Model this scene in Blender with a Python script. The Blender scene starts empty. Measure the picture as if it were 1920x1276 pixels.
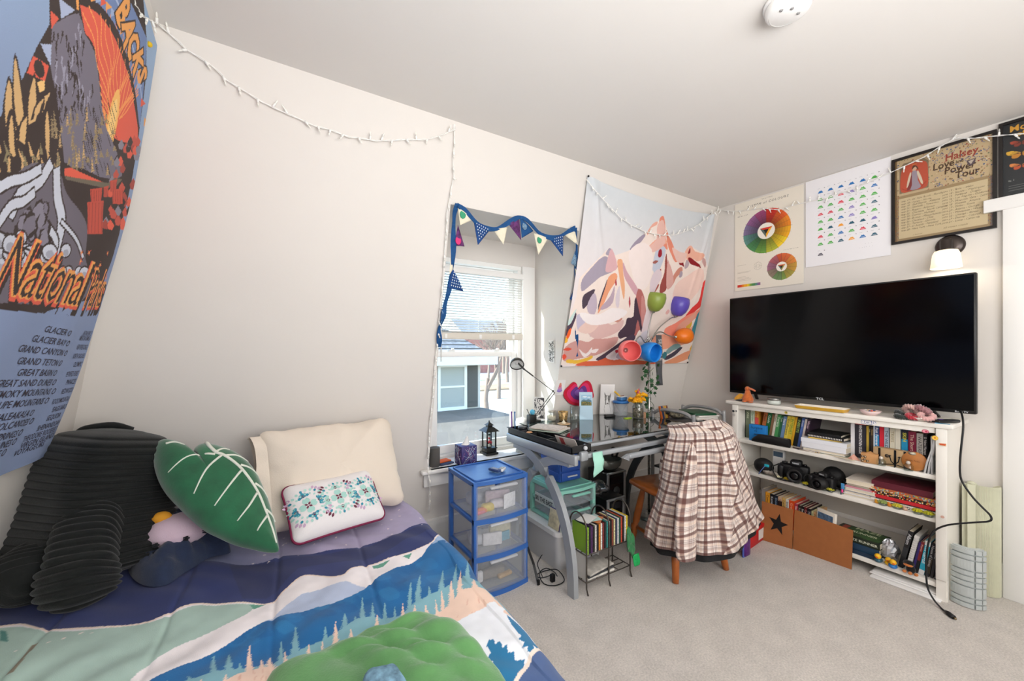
import bpy, bmesh, math, random
import numpy as np
from mathutils import Vector, Matrix, Euler
random.seed(7); RNG = np.random.RandomState(7)
SC = bpy.context.scene; COL = SC.collection; PI = math.pi

# ------------------------------------------------------------------ camera, light, exposure
FPX, CX, HY, YAW, EYE = 745.5, 958.0, 654.3, math.radians(32.03), 1.30
cam_d = bpy.data.cameras.new('camera'); cam = bpy.data.objects.new('camera', cam_d); COL.objects.link(cam)
cam_d.sensor_width = 36.0; cam_d.lens = 36.0 * FPX / 1920; cam_d.shift_x = (960 - CX) / 1920; cam_d.shift_y = (HY - 638) / 1920
cam_d.clip_start = 0.02; cam_d.clip_end = 300
cam.location = (0, 0, EYE); cam.rotation_euler = (PI / 2, 0, -YAW)
SC.camera = cam
SC.view_settings.view_transform = 'Standard'; SC.view_settings.look = 'None'
SC.view_settings.gamma = 1; SC.view_settings.use_curve_mapping = False; SC.view_settings.exposure = 0.07
SC.cycles.max_bounces = 8; SC.cycles.diffuse_bounces = 5; SC.cycles.glossy_bounces = 4
SC.cycles.transmission_bounces = 8; SC.cycles.transparent_max_bounces = 24
SC.cycles.caustics_reflective = False; SC.cycles.caustics_refractive = False
SC.cycles.sample_clamp_indirect = 4.0
W = bpy.data.worlds.new('world'); SC.world = W; W.use_nodes = True
bgn = W.node_tree.nodes['Background']; skyn = W.node_tree.nodes.new('ShaderNodeTexSky')
skyn.sky_type = 'NISHITA'; skyn.sun_disc = False; skyn.sun_elevation = math.radians(38); skyn.sun_rotation = math.radians(-70)
W.node_tree.links.new(skyn.outputs[0], bgn.inputs[0]); bgn.inputs[1].default_value = 0.85

def light(name, kind, loc, energy, color=(1, 1, 1), size=None, sizey=None, direction=None, angle=None, radius=None):
    d = bpy.data.lights.new(name, kind); d.energy = energy; d.color = color
    if kind == 'AREA':
        d.shape = 'RECTANGLE'; d.size = size; d.size_y = sizey or size
    if angle is not None: d.angle = angle
    if radius is not None: d.shadow_soft_size = radius
    o = bpy.data.objects.new(name, d); COL.objects.link(o); o.location = loc
    if direction is not None: o.rotation_euler = Vector(direction).to_track_quat('-Z', 'Y').to_euler()
    return o
light('sun', 'SUN', (0, 6, 6), 9.0, (1.0, 0.95, 0.87), direction=(1.0, -0.52, -0.80), angle=math.radians(0.6))
light('bounced_flash', 'AREA', (0.35, -0.65, 1.6), 48, (1.0, 0.985, 0.965), 0.9, 0.9, direction=(0.25, 0.35, 1.0))
light('rear_fill_light', 'AREA', (1.3, -1.35, 1.5), 42, (0.97, 0.98, 1.0), 1.9, 1.3, direction=(0.05, 1.0, -0.05))  # added fill panel behind the camera; the rear wall has no window

# ------------------------------------------------------------------ pixel rays (photograph's frame) onto real planes
FW = np.array([math.sin(YAW), math.cos(YAW), 0]); RT = np.array([math.cos(YAW), -math.sin(YAW), 0]); EY = np.array([0, 0, EYE])
def ray(u, v): return FW + RT * (u - CX) / FPX + np.array([0, 0, (HY - v) / FPX])
def atZ(u, v, z): d = ray(u, v); return EY + d * (z - EYE) / d[2]
def atX(u, v, x): d = ray(u, v); return EY + d * x / d[0]
def atY(u, v, y): d = ray(u, v); return EY + d * y / d[1]
# the room
XR, CEIL, YT, SB, XL, SL = 3.309, 2.50, 1.930, 0.2249, -0.328, 0.205
def yback(z): return YT + SB * (CEIL - z)
def xleft(z): return XL - SL * (CEIL - z)
def atB(u, v, off=0): d = ray(u, v); t = (YT + SB * (CEIL - EYE) - off) / (d[1] + SB * d[2]); return EY + d * t
def atL(u, v, off=0): d = ray(u, v); t = (XL - SL * (CEIL - EYE) + off) / (d[0] - SL * d[2]); return EY + d * t

# ------------------------------------------------------------------ colour and materials
def lin(c):
    if isinstance(c, str):
        c = c.lstrip('#'); c = [int(c[i:i + 2], 16) / 255 for i in (0, 2, 4)]
    return tuple(x / 12.92 if x <= 0.04045 else ((x + 0.055) / 1.055) ** 2.4 for x in c[:3])
MATS = {}
def mat(name, col, rough=0.55, metal=0.0, noise=0.0, nscale=40.0, bump=0.0, bscale=200.0, trans=0.0, ior=1.45, emit=None, estr=0.0, sheen=0.0, coat=0.0, alpha=1.0, sss=0.0, spec=0.5):
    if name in MATS: return MATS[name]
    m = bpy.data.materials.new(name); m.use_nodes = True; MATS[name] = m
    nt = m.node_tree; b = nt.nodes['Principled BSDF']; N = nt.nodes.new; L = nt.links.new
    c = lin(col); b.inputs['Base Color'].default_value = (*c, 1)
    b.inputs['Roughness'].default_value = rough; b.inputs['Metallic'].default_value = metal
    b.inputs['Transmission Weight'].default_value = trans; b.inputs['IOR'].default_value = ior
    b.inputs['Specular IOR Level'].default_value = spec
    b.inputs['Sheen Weight'].default_value = sheen; b.inputs['Coat Weight'].default_value = coat; b.inputs['Alpha'].default_value = alpha
    if emit: b.inputs['Emission Color'].default_value = (*lin(emit), 1); b.inputs['Emission Strength'].default_value = estr
    tc = N('ShaderNodeTexCoord')
    if noise or bump:
        if noise:
            n = N('ShaderNodeTexNoise'); n.inputs['Scale'].default_value = nscale; n.inputs['Detail'].default_value = 4
            L(tc.outputs['Object'], n.inputs['Vector'])
            r = N('ShaderNodeValToRGB'); L(n.outputs['Fac'], r.inputs['Fac'])
            lo = tuple(max(0, x * (1 - noise)) for x in c); hi = tuple(min(1, x * (1 + noise)) for x in c)
            r.color_ramp.elements[0].position = 0.3; r.color_ramp.elements[0].color = (*lo, 1)
            r.color_ramp.elements[1].position = 0.7; r.color_ramp.elements[1].color = (*hi, 1)
            L(r.outputs['Color'], b.inputs['Base Color'])
        if bump:
            n2 = N('ShaderNodeTexNoise'); n2.inputs['Scale'].default_value = bscale; n2.inputs['Detail'].default_value = 3
            L(tc.outputs['Object'], n2.inputs['Vector'])
            bp = N('ShaderNodeBump'); bp.inputs['Strength'].default_value = bump; bp.inputs['Distance'].default_value = 0.004
            L(n2.outputs['Fac'], bp.inputs['Height']); L(bp.outputs['Normal'], b.inputs['Normal'])
    else:
        n = N('ShaderNodeTexNoise'); n.inputs['Scale'].default_value = 30; L(tc.outputs['Object'], n.inputs['Vector'])
        mr = N('ShaderNodeMapRange'); mr.inputs['To Min'].default_value = max(0, rough - 0.04); mr.inputs['To Max'].default_value = min(1, rough + 0.04)
        L(n.outputs['Fac'], mr.inputs['Value']); L(mr.outputs['Result'], b.inputs['Roughness'])
    return m
def print_mat(name, rough=0.7, bump=0.0, bscale=300.0, sheen=0.0, spec=0.3):
    """a printed surface: its colours are stored on the mesh (attribute 'print')"""
    if name in MATS: return MATS[name]
    m = mat(name, '#ffffff', rough, bump=bump, bscale=bscale, sheen=sheen, spec=spec)
    a = m.node_tree.nodes.new('ShaderNodeAttribute'); a.attribute_name = 'print'
    m.node_tree.links.new(a.outputs['Color'], m.node_tree.nodes['Principled BSDF'].inputs['Base Color'])
    return m
WHITE = mat('white_paint', '#f1efea', 0.45, noise=0.01, nscale=3)
def glass(name, tint='#f4faf8', a=0.12, rough=0.02):
    """clear pane: mostly passes light, with a real surface reflection"""
    if name in MATS: return MATS[name]
    m = bpy.data.materials.new(name); m.use_nodes = True; MATS[name] = m; nt = m.node_tree; nt.nodes.clear(); N = nt.nodes.new; L = nt.links.new
    o = N('ShaderNodeOutputMaterial'); mx = N('ShaderNodeMixShader'); t = N('ShaderNodeBsdfTransparent'); g = N('ShaderNodeBsdfGlossy'); fr = N('ShaderNodeLayerWeight'); fr.inputs['Blend'].default_value = .5; pw = N('ShaderNodeMath'); pw.operation = 'POWER'; pw.inputs[1].default_value = 4.0; L(fr.outputs['Facing'], pw.inputs[0])
    t.inputs[0].default_value = (*lin(tint), 1); g.inputs['Roughness'].default_value = rough
    ad = N('ShaderNodeMath'); ad.operation = 'MULTIPLY_ADD'; ad.inputs[1].default_value = .8; ad.inputs[2].default_value = a * 0.3; ad.use_clamp = True
    L(pw.outputs[0], ad.inputs[0]); L(ad.outputs[0], mx.inputs[0]); L(t.outputs[0], mx.inputs[1]); L(g.outputs[0], mx.inputs[2]); L(mx.outputs[0], o.inputs[0])
    return m
def plastic_clear(name, col='#e8ecef', mixv=0.35, rough=0.35):
    """cloudy translucent plastic: part diffuse, part see-through"""
    if name in MATS: return MATS[name]
    m = bpy.data.materials.new(name); m.use_nodes = True; MATS[name] = m; nt = m.node_tree; b = nt.nodes['Principled BSDF']; N = nt.nodes.new; L = nt.links.new
    b.inputs['Base Color'].default_value = (*lin(col), 1); b.inputs['Roughness'].default_value = rough
    o = nt.nodes['Material Output']; mx = N('ShaderNodeMixShader'); t = N('ShaderNodeBsdfTransparent'); t.inputs[0].default_value = (*lin('#f6f8fa'), 1)
    mx.inputs[0].default_value = mixv; L(t.outputs[0], mx.inputs[1]); L(b.outputs[0], mx.inputs[2]); L(mx.outputs[0], o.inputs[0])
    return m

# ------------------------------------------------------------------ objects
def tag(o, label=None, cat=None, group=None, kind=None):
    if label: o['label'] = label
    if cat: o['category'] = cat
    if group: o['group'] = group
    if kind: o['kind'] = kind
    return o
def thing(name, label, cat, loc=(0, 0, 0), rz=0.0, group=None, rot=None):
    o = bpy.data.objects.new(name, None); COL.objects.link(o); o.empty_display_size = 0.05
    o.location = loc; o.rotation_euler = rot if rot else (0, 0, rz)
    return tag(o, label, cat, group)
def copy_thing(src, name=None, label=None, loc=None, rot=None):
    c = src.copy(); COL.objects.link(c)
    if loc is not None: c.location = loc
    if rot is not None: c.rotation_euler = rot
    if label: c['label'] = label
    for ch in list(src.children):
        k = ch.copy(); COL.objects.link(k); k.parent = c
        for g in list(ch.children):
            q = g.copy(); COL.objects.link(q); q.parent = k
    return c

_txt = {}
def text_geo(s, size=1.0, bold=0.0, shear=0.0, align='LEFT', wide=1.0, space=1.0):
    key = (s, bold, shear, align, space)
    if key not in _txt:
        c = bpy.data.curves.new('lettering', 'FONT'); c.body = s; c.size = 1.0; c.offset = bold; c.shear = shear; c.align_x = align
        c.resolution_u = 2; c.space_character = space; c.fill_mode = 'FRONT'
        o = bpy.data.objects.new('lettering', c); me = o.to_mesh()
        me.calc_loop_triangles()
        v = np.array([(x.co.x, x.co.y) for x in me.vertices]) if len(me.vertices) else np.zeros((0, 2))
        t = [tuple(x.vertices) for x in me.loop_triangles]
        o.to_mesh_clear(); bpy.data.objects.remove(o); bpy.data.curves.remove(c)
        _txt[key] = (v, t)
    v, t = _txt[key]
    return (v * np.array([size * wide, size]) if len(v) else v), t

_boxc = {}
def rbox_geo(size, r, seg=2):
    key = (tuple(round(x, 4) for x in size), round(r, 4), seg)
    if key not in _boxc:
        bm = bmesh.new(); bmesh.ops.create_cube(bm, size=1.0)
        for v in bm.verts: v.co = Vector((v.co.x * size[0], v.co.y * size[1], v.co.z * size[2]))
        r = min(r, min(size) * 0.49)
        bmesh.ops.bevel(bm, geom=bm.edges[:], offset=r, segments=seg, profile=0.5, affect='EDGES')
        bm.verts.ensure_lookup_table(); bm.verts.index_update()
        _boxc[key] = ([tuple(v.co) for v in bm.verts], [tuple(v.index for v in f.verts) for f in bm.faces]); bm.free()
    return _boxc[key]

class MB:
    """collects geometry and links it as ONE mesh object"""
    def __init__(s): s.v = []; s.f = []; s.m = []; s.sm = []; s.mats = []; s.M = None
    def mi(s, m):
        if m not in s.mats: s.mats.append(m)
        return s.mats.index(m)
    def add(s, verts, faces, m, smooth=False, M=None):
        n = len(s.v)
        if M is not None: verts = [M @ Vector(v) for v in verts]
        if s.M is not None: verts = [s.M @ Vector(v) for v in verts]
        s.v.extend([tuple(float(c) for c in v) for v in verts]); k = s.mi(m)
        for f in faces: s.f.append(tuple(i + n for i in f)); s.m.append(k); s.sm.append(smooth)
        return s
    def box(s, c, size, m, M=None, rz=0.0):
        x, y, z = [d / 2 for d in size]
        vs = [(-x, -y, -z), (x, -y, -z), (x, y, -z), (-x, y, -z), (-x, -y, z), (x, -y, z), (x, y, z), (-x, y, z)]
        T = Matrix.Translation(c) @ Matrix.Rotation(rz, 4, 'Z')
        if M is not None: T = M @ T
        return s.add(vs, [(0, 3, 2, 1), (4, 5, 6, 7), (0, 1, 5, 4), (1, 2, 6, 5), (2, 3, 7, 6), (3, 0, 4, 7)], m, False, T)
    def bb(s, a, b, m, M=None):
        return s.box([(p + q) / 2 for p, q in zip(a, b)], [abs(q - p) for p, q in zip(a, b)], m, M)
    def rbox(s, c, size, m, r=0.005, M=None, rz=0.0, seg=2, smooth=True):
        v, f = rbox_geo(size, r, seg); T = Matrix.Translation(c) @ Matrix.Rotation(rz, 4, 'Z')
        if M is not None: T = M @ T
        return s.add(v, f, m, smooth, T)
    def tube(s, pts, r, m, seg=8, cap=True, closed=False, M=None):
        P = [Vector(p) for p in pts]; n = len(P); rr = r if hasattr(r, '__len__') else [r] * n
        vs = []; fs = []; up = None
        for i, p in enumerate(P):
            if closed: t = P[(i + 1) % n] - P[i - 1]
            else: t = P[min(i + 1, n - 1)] - P[max(i - 1, 0)]
            if t.length < 1e-9: t = Vector((0, 0, 1))
            t.normalize()
            if up is None:
                up = Vector((0, 0, 1)) if abs(t.z) < 0.9 else Vector((1, 0, 0))
            a = up - t * up.dot(t)
            if a.length < 1e-6: a = t.orthogonal()
            a.normalize(); b = t.cross(a); up = a
            for k in range(seg):
                w = 2 * PI * k / seg; vs.append(p + (a * math.cos(w) + b * math.sin(w)) * rr[i])
        nn = n if closed else n - 1
        for i in range(nn):
            for k in range(seg):
                j = (i + 1) % n; fs.append((i * seg + k, i * seg + (k + 1) % seg, j * seg + (k + 1) % seg, j * seg + k))
        if cap and not closed:
            fs.append(tuple(range(seg))[::-1]); fs.append(tuple((n - 1) * seg + k for k in range(seg)))
        return s.add(vs, fs, m, True, M)
    def strip(s, pts, w, th, m, side=(0, 0, 1), M=None):
        """flat bar of width w along side direction and thickness th following pts"""
        P = [Vector(p) for p in pts]; n = len(P); vs = []; fs = []
        for i, p in enumerate(P):
            t = (P[min(i + 1, n - 1)] - P[max(i - 1, 0)]).normalized()
            sd = Vector(side(i) if callable(side) else side); sd = (sd - t * sd.dot(t)).normalized(); nn = t.cross(sd)
            ww = w[i] if hasattr(w, '__len__') else w
            for a, b in ((-1, -1), (1, -1), (1, 1), (-1, 1)): vs.append(p + sd * (a * ww / 2) + nn * (b * th / 2))
        for i in range(n - 1):
            for k in range(4): fs.append((i * 4 + k, i * 4 + (k + 1) % 4, (i + 1) * 4 + (k + 1) % 4, (i + 1) * 4 + k))
        fs.append((3, 2, 1, 0)); fs.append(tuple((n - 1) * 4 + k for k in range(4)))
        return s.add(vs, fs, m, False, M)
    def lathe(s, prof, m, seg=24, c=(0, 0, 0), M=None, smooth=True, sx=1.0, sy=1.0):
        vs = []; fs = []; n = len(prof)
        for (r, z) in prof:
            for k in range(seg):
                w = 2 * PI * k / seg; vs.append((c[0] + r * math.cos(w) * sx, c[1] + r * math.sin(w) * sy, c[2] + z))
        for i in range(n - 1):
            for k in range(seg): fs.append((i * seg + k, i * seg + (k + 1) % seg, (i + 1) * seg + (k + 1) % seg, (i + 1) * seg + k))
        if prof[0][0] > 1e-5: fs.append(tuple(range(seg))[::-1])
        if prof[-1][0] > 1e-5: fs.append(tuple((n - 1) * seg + k for k in range(seg)))
        return s.add(vs, fs, m, smooth, M)
    def ball(s, c, r, m, seg=14, M=None):
        rx, ry, rz = r if hasattr(r, '__len__') else (r, r, r)
        prof = [(max(1e-4, math.sin(PI * i / (seg // 2 + 1))), -math.cos(PI * i / (seg // 2 + 1))) for i in range(seg // 2 + 2)]
        vs = []; fs = []
        for (q, z) in prof:
            for k in range(seg):
                w = 2 * PI * k / seg; vs.append((c[0] + q * math.cos(w) * rx, c[1] + q * math.sin(w) * ry, c[2] + z * rz))
        for i in range(len(prof) - 1):
            for k in range(seg): fs.append((i * seg + k, i * seg + (k + 1) % seg, (i + 1) * seg + (k + 1) % seg, (i + 1) * seg + k))
        return s.add(vs, fs, m, True, M)
    def prism(s, poly, d, m, M=None, smooth=False):
        """polygon in local xy, thickness d along z (0..d)"""
        n = len(poly); vs = [(x, y, 0) for x, y in poly] + [(x, y, d) for x, y in poly]
        fs = [tuple(range(n))[::-1], tuple(range(n, 2 * n))] + [(i, (i + 1) % n, n + (i + 1) % n, n + i) for i in range(n)]
        return s.add(vs, fs, m, smooth, M)
    def grid(s, P, m, smooth=True, closed=False):
        """P[i][j] points"""
        a = len(P); b = len(P[0]); vs = [p for row in P for p in row]; fs = []
        for i in range(a - 1):
            for j in range(b if closed else b - 1):
                k = (j + 1) % b; fs.append((i * b + j, i * b + k, (i + 1) * b + k, (i + 1) * b + j))
        return s.add(vs, fs, m, smooth)
    def text(s, st, size, m, M=None, fn=None, bold=0.0, shear=0.0, align='LEFT', wide=1.0, space=1.0):
        v, t = text_geo(st, size, bold, shear, align, wide, space)
        if fn is not None: vs = [fn(x, y) for x, y in v]
        else: vs = [(x, y, 0) for x, y in v]
        return s.add(vs, t, m, False, M)
    def build(s, name, parent=None, loc=None, label=None, cat=None, group=None, kind=None, autos=None):
        me = bpy.data.meshes.new(name); me.from_pydata(s.v, [], s.f)
        for m in s.mats: me.materials.append(m)
        me.polygons.foreach_set('material_index', s.m); me.polygons.foreach_set('use_smooth', s.sm); me.update()
        o = bpy.data.objects.new(name, me); COL.objects.link(o)
        if parent: o.parent = parent
        if loc is not None: o.location = loc
        return tag(o, label, cat, group, kind)
def recentre(o):
    """moves a one-mesh thing's origin to the middle of its base"""
    me = o.data; n = len(me.vertices); a = np.empty(n * 3, 'f'); me.vertices.foreach_get('co', a); a = a.reshape(-1, 3)
    c = np.array([(a[:, 0].min() + a[:, 0].max()) / 2, (a[:, 1].min() + a[:, 1].max()) / 2, a[:, 2].min()])
    me.vertices.foreach_set('co', (a - c).ravel().astype('f')); me.update(); o.location = Vector(o.location) + Vector(c); return o

def frame_M(o, x, y):
    """matrix with local x, y along the given directions and origin o"""
    x = Vector(x).normalized(); y = Vector(y); y = (y - x * y.dot(x)).normalized(); z = x.cross(y)
    return Matrix(((x.x, y.x, z.x, o[0]), (x.y, y.y, z.y, o[1]), (x.z, y.z, z.z, o[2]), (0, 0, 0, 1)))

# ------------------------------------------------------------------ printed designs: flat colour areas painted in metres, stored on the mesh
def vnoise(h, w, cells, seed=0):
    r = np.random.RandomState(seed); ch, cw = max(2, int(cells * h / w) + 2), cells + 2
    g = r.rand(ch, cw); ys = np.linspace(0, ch - 1.001, h); xs = np.linspace(0, cw - 1.001, w)
    yi = ys.astype(int); xi = xs.astype(int); fy = (ys - yi)[:, None]; fx = (xs - xi)[None, :]
    fy = fy * fy * (3 - 2 * fy); fx = fx * fx * (3 - 2 * fx)
    a = g[yi][:, xi]; b = g[yi][:, xi + 1]; c = g[yi + 1][:, xi]; d = g[yi + 1][:, xi + 1]
    return (a * (1 - fx) + b * fx) * (1 - fy) + (c * (1 - fx) + d * fx) * fy
class Canvas:
    """u to the right, v up, both in metres from the lower left corner"""
    def __init__(s, w, h, res, bg='#ffffff'):
        s.w, s.h, s.res = w, h, res; s.nx = int(round(w / res)) + 1; s.ny = int(round(h / res)) + 1
        s.a = np.empty((s.ny, s.nx, 3)); s.a[:] = lin(bg)
        s.U = np.linspace(0, w, s.nx); s.V = np.linspace(0, h, s.ny)
    def mask(s, pts):
        p = np.array(pts, float); u0, v0 = p.min(0); u1, v1 = p.max(0)
        i0 = max(0, int(np.searchsorted(s.U, u0)) - 1); i1 = min(s.nx, int(np.searchsorted(s.U, u1)) + 1)
        j0 = max(0, int(np.searchsorted(s.V, v0)) - 1); j1 = min(s.ny, int(np.searchsorted(s.V, v1)) + 1)
        if i1 <= i0 or j1 <= j0: return None
        U = s.U[i0:i1][None, :]; V = s.V[j0:j1][:, None]; m = np.zeros((j1 - j0, i1 - i0), bool); n = len(p)
        for i in range(n):
            x0, y0 = p[i]; x1, y1 = p[(i + 1) % n]
            if y0 == y1: continue
            c = ((V > y0) != (V > y1)) & (U < (x1 - x0) * (V - y0) / (y1 - y0) + x0); m ^= c
        return slice(j0, j1), slice(i0, i1), m
    def poly(s, pts, col, alpha=1.0, tex=0.0):
        r = s.mask(pts)
        if r is None: return s
        a, b, m = r; c = np.array(lin(col)); reg = s.a[a, b]
        if tex:
            n = vnoise(s.ny, s.nx, 40, 3)[a, b][..., None]; cc = c * (1 + tex * (n * 2 - 1)); reg[m] = (reg * (1 - alpha) + cc * alpha)[m]
        else: reg[m] = reg[m] * (1 - alpha) + c * alpha
        return s
    def line(s, pts, w, col, alpha=1.0):
        p = np.array(pts, float)
        for i in range(len(p) - 1):
            d = p[i + 1] - p[i]; L = math.hypot(*d)
            if L < 1e-9: continue
            n = np.array([-d[1], d[0]]) / L; t = d / L; ww = w[i] if hasattr(w, '__len__') else w; e = t * ww * 0.3
            s.poly([p[i] + n * ww / 2 - e, p[i + 1] + n * ww / 2 + e, p[i + 1] - n * ww / 2 + e, p[i] - n * ww / 2 - e], col, alpha)
        return s
    def disc(s, c, r, col, ry=None, a0=0, a1=360, alpha=1.0, n=28, rot=0.0):
        ry = ry or r; pts = [] if a1 - a0 >= 360 else [c]; cr, sr = math.cos(rot), math.sin(rot)
        for k in range(n + 1):
            w = math.radians(a0 + (a1 - a0) * k / n); x = r * math.cos(w); y = ry * math.sin(w); pts.append((c[0] + x * cr - y * sr, c[1] + x * sr + y * cr))
        return s.poly(pts, col, alpha)
    def rect(s, u0, v0, u1, v1, col, alpha=1.0): return s.poly([(u0, v0), (u1, v0), (u1, v1), (u0, v1)], col, alpha)
    def text(s, st, u, v, size, col, ang=0.0, **k):
        vv, t = text_geo(st, size, **k); c, sn = math.cos(ang), math.sin(ang)
        for f in t: s.poly([(u + vv[i][0] * c - vv[i][1] * sn, v + vv[i][0] * sn + vv[i][1] * c) for i in f], col)
        return s
    def mottle(s, amt, cells, seed=1):
        n = vnoise(s.ny, s.nx, cells, seed) * 0.6 + vnoise(s.ny, s.nx, cells * 3, seed + 1) * 0.4
        s.a *= (1 + amt * (n * 2 - 1))[..., None]; return s
    def mesh(s, name, fn, m, parent=None, **kw):
        """fn(U, V) arrays -> X, Y, Z arrays"""
        U, V = np.meshgrid(s.U, s.V); X, Y, Z = fn(U, V); co = np.stack([X + 0 * U, Y + 0 * U, Z + 0 * U], -1).reshape(-1, 3).astype('f')
        nx, ny = s.nx, s.ny; idx = np.arange(nx * ny).reshape(ny, nx)
        q = np.stack([idx[:-1, :-1], idx[:-1, 1:], idx[1:, 1:], idx[1:, :-1]], -1).reshape(-1, 4).astype('i')
        me = bpy.data.meshes.new(name); me.vertices.add(len(co)); me.vertices.foreach_set('co', co.ravel())
        me.loops.add(q.size); me.loops.foreach_set('vertex_index', q.ravel()); me.polygons.add(len(q))
        me.polygons.foreach_set('loop_start', np.arange(0, q.size, 4, dtype='i')); me.polygons.foreach_set('loop_total', np.full(len(q), 4, 'i'))
        me.polygons.foreach_set('use_smooth', np.ones(len(q), bool)); me.update(calc_edges=True); me.materials.append(m)
        at = me.color_attributes.new('print', 'FLOAT_COLOR', 'POINT')
        rgba = np.ones((len(co), 4), 'f'); rgba[:, :3] = np.clip(s.a, 0, 1).reshape(-1, 3); at.data.foreach_set('color', rgba.ravel())
        o = bpy.data.objects.new(name, me); COL.objects.link(o)
        if parent: o.parent = parent
        return tag(o, **kw)
def smooth_path(pts, n=6, closed=False):
    """Catmull-Rom through pts"""
    P = [np.array(p, float) for p in pts]; out = []; N = len(P)
    rng = range(N if closed else N - 1)
    for i in rng:
        p0 = P[(i - 1) % N] if closed or i > 0 else 2 * P[0] - P[1]; p1 = P[i]; p2 = P[(i + 1) % N]
        p3 = P[(i + 2) % N] if closed or i + 2 < N else 2 * P[-1] - P[-2]
        for k in range(n):
            t = k / n; out.append(tuple(0.5 * ((2 * p1) + (-p0 + p2) * t + (2 * p0 - 5 * p1 + 4 * p2 - p3) * t * t + (-p0 + 3 * p1 - 3 * p2 + p3) * t ** 3)))
    if not closed: out.append(tuple(P[-1]))
    return out
# ================================================================== THE SETTING
wallm = mat('wall_paint', '#ded9d3', 0.7, noise=0.012, nscale=2.5, bump=0.05, bscale=60, spec=0.3)
ceilm = mat('ceiling_paint', '#e3e0dc', 0.75, noise=0.01, nscale=2, bump=0.04, bscale=50, spec=0.3)
trimm = mat('trim_paint', '#f0efec', 0.4, noise=0.008, nscale=4)
carpet = mat('carpet', '#d2cbc3', 0.95, noise=0.16, nscale=130, bump=1.0, bscale=420, sheen=0.2, spec=0.1)
if True:   # carpet: fine fleck, a coarser crush pattern and worn patches
    nt = carpet.node_tree; b = nt.nodes['Principled BSDF']; src = b.inputs['Base Color'].links[0].from_socket
    N = nt.nodes.new; L = nt.links.new; tc = N('ShaderNodeTexCoord')
    n2 = N('ShaderNodeTexNoise'); n2.inputs['Scale'].default_value = 9; n2.inputs['Detail'].default_value = 6; L(tc.outputs['Object'], n2.inputs['Vector'])
    r2 = N('ShaderNodeMapRange'); r2.inputs['From Min'].default_value = 0.35; r2.inputs['From Max'].default_value = 0.65; r2.inputs['To Min'].default_value = 0.94; r2.inputs['To Max'].default_value = 1.06
    L(n2.outputs['Fac'], r2.inputs['Value'])
    mm = N('ShaderNodeVectorMath'); mm.operation = 'SCALE'; L(src, mm.inputs[0]); L(r2.outputs['Result'], mm.inputs['Scale']); L(mm.outputs[0], b.inputs['Base Color'])
YF = -1.7; OX0, OX1, OZ0, OZ1, YW = 0.875, 1.805, 0.545, 2.094, 2.53
fl = MB(); fl.bb((-1.1, YF - .1, -0.1), (XR + .1, 2.75, 0.0), carpet); fl.build('floor', kind='structure')
ce = MB(); ce.bb((-1.1, YF - .1, CEIL), (XR + .1, 2.75, CEIL + 0.1), ceilm); ce.build('ceiling', kind='structure')
wb = MB()
def bq(x0, x1, z0, z1):
    wb.add([(x0, yback(z0), z0), (x1, yback(z0), z0), (x1, yback(z1), z1), (x0, yback(z1), z1), (x0, yback(z0) + .03, z0), (x1, yback(z0) + .03, z0), (x1, yback(z1) + .03, z1), (x0, yback(z1) + .03, z1)],
           [(0, 1, 2, 3), (7, 6, 5, 4)], wallm)
bq(-1.1, OX0, 0, CEIL); bq(OX1, XR + .05, 0, CEIL); bq(OX0, OX1, 0, OZ0); bq(OX0, OX1, OZ1, CEIL)
# returns of the dormer recess, its ceiling and the wall round the window
for x, s in ((OX0, -1), (OX1, 1)):
    wb.add([(x, yback(OZ0) + .0, OZ0), (x, YW + .1, OZ0), (x, YW + .1, OZ1), (x, yback(OZ1), OZ1), (x + s * .03, yback(OZ0) + .03, OZ0), (x + s * .03, YW + .1, OZ0), (x + s * .03, YW + .1, OZ1), (x + s * .03, yback(OZ1) + .03, OZ1)],
           [(0, 1, 2, 3), (7, 6, 5, 4), (0, 4, 5, 1), (2, 6, 7, 3), (1, 5, 6, 2), (3, 7, 4, 0)], wallm)
wb.bb((OX0 - .03, yback(OZ1) + .001, OZ1), (OX1 + .03, YW + .12, OZ1 + .03), wallm)
WX0, WX1, WZ0, WZ1 = 0.935, 1.68, 0.57, 1.93
wb.bb((OX0, YW, WZ1), (OX1, YW + .1, OZ1), wallm); wb.bb((WX1, YW, OZ0), (OX1, YW + .1, WZ1), wallm)
wb.bb((OX0, YW, 0.40), (OX1, YW + .1, WZ0), wallm); wb.bb((OX0, YW, WZ0), (WX0, YW + .1, WZ1), trimm)
wb.build('wall_back', kind='structure')
wl = MB()
wl.add([(xleft(0), YF, 0), (xleft(0), 2.75, 0), (xleft(CEIL), 2.75, CEIL), (xleft(CEIL), YF, CEIL), (xleft(0) - .05, YF, 0), (xleft(0) - .05, 2.75, 0), (xleft(CEIL) - .05, 2.75, CEIL), (xleft(CEIL) - .05, YF, CEIL)],
       [(3, 2, 1, 0), (4, 5, 6, 7), (0, 1, 5, 4), (2, 3, 7, 6), (0, 4, 7, 3), (1, 2, 6, 5)], wallm)
wl.build('wall_left', kind='structure')
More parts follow.
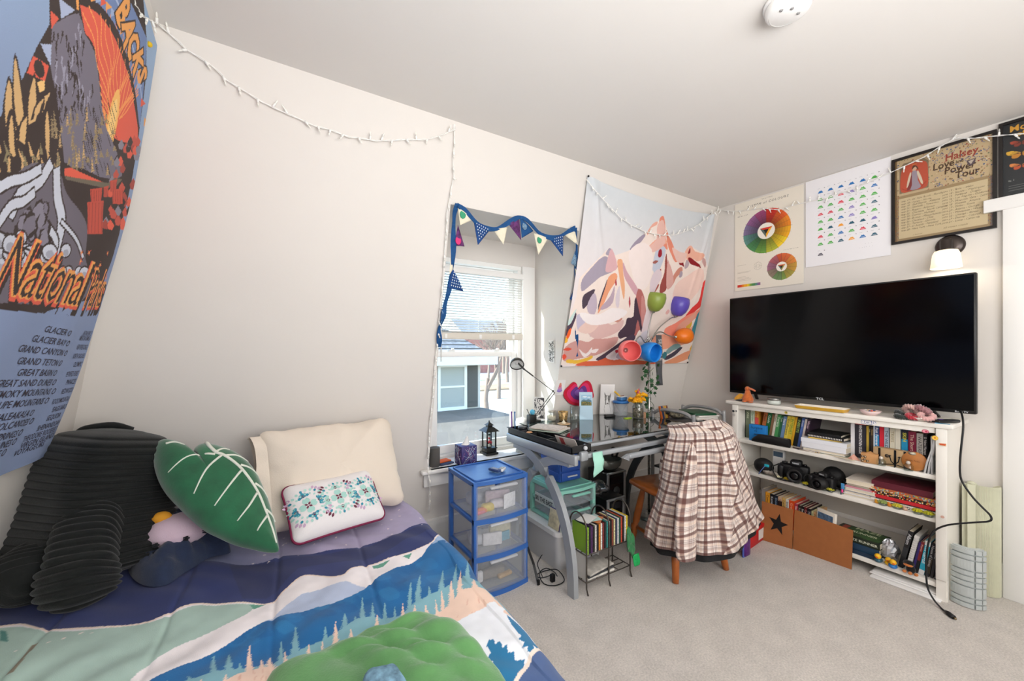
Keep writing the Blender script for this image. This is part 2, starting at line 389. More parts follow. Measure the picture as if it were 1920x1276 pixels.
# right wall, with the doorway at its near end
DY = 0.40
wr = MB(); wr.bb((XR, DY - .1, 0), (XR + .1, 2.75, CEIL), wallm); wr.bb((XR, YF, 2.03), (XR + .1, DY - .1, CEIL), wallm); wr.bb((XR, YF, 0), (XR + .1, -.62, 2.03), wallm)
wr.build('wall_right', kind='structure')
wf = MB(); wf.bb((-1.1, YF - .1, 0), (XR + .1, YF, CEIL), wallm); wf.build('wall_front', kind='structure')
tr = MB()   # door casing
tr.rbox((XR - .012, DY - .055, 1.015), (.024, .11, 2.03), trimm, .003); tr.rbox((XR - .012, -.67, 1.015), (.024, .11, 2.03), trimm, .003)
tr.rbox((XR - .014, -.14, 2.062), (.030, 1.21, .068), trimm, .004)
tr.build('trim_1', kind='structure')
dr = MB(); dr.bb((XR + .03, -.62, 0.01), (XR + .07, DY - .1, 2.03), trimm)
for y0, y1, z0, z1 in ((-.5, -.17, .2, .9), (-.09, .2, .2, .9), (-.5, -.17, 1.05, 1.9), (-.09, .2, 1.05, 1.9)): dr.rbox((XR + .028, (y0 + y1) / 2, (z0 + z1) / 2), (.012, y1 - y0, z1 - z0), trimm, .004)
dr.build('door_1', kind='structure')
bs = MB(); bs.bb((XR - .018, DY, 0), (XR, yback(0) - .005, .175), trimm); bs.rbox((XR - .014, (DY + yback(0)) / 2, .192), (.026, yback(0) - DY - .01, .034), trimm, .008); bs.build('baseboard_right', kind='structure')
bb_ = MB()
for z0, z1, o in ((0, .17, .018), (.17, .208, .026)):
    x0, x1 = xleft(0) + .02, XR - .03
    bb_.add([(x0, yback(z0) - o, z0), (x1, yback(z0) - o, z0), (x1, yback(z1) - o, z1), (x0, yback(z1) - o, z1), (x0, yback(z0), z0), (x1, yback(z0), z0), (x1, yback(z1), z1), (x0, yback(z1), z1)],
            [(0, 1, 2, 3), (7, 6, 5, 4), (2, 6, 7, 3), (0, 4, 5, 1), (1, 5, 6, 2), (3, 7, 4, 0)], trimm)
bb_.build('baseboard_back', kind='structure')

# window: jambs, two sashes with panes, stool and apron
win = thing('window_1', None, None, (0, 0, 0)); win['kind'] = 'structure'
fr = MB(); ys = YW - .005
fr.rbox((WX1 + .055, ys, (WZ0 + WZ1) / 2), (.11, .026, WZ1 - WZ0 - .002), trimm, .004)
fr.rbox((WX0 - .028, ys, (WZ0 + WZ1) / 2), (.055, .026, WZ1 - WZ0 - .004), trimm, .004)
fr.bb((WX1 - .03, YW + .012, WZ0 + .011), (WX1 - .001, YW + .12, WZ1 - .031), trimm); fr.bb((WX0 + .001, YW + .012, WZ0 + .011), (WX0 + .03, YW + .12, WZ1 - .031), trimm)
fr.bb((WX0, YW + .01, WZ0 - .03), (WX1, YW + .14, WZ0 + .01), trimm); fr.bb((WX0, YW + .01, WZ1 - .03), (WX1, YW + .12, WZ1), trimm)
fr.build('window_frame', win)
paneg = glass('window_glass', '#f4fafa', 0.12)
for nm, z0, z1, y in (('lower_sash', WZ0 + .01, 1.285, YW + .045), ('upper_sash', 1.245, WZ1 - .03, YW + .085)):
    s = MB(); x0, x1 = WX0 + .03, WX1 - .03; st = .045
    s.rbox((x0 + st / 2, y, (z0 + z1) / 2), (st, .032, z1 - z0), trimm, .004); s.rbox((x1 - st / 2, y, (z0 + z1) / 2), (st, .032, z1 - z0), trimm, .004)
    s.rbox(((x0 + x1) / 2, y, z1 - .021), (x1 - x0 - .08, .028, .038), trimm, .004); s.rbox(((x0 + x1) / 2, y, z0 + .031), (x1 - x0 - .08, .028, .056 if 'low' in nm else .038), trimm, .004)
    so = s.build(nm, win); g = MB(); g.bb((x0 + .03, y - .002, z0 + .03), (x1 - .03, y + .002, z1 - .02), paneg); g.build('pane', so)
lk = MB()
for x in (1.12, 1.48): lk.rbox((x, YW + .045, 1.291), (.05, .03, .012), trimm, .004); lk.rbox((x + .008, YW + .04, 1.302), (.016, .022, .012), trimm, .004)
lk.build('sash_lock', win)
sl = MB(); sl.rbox(((OX0 + OX1) / 2, (yback(.55) - .045 + YW + .03) / 2, OZ0 + .0), (OX1 - OX0 - .004, YW + .03 - yback(.55) + .045, .026), trimm, .005)
sl.rbox(((OX0 + OX1) / 2, yback(.55) - .027, OZ0), (OX1 - OX0 + .11, .045, .026), trimm, .008); sl.build('window_sill', win)
ap = MB(); ap.rbox(((OX0 + OX1) / 2, yback(.49) - .012, .488), (OX1 - OX0 + .06, .022, .085), trimm, .004); ap.build('apron', win)
# ================================================================== OUTSIDE THE WINDOW
def mat_o(n, c, r=0.8, **k): return mat(n, c, r, spec=0.2, **k)
sid = mat_o('pale_blue_siding', '#d8cfc4', noise=0.02, nscale=2); shing = mat_o('grey_shingles', '#8d8d8f', noise=0.25, nscale=8); dark = mat_o('slate_shutter', '#5b5955')
lowroof = mat_o('grey_low_roof', '#7a736a', noise=0.1, nscale=1.5); con = mat_o('pale_concrete', '#c6c1bb', noise=0.06, nscale=.6); grass = mat_o('winter_grass', '#a5a888', noise=0.2, nscale=.8)
bark = mat_o('bare_bark', '#8b7b70'); berm = mat_o('dry_soil', '#a88f74', noise=0.2, nscale=.7)
h = thing('neighbour_house', 'pale blue two storey house seen through the window, grey shingle roof', 'house', (4, 12, -3))
m = MB(); m.bb((-6, 0, 0), (2.28, 6, 4.1), sid)
for i in range(30): m.box((-1.9, -.005, .1 + i * .135), (8.3, .02, .012), sid)
m.build('siding_wall', h)
m = MB(); m.add([(-6.3, -.45, 4.05), (2.65, -.45, 4.05), (1.0, 2.6, 5.6), (-6.3, 2.6, 5.6), (2.65, 6.3, 4.05), (-6.3, 6.3, 4.05)], [(0, 1, 2, 3), (1, 4, 2), (2, 4, 5, 3)], shing)
for i in range(12):
    t = i / 12; m.add([(-6.3, -.45 + 3.05 * t - .02, 4.05 + 1.55 * t + .03), (2.65 - 1.65 * t, -.45 + 3.05 * t - .02, 4.05 + 1.55 * t + .03), (2.65 - 1.65 * t, -.45 + 3.05 * t - .02, 4.05 + 1.55 * t), (-6.3, -.45 + 3.05 * t - .02, 4.05 + 1.55 * t)], [(0, 1, 2, 3)], dark)
m.build('roof', h)
m = MB(); m.bb((-6.3, -.5, 3.80), (2.68, -.42, 4.07), trimm); m.bb((-6.3, -.45, 3.78), (2.6, 0, 3.82), trimm); m.build('fascia', h)
for k, x in enumerate((1.25, -2.2)):
    m = MB(); x0, x1, z0, z1 = x - .42, x + .42, 2.42, 3.72
    for a, b in (((x0 - .09, z0 - .1), (x0, z1 + .09)), ((x1, z0 - .1), (x1 + .09, z1 + .09)), ((x0, z0 - .1), (x1, z0)), ((x0, z1), (x1, z1 + .09)), ((x0, 3.05), (x1, 3.11))): m.bb((a[0], -.05, a[1]), (b[0], .0, b[1]), trimm)
    wo = m.build('window', h); g = MB(); g.bb((x0, -.02, z0), (x1, -.01, z1), mat('curtained_glass', '#a9aaa4', 0.3)); g.build('pane', wo)
    for s in (-1, 1): m = MB(); m.bb((x + s * .73 - .18, -.05, z0 - .05), (x + s * .73 + .18, -.01, z1 + .05), dark); m.build('shutter', h)
m = MB(); m.add([(-6, -5.2, 2.15), (3.1, -5.2, 2.15), (2.35, 0, 2.32), (-6, 0, 2.32), (-6, -5.2, 2.0), (3.1, -5.2, 2.0), (2.35, 0, 2.1), (-6, 0, 2.1)], [(0, 1, 2, 3), (0, 4, 5, 1), (1, 5, 6, 2), (4, 7, 6, 5)], lowroof); m.bb((-5.8, -4.9, 0), (2.3, 0, 2.0), sid); m.build('porch_roof', h)
g = MB(); g.bb((-60, 2.9, -3.1), (120, 140, -3.0), con); g.build('ground', kind='structure')
g = MB(); g.bb((8, 48, -3.0), (120, 57, -2.93), grass); g.bb((8, 80, -3.0), (120, 120, -2.9), grass); recentre(g.build('lawn', kind='stuff')); bpy.data.objects['lawn']['label'] = 'strip of winter grass beyond the street'
g = MB(); g.bb((8, 36, -3.0), (120, 41, -2.85), berm); g.build('kerb_verge', kind='structure')
def tree(loc, hgt, seed, label, group='bare trees beyond the street'):
    r = random.Random(seed); m = MB()
    def br(p, d, L, rad, lev):
        q = p + d * L; m.tube([p, (p + q) / 2 + Vector((r.uniform(-1, 1), r.uniform(-1, 1), 0)) * L * .05, q], [rad, rad * .85, rad * .62], bark, 5, cap=False)
        if lev == 0: return
        for _ in range(3 if lev > 1 else 4):
            nd = (d + Vector((r.uniform(-1, 1), r.uniform(-1, 1), r.uniform(-.25, .7))) * .75).normalized(); br(p + d * L * r.uniform(.55, 1), nd, L * r.uniform(.55, .8), rad * .55, lev - 1)
    br(Vector((0, 0, 0)), Vector((0, 0, 1)), hgt * .3, hgt * .022, 5)
    return m.build('bare_tree', loc=loc, label=label, cat='tree', group=group)
tree((11.5, 21, -3), 8.5, 1, 'tall leafless tree nearest the pale blue house', None)
tree((17.5, 30, -3), 10, 2, 'leafless trees across the street seen through the glass'); tree((27, 44, -3), 12, 3, 'leafless trees across the street seen through the glass')
tree((36, 60, -3), 14, 4, 'leafless trees across the street seen through the glass'); tree((44, 75, -3), 15, 5, 'leafless trees across the street seen through the glass')
hh = thing('brick_house', 'distant red brick house behind bare branches', 'house', (30, 64, -3)); m = MB(); m.bb((0, 0, 0), (10, 8, 7.5), mat_o('red_brick', '#a8756c', noise=.15, nscale=2)); m.build('wall', hh)
m = MB(); m.add([(-.5, -.5, 7.4), (10.5, -.5, 7.4), (10.5, 8.5, 7.4), (-.5, 8.5, 7.4), (-.5, 4, 9.8), (10.5, 4, 9.8)], [(0, 1, 5, 4), (2, 3, 4, 5), (1, 2, 5), (3, 0, 4)], shing); m.build('roof', hh)
# ================================================================== THE BED
BZ, BX0, BX1, BY0, BY1 = 0.50, -0.735, 0.67, -0.02, 2.36
bed = thing('bed', 'bed pushed into the corner under the sloping walls', 'bed', (0, 1.15, 0))
m = MB(); m.rbox((-.02, .02, .34), (1.30, 2.30, .24), mat('mattress_fabric', '#e9e5dd', .9), .05); m.build('mattress', bed)
m = MB(); m.rbox((-.02, .02, .15), (1.28, 2.26, .14), mat('box_spring', '#cfc8bd', .9), .02); m.build('box_spring', bed)
for sx in (-.6, .56):
    for sy in (-1.0, 1.05): m = MB(); m.bb((sx - .03, sy - .03, 0), (sx + .03, sy + .03, .08), mat('bed_leg', '#3a3330', .6)); m.build('leg', bed)
# comforter: width along the surface u (0 at the wall side), length v along Y
CW, CH = 1.72, 2.30
def bump2(x, y):
    return (0.010 * np.sin(3.1 * x + 1.7 * y + 1) + 0.007 * np.sin(9 * x - 5 * y) * np.sin(4 * y + 2) + 0.006 * np.sin(17 * x + 9 * y + 3 * np.sin(5 * y)) + 0.0045 * np.sin(38 * x + 6 * np.sin(7 * y)) * np.sin(11 * y + 3 * x))
def bedpt(U, V):
    """fn(U, V): the top is flat with soft folds, the last part rolls over the open side"""
    flat = BX1 - BX0 - .06; y = BY0 + V; R = .075
    wob = 0.012 * np.sin(5 * y) + 0.008 * np.sin(13 * y + 1)
    s = U - flat
    x = np.where(s < 0, BX0 + U, np.where(s < R * PI / 2, BX0 + flat + R * np.sin(np.clip(s, 0, R * PI / 2) / R), BX0 + flat + R + .18 * (s - R * PI / 2))) + np.where(s > -.3, wob * np.clip((s + .3) / .3, 0, 1), 0)
    z = np.where(s < 0, BZ, np.where(s < R * PI / 2, BZ - R + R * np.cos(np.clip(s, 0, R * PI / 2) / R), BZ - R - (s - R * PI / 2))) + bump2(x, y) * np.where(s < 0, 1, .6)
    far = np.clip((V - 2.16) / .14, 0, 1); z = z - .05 * far * far
    for sx in (-.52, -.23, .04, .33):   # quilted seams
        z = z - .006 * np.exp(-((x - sx - .02 * np.sin(4 * y)) / .008) ** 2)
    return x, y, z
cv = Canvas(CW, CH, 0.0033, '#a9a1bd')
def bp(pts, k=1.0, ox=0.0, oy=0.0):
    out = []
    for (u, v) in pts:
        p = atZ(ox + u / k, oy + v / k, BZ); out.append((p[0] - BX0, p[1] - BY0))
    return out
P0 = lambda p: bp(p); P1 = lambda p: bp(p, 2.473, 0, 760); P2 = lambda p: bp(p, 3.752, 420, 760); P3 = lambda p: bp(p, 2.595, 400, 980)
# evening sky: blue at the wall side turning lavender
uu = cv.U[None, :, None]; t = np.clip((uu - .45) / .5, 0, 1); cv.a[:] = np.array(lin('#4f6590')) * (1 - t) + np.array(lin('#aaa1bd')) * t
navyU = [(-200, 1205), (0, 1140), (60, 1100), (200, 1075), (330, 1060), (398, 1051), (445, 1053), (497, 1046), (532, 1037), (580, 1034), (612, 1028), (660, 1022), (686, 1014), (726, 1008), (761, 992), (777, 986), (793, 978), (812, 970), (860, 950)]
navyL = [(870, 975), (828, 989), (804, 1013), (793, 1021), (766, 1032), (745, 1038), (726, 1042), (697, 1053), (660, 1066), (644, 1080), (615, 1078), (590, 1076), (564, 1078), (529, 1100), (505, 1120), (465, 1124), (404, 1130), (364, 1136), (291, 1164), (235, 1176), (182, 1181), (133, 1181), (81, 1185), (40, 1178), (0, 1183), (-250, 1210)]
S = smooth_path
low = list(reversed(navyL))                               # from left to right
below = P0(S(low, 4) + [(1250, 1000), (1300, 1500), (-900, 1900), (-700, 1300)])
cv.poly(below, '#f0e9ea')                                 # everything nearer than the navy ridge starts as pale snow
cv.poly(P0(S(navyU, 4) + S(navyL, 4)), '#303a6b')
cv.poly(P0([(430, 1056), (600, 1036), (690, 1018), (800, 982), (815, 985), (700, 1040), (640, 1050), (560, 1060), (500, 1110), (455, 1118)]), '#2c3050', .55)
cv.poly(P0(S([(-300, 1230), (0, 1186), (81, 1188), (182, 1184), (291, 1167), (364, 1139), (404, 1133), (465, 1127), (478, 1126), (462, 1148), (420, 1170), (370, 1190), (330, 1208), (285, 1240), (240, 1285), (150, 1400), (-900, 1700)], 3)), '#a9c2b8')
cv.poly(P0([(468, 1127), (498, 1123), (475, 1136)]), '#5f9c86'); cv.poly(P0([(697, 1056), (728, 1045), (715, 1058), (700, 1061)]), '#5f9c86'); cv.poly(P0([(750, 1040), (767, 1034), (762, 1043)]), '#5f9c86')
cv.line(P0(S(low[:-6], 4)), .007, '#ecd9cb'); cv.line(P0(S(low[-9:-1], 4)), .004, '#ecd9cb')
cv.line(P0([(20, 1276), (45, 1240), (66, 1215)]), .012, '#8a7f6c'); cv.poly(P1([(0, 1060), (30, 1070), (40, 1115), (0, 1110)]), '#4f857e')
cv.poly(P3([(170, 515), (290, 455), (360, 380), (430, 330), (560, 300), (650, 290), (750, 315), (740, 335), (580, 390), (430, 440), (240, 490)]), '#b8c4dd')
mtn = [(-900, 1150), (-300, 780), (-60, 650), (40, 590), (170, 512), (240, 480), (330, 450), (430, 430), (500, 400), (580, 380), (660, 350), (740, 318), (800, 265), (880, 208), (950, 180), (1000, 150), (1045, 95), (1060, 80), (1110, 62), (1180, 100), (1500, 240), (1900, 600), (900, 1500)]
cv.poly(P3(mtn), '#2368a0')
cv.poly(P3([(1045, 100), (1062, 78), (1110, 25), (1190, 70), (1175, 100), (1110, 68)]), '#9fbadb')
keep_ = cv.a.copy(); blue_ = np.abs(cv.a - np.array(lin('#2368a0'))).sum(-1) < .01
for q in range(60):   # painterly lighter and darker washes on the blue slope
    r = random.Random(q); x = r.uniform(0, 1300); y = 480 - x * .33 + r.uniform(0, 130); cv.poly(P3(S([(x, y), (x + 60, y - 25), (x + 110, y + 5), (x + 50, y + 30)], 4, True)), r.choice(['#1a568c', '#2f7bb5', '#1d6199', '#3481b3']), .35)
cv.a[~blue_] = keep_[~blue_]
def fir(x, y, hgt, wid, col, seed, lean=0.0, sc=P3):
    """ragged conifer silhouette, tip above base, in sketch units"""
    r = random.Random(seed); n = max(5, int(hgt / 8)); L = [(x + lean, y - hgt)]; Rr = []
    for i in range(1, n + 1):
        t = i / n; w = wid * .5 * t ** .8 * r.uniform(.75, 1.15); yy = y - hgt * (1 - t); cxx = x + lean * (1 - t)
        L.append((cxx - w, yy + r.uniform(-2, 2))); L.append((cxx - w * .5, yy + hgt / n * .25))
        w2 = wid * .5 * t ** .8 * r.uniform(.75, 1.15); Rr.append((cxx + w2, yy + r.uniform(-2, 2))); Rr.append((cxx + w2 * .5, yy + hgt / n * .25))
    return cv.poly(sc(L + [(x, y + 6)] + Rr[::-1]), col)
TE, PE, DB = '#82b1bd', '#efd0bd', '#2a76a4'
tealtop = [(-700, 1080), (-200, 800), (0, 735), (130, 715), (240, 690), (330, 660), (450, 600), (540, 560), (620, 520), (700, 470), (800, 450), (900, 430), (980, 370), (1060, 330), (1130, 300), (1220, 240), (1300, 250), (1420, 330), (1600, 600), (600, 1300)]
cv.poly(P3(tealtop), TE)
for k, (x, y, hh_, w) in enumerate([(-420, 990, 90, 60), (-330, 930, 70, 50), (-230, 880, 100, 60), (-120, 820, 80, 50), (0, 750, 140, 50), (75, 740, 120, 70), (130, 740, 60, 40), (330, 700, 135, 55), (400, 680, 180, 75), (460, 650, 60, 40), (545, 620, 110, 55), (640, 580, 150, 80), (690, 560, 110, 50), (725, 520, 170, 55), (775, 500, 130, 45), (835, 470, 100, 40), (885, 460, 85, 30), (960, 420, 140, 50), (1000, 400, 165, 60), (1070, 380, 90, 50), (1125, 350, 150, 60), (1190, 330, 145, 60), (1250, 300, 150, 55), (1320, 310, 110, 50)]):
    fir(x, y, hh_, w, TE, k, lean=(-18 if x > 1000 else 0))
peach = [(-800, 1300), (-200, 950), (120, 745), (250, 700), (330, 700), (460, 680), (600, 640), (700, 590), (780, 545), (860, 520), (930, 470), (1000, 440), (1080, 410), (1150, 370), (1230, 310), (1340, 290), (1480, 420), (1500, 600), (900, 1200)]
cv.poly(P3(peach), PE)
for k, (x, y, hh_, w) in enumerate([(-150, 950, 120, 70), (-60, 880, 100, 60), (60, 830, 90, 60), (175, 800, 215, 75), (235, 760, 110, 60), (275, 740, 110, 80), (350, 740, 125, 50), (400, 720, 60, 40), (465, 720, 135, 80), (530, 680, 110, 50), (595, 670, 190, 65), (670, 630, 110, 60), (760, 590, 60, 40), (797, 600, 170, 55), (850, 560, 90, 60), (925, 520, 160, 45), (985, 480, 105, 60), (1050, 440, 70, 50), (1100, 420, 75, 30), (1130, 410, 100, 40), (1175, 400, 140, 60), (1215, 360, 145, 55), (1290, 330, 85, 60)]):
    fir(x, y, hh_, w, PE, 100 + k, lean=(-12 if x > 1000 else 0))
for q in range(90):
    r = random.Random(500 + q); x = r.uniform(100, 1400); y = 790 - (x - 100) * .36 + r.uniform(-10, 90)
    cv.line(P3([(x, y), (x + r.uniform(-8, 10), y - r.uniform(10, 30))]), .004, '#dba893', .5)
cv.poly(P3(S([(1150, 480), (1200, 450), (1300, 400), (1375, 355), (1400, 372), (1432, 372), (1420, 405), (1500, 420), (1640, 520), (1900, 620), (1700, 900), (1100, 900), (1080, 600)], 3)), '#edf0f6')
cv.poly(P3([(1432, 412), (1500, 450), (1560, 490), (1580, 515), (1622, 530), (1600, 550), (1610, 570), (1575, 560), (1590, 600), (1545, 605), (1550, 575), (1515, 590), (1530, 560), (1495, 550), (1510, 525), (1480, 500), (1455, 470), (1440, 440)]), DB)
cv.poly(P3([(1337, 590), (1345, 560), (1372, 556), (1380, 580), (1400, 562), (1420, 590), (1440, 575), (1447, 610), (1478, 600), (1485, 640), (1535, 630), (1530, 680), (1500, 720), (1470, 780), (1440, 800), (1380, 720), (1400, 700), (1352, 690), (1375, 665), (1345, 640), (1360, 615)]), DB)
cv.poly(P3(S([(1465, 800), (1500, 740), (1540, 680), (1570, 610), (1622, 552), (1700, 600), (1780, 690), (1900, 768), (2300, 1100), (1700, 1300)], 3)), '#4c6390')
cv.line(P3(S([(1465, 800), (1500, 740), (1540, 680), (1570, 610), (1618, 555), (1660, 570)], 4)), .011, '#eedfd2')
# stars
for q in range(130):
    r = random.Random(900 + q); u = r.uniform(.02, 1.5); v = r.uniform(1.55, 2.25)
    yedge = None; R_ = r.uniform(.003, .008); a0 = r.uniform(0, 6)
    px = np.array([BX0 + u, BY0 + v]); ok = cv.mask([(u - .02, v - .02), (u + .02, v - .02), (u + .02, v + .02), (u - .02, v + .02)])
    if ok is None: continue
    c0 = cv.a[ok[0], ok[1]][ok[2]].mean(0)
    if abs(c0[2] - c0[0]) > .05 and c0[2] > .2 and c0[0] < .45:
        cv.poly([(u + (R_ if k % 2 == 0 else R_ * .45) * math.cos(a0 + k * PI / 5), v + (R_ if k % 2 == 0 else R_ * .45) * math.sin(a0 + k * PI / 5)) for k in range(10)], '#efe2dc')
cv.mottle(.10, 26, 5)
cloth_p = print_mat('printed_cotton', .85, bump=.25, bscale=500, sheen=.1)
co = cv.mesh('comforter', bedpt, cloth_p, label='comforter on the bed printed with layered blue mountains, peach fir trees and a starry sky', cat='comforter')
m_ = co.modifiers.new('thick', 'SOLIDIFY'); m_.thickness = .02; m_.offset = -1

# ---- cushions
def puff(out, thick, m, ring=14, power=2.6, seams=None, flat_back=.8):
    """cushion from an outline in local xy (star-shaped about its centre), bulging in z"""
    c = np.mean(np.array(out), 0); n = len(out); mb = MB()
    for s in (1, -flat_back):
        P = []
        for i in range(ring + 1):
            t = i / ring; r = math.sin(t * PI / 2)
            hgt = thick / 2 * (max(0, 1 - r ** power)) ** .55
            P.append([(c[0] + (o[0] - c[0]) * r, c[1] + (o[1] - c[1]) * r, s * hgt) for o in out])
        mb.grid(P if s < 0 else [row[::-1] for row in P], m, True, True)
    def hfun(x, y, s=1):
        a = math.atan2(y - c[1], x - c[0]); best = None
        for i in range(n):
            p, q = np.array(out[i]) - c, np.array(out[(i + 1) % n]) - c; d = np.array([math.cos(a), math.sin(a)])
            det = d[0] * (-(q - p)[1]) - d[1] * (-(q - p)[0])
            if abs(det) < 1e-12: continue
            tt = (p[0] * (-(q - p)[1]) - p[1] * (-(q - p)[0])) / det; w = (d[0] * p[1] - d[1] * p[0]) / det
            if tt > 0 and -1e-6 <= w <= 1 + 1e-6: best = tt if best is None else min(best, tt)
        r = min(1, math.hypot(x - c[0], y - c[1]) / best) if best else 0
        return s * thick / 2 * (max(0, 1 - r ** power)) ** .55
    return mb, hfun
def rrect(w, h, r, n=6, pinch=0.0, seg=8):
    pts = []
    for cx_, cy_, a in ((w / 2 - r, h / 2 - r, 0), (-w / 2 + r, h / 2 - r, 90), (-w / 2 + r, -h / 2 + r, 180), (w / 2 - r, -h / 2 + r, 270)):
        for k in range(n + 1):
            b = math.radians(a + 90 * k / n); pts.append((cx_ + r * math.cos(b), cy_ + r * math.sin(b)))
    o = []
    for i, p in enumerate(pts):
        q = pts[(i + 1) % len(pts)]; d = math.hypot(q[0] - p[0], q[1] - p[1]); k = max(1, int(d / .02))
        for j in range(k): o.append((p[0] + (q[0] - p[0]) * j / k, p[1] + (q[1] - p[1]) * j / k))
    if pinch:
        o = [(x * (1 - pinch * (1 - (2 * abs(y) / h) ** 2)), y * (1 - pinch * (1 - (2 * abs(x) / w) ** 2))) for x, y in o]
    return o
def wrinkle(o, amp, sc, seed=0, mode='CLOUDS'):
    t = bpy.data.textures.new('folds', 'CLOUDS'); t.noise_scale = sc; t.noise_depth = 2
    d = o.modifiers.new('folds', 'DISPLACE'); d.texture = t; d.strength = amp; d.mid_level = .5; d.texture_coords = 'LOCAL'; return o
# cream pillow leaning on the wall
A = atZ(520, 1002, .52); B = atZ(757, 940, .52); mid = (A + B) / 2; T1 = atB(462, 806, .10); T2 = atB(733, 786, .10)
w1 = float(np.linalg.norm(B - A)); up = (T1 + T2) / 2 - mid; hgt = float(np.linalg.norm(up))
print('cream', A, B, T1, T2, w1, hgt)
creamm = mat('cream_cotton', '#e6dacb', .9, bump=.2, bscale=250, sheen=.1)
Mc = frame_M(Vector(mid) + Vector(up) / 2 + Vector((0, .0, 0)), B - A, up)
w1 *= 1.10; pm, hf = puff(rrect(w1, hgt, .05, pinch=.03), .17, creamm)
th = thing('bed_pillow', 'large plain cream pillow leaning on the wall at the head of the bed', 'pillow', Mc.translation); 
pm.M = None; ob = pm.build('pillow_body', th); ob.matrix_local = Matrix(Mc.to_3x3().to_4x4()); wrinkle(ob, .045, .13)
# open end of the pillow case, a loose hem with folds
hem = MB(); P = []
for i in range(7):
    t = i / 6; row = []
    for j in range(60):
        a = 2 * PI * j / 60; f = 1 + .05 * math.sin(7 * a) * t; row.append((-w1 / 2 + .03 - .055 * t + .012 * t * math.sin(3 * a), (hgt / 2 - .02) * math.sin(a) * (1 - .0 * t) * f, (.05 + .012 * math.sin(9 * a) * t) * math.cos(a)))
    P.append(row)
hem.grid(P, creamm, True, True); ho = hem.build('case_hem', th); ho.matrix_local = Matrix(Mc.to_3x3().to_4x4())
# white embroidered cushion
A = atZ(540, 1026, .53); B = atZ(715, 972, .53); T1 = atY(531, 915, (A[1] + 2.12) / 2 + .02); T2 = atY(705, 878, (B[1] + 2.2) / 2)
mid = (A + B) / 2; up = (T1 + T2) / 2 - mid; w2 = float(np.linalg.norm(B - A)) * 1.02; h2 = float(np.linalg.norm(up))
print('emb', A, B, T1, T2, w2, h2)
Me = frame_M(Vector(mid) + Vector(up) / 2, B - A, up); Re = Matrix(Me.to_3x3().to_4x4())
th = thing('throw_pillow', 'small white oblong cushion embroidered with three flower wheels and edged in wine red', 'cushion', Me.translation)
whc = mat('white_cotton', '#eeeaea', .9, bump=.2, bscale=300, sheen=.1); outl = rrect(w2, h2, .035, pinch=.035)
pm, hf = puff(outl, .12, whc); ob = pm.build('pillow_body', th); ob.matrix_local = Re
pt = MB(); pt.tube([(x, y, 0) for x, y in outl], .006, mat('wine_piping', '#7d1f45', .8), 6, closed=True); po = pt.build('piping', th); po.matrix_local = Re
em = MB(); tealm, winem, mintm, lil = mat('teal_thread', '#2d8fa8', .7), mat('wine_thread', '#6d2f45', .7), mat('mint_thread', '#a9d6cd', .7), mat('lilac_thread', '#c9a9c6', .7)
def petal(cx_, cy_, ang, r0, r1, w, m):
    d = (math.cos(ang), math.sin(ang)); nn = (-d[1], d[0]); pts = []
    for k in range(9):
        t = k / 8; ww = w * math.sin(PI * t) ** .8; pts.append((cx_ + d[0] * (r0 + (r1 - r0) * t) + nn[0] * ww / 2, cy_ + d[1] * (r0 + (r1 - r0) * t) + nn[1] * ww / 2))
    for k in range(7, 0, -1):
        t = k / 8; ww = w * math.sin(PI * t) ** .8; pts.append((cx_ + d[0] * (r0 + (r1 - r0) * t) - nn[0] * ww / 2, cy_ + d[1] * (r0 + (r1 - r0) * t) - nn[1] * ww / 2))
    em.add([(x, y, hf(x, y) + .0018) for x, y in pts], [tuple(range(len(pts)))], m)
for k, cx_ in enumerate((-w2 * .31, 0, w2 * .31)):
    a0 = 0.25 if k != 1 else .1; s = h2 * .30
    for q in range(24): petal(cx_, 0, a0 + q * 2 * PI / 24, s * .80, s * .98, .010, mintm if q % 3 else tealm)
    for q in range(18): petal(cx_, 0, a0 + q * 2 * PI / 18, s * .60, s * .74, .008, mintm)
    for q in range(4):
        a = a0 + q * PI / 2
        for dd in (-.34, -.17, .0, .17, .34): petal(cx_ + 0, 0, a + dd, s * .52, s * (.86 - abs(dd) * .5), .012, tealm if k != 1 else mintm)
        petal(cx_, 0, a, s * .50, s * .70, .013, winem); petal(cx_, 0, a + .2, s * .12, s * .45, .02, mintm); petal(cx_, 0, a - .2, s * .12, s * .45, .02, mintm)
        for dd in (-.16, 0, .16): petal(cx_, 0, a + PI / 4 + dd, s * .95, s * 1.18, .010, winem if k == 1 else lil)
        petal(cx_, 0, a + PI / 4, s * .02, s * .2, .008, winem)
eo = em.build('embroidery', th); eo.matrix_local = Re
# leaf cushion
def planepts(px, p0, n):
    out = []
    for u, v in px:
        d = ray(u, v); t = np.dot(n, p0 - EY) / np.dot(n, d); out.append(EY + d * t)
    return out
p0 = atZ(512, 1028, .57); nL = np.array([.10, -.72, .68]); nL = nL / np.linalg.norm(nL)
lo = [(288, 838), (300, 824), (320, 825), (340, 832), (356, 846), (372, 858), (384, 868), (372, 856), (363, 846), (372, 836), (388, 833), (410, 838), (437, 848), (462, 866), (480, 888), (495, 920), (506, 950), (515, 985), (521, 1020), (521, 1036), (500, 1037), (470, 1030), (440, 1022), (410, 1008), (385, 995), (360, 975), (335, 950), (312, 925), (297, 900), (288, 870)]
pw = planepts(lo, p0, nL); cL = sum(pw) / len(pw); ML = frame_M(cL, (1, 0.05, 0), np.cross(nL, (1, 0.05, 0))); iL = ML.inverted()
out = [tuple((iL @ Vector(p))[:2]) for p in pw]; out = [q[:2] for q in smooth_path([(a, b, 0) for a, b in out], 3, True)]
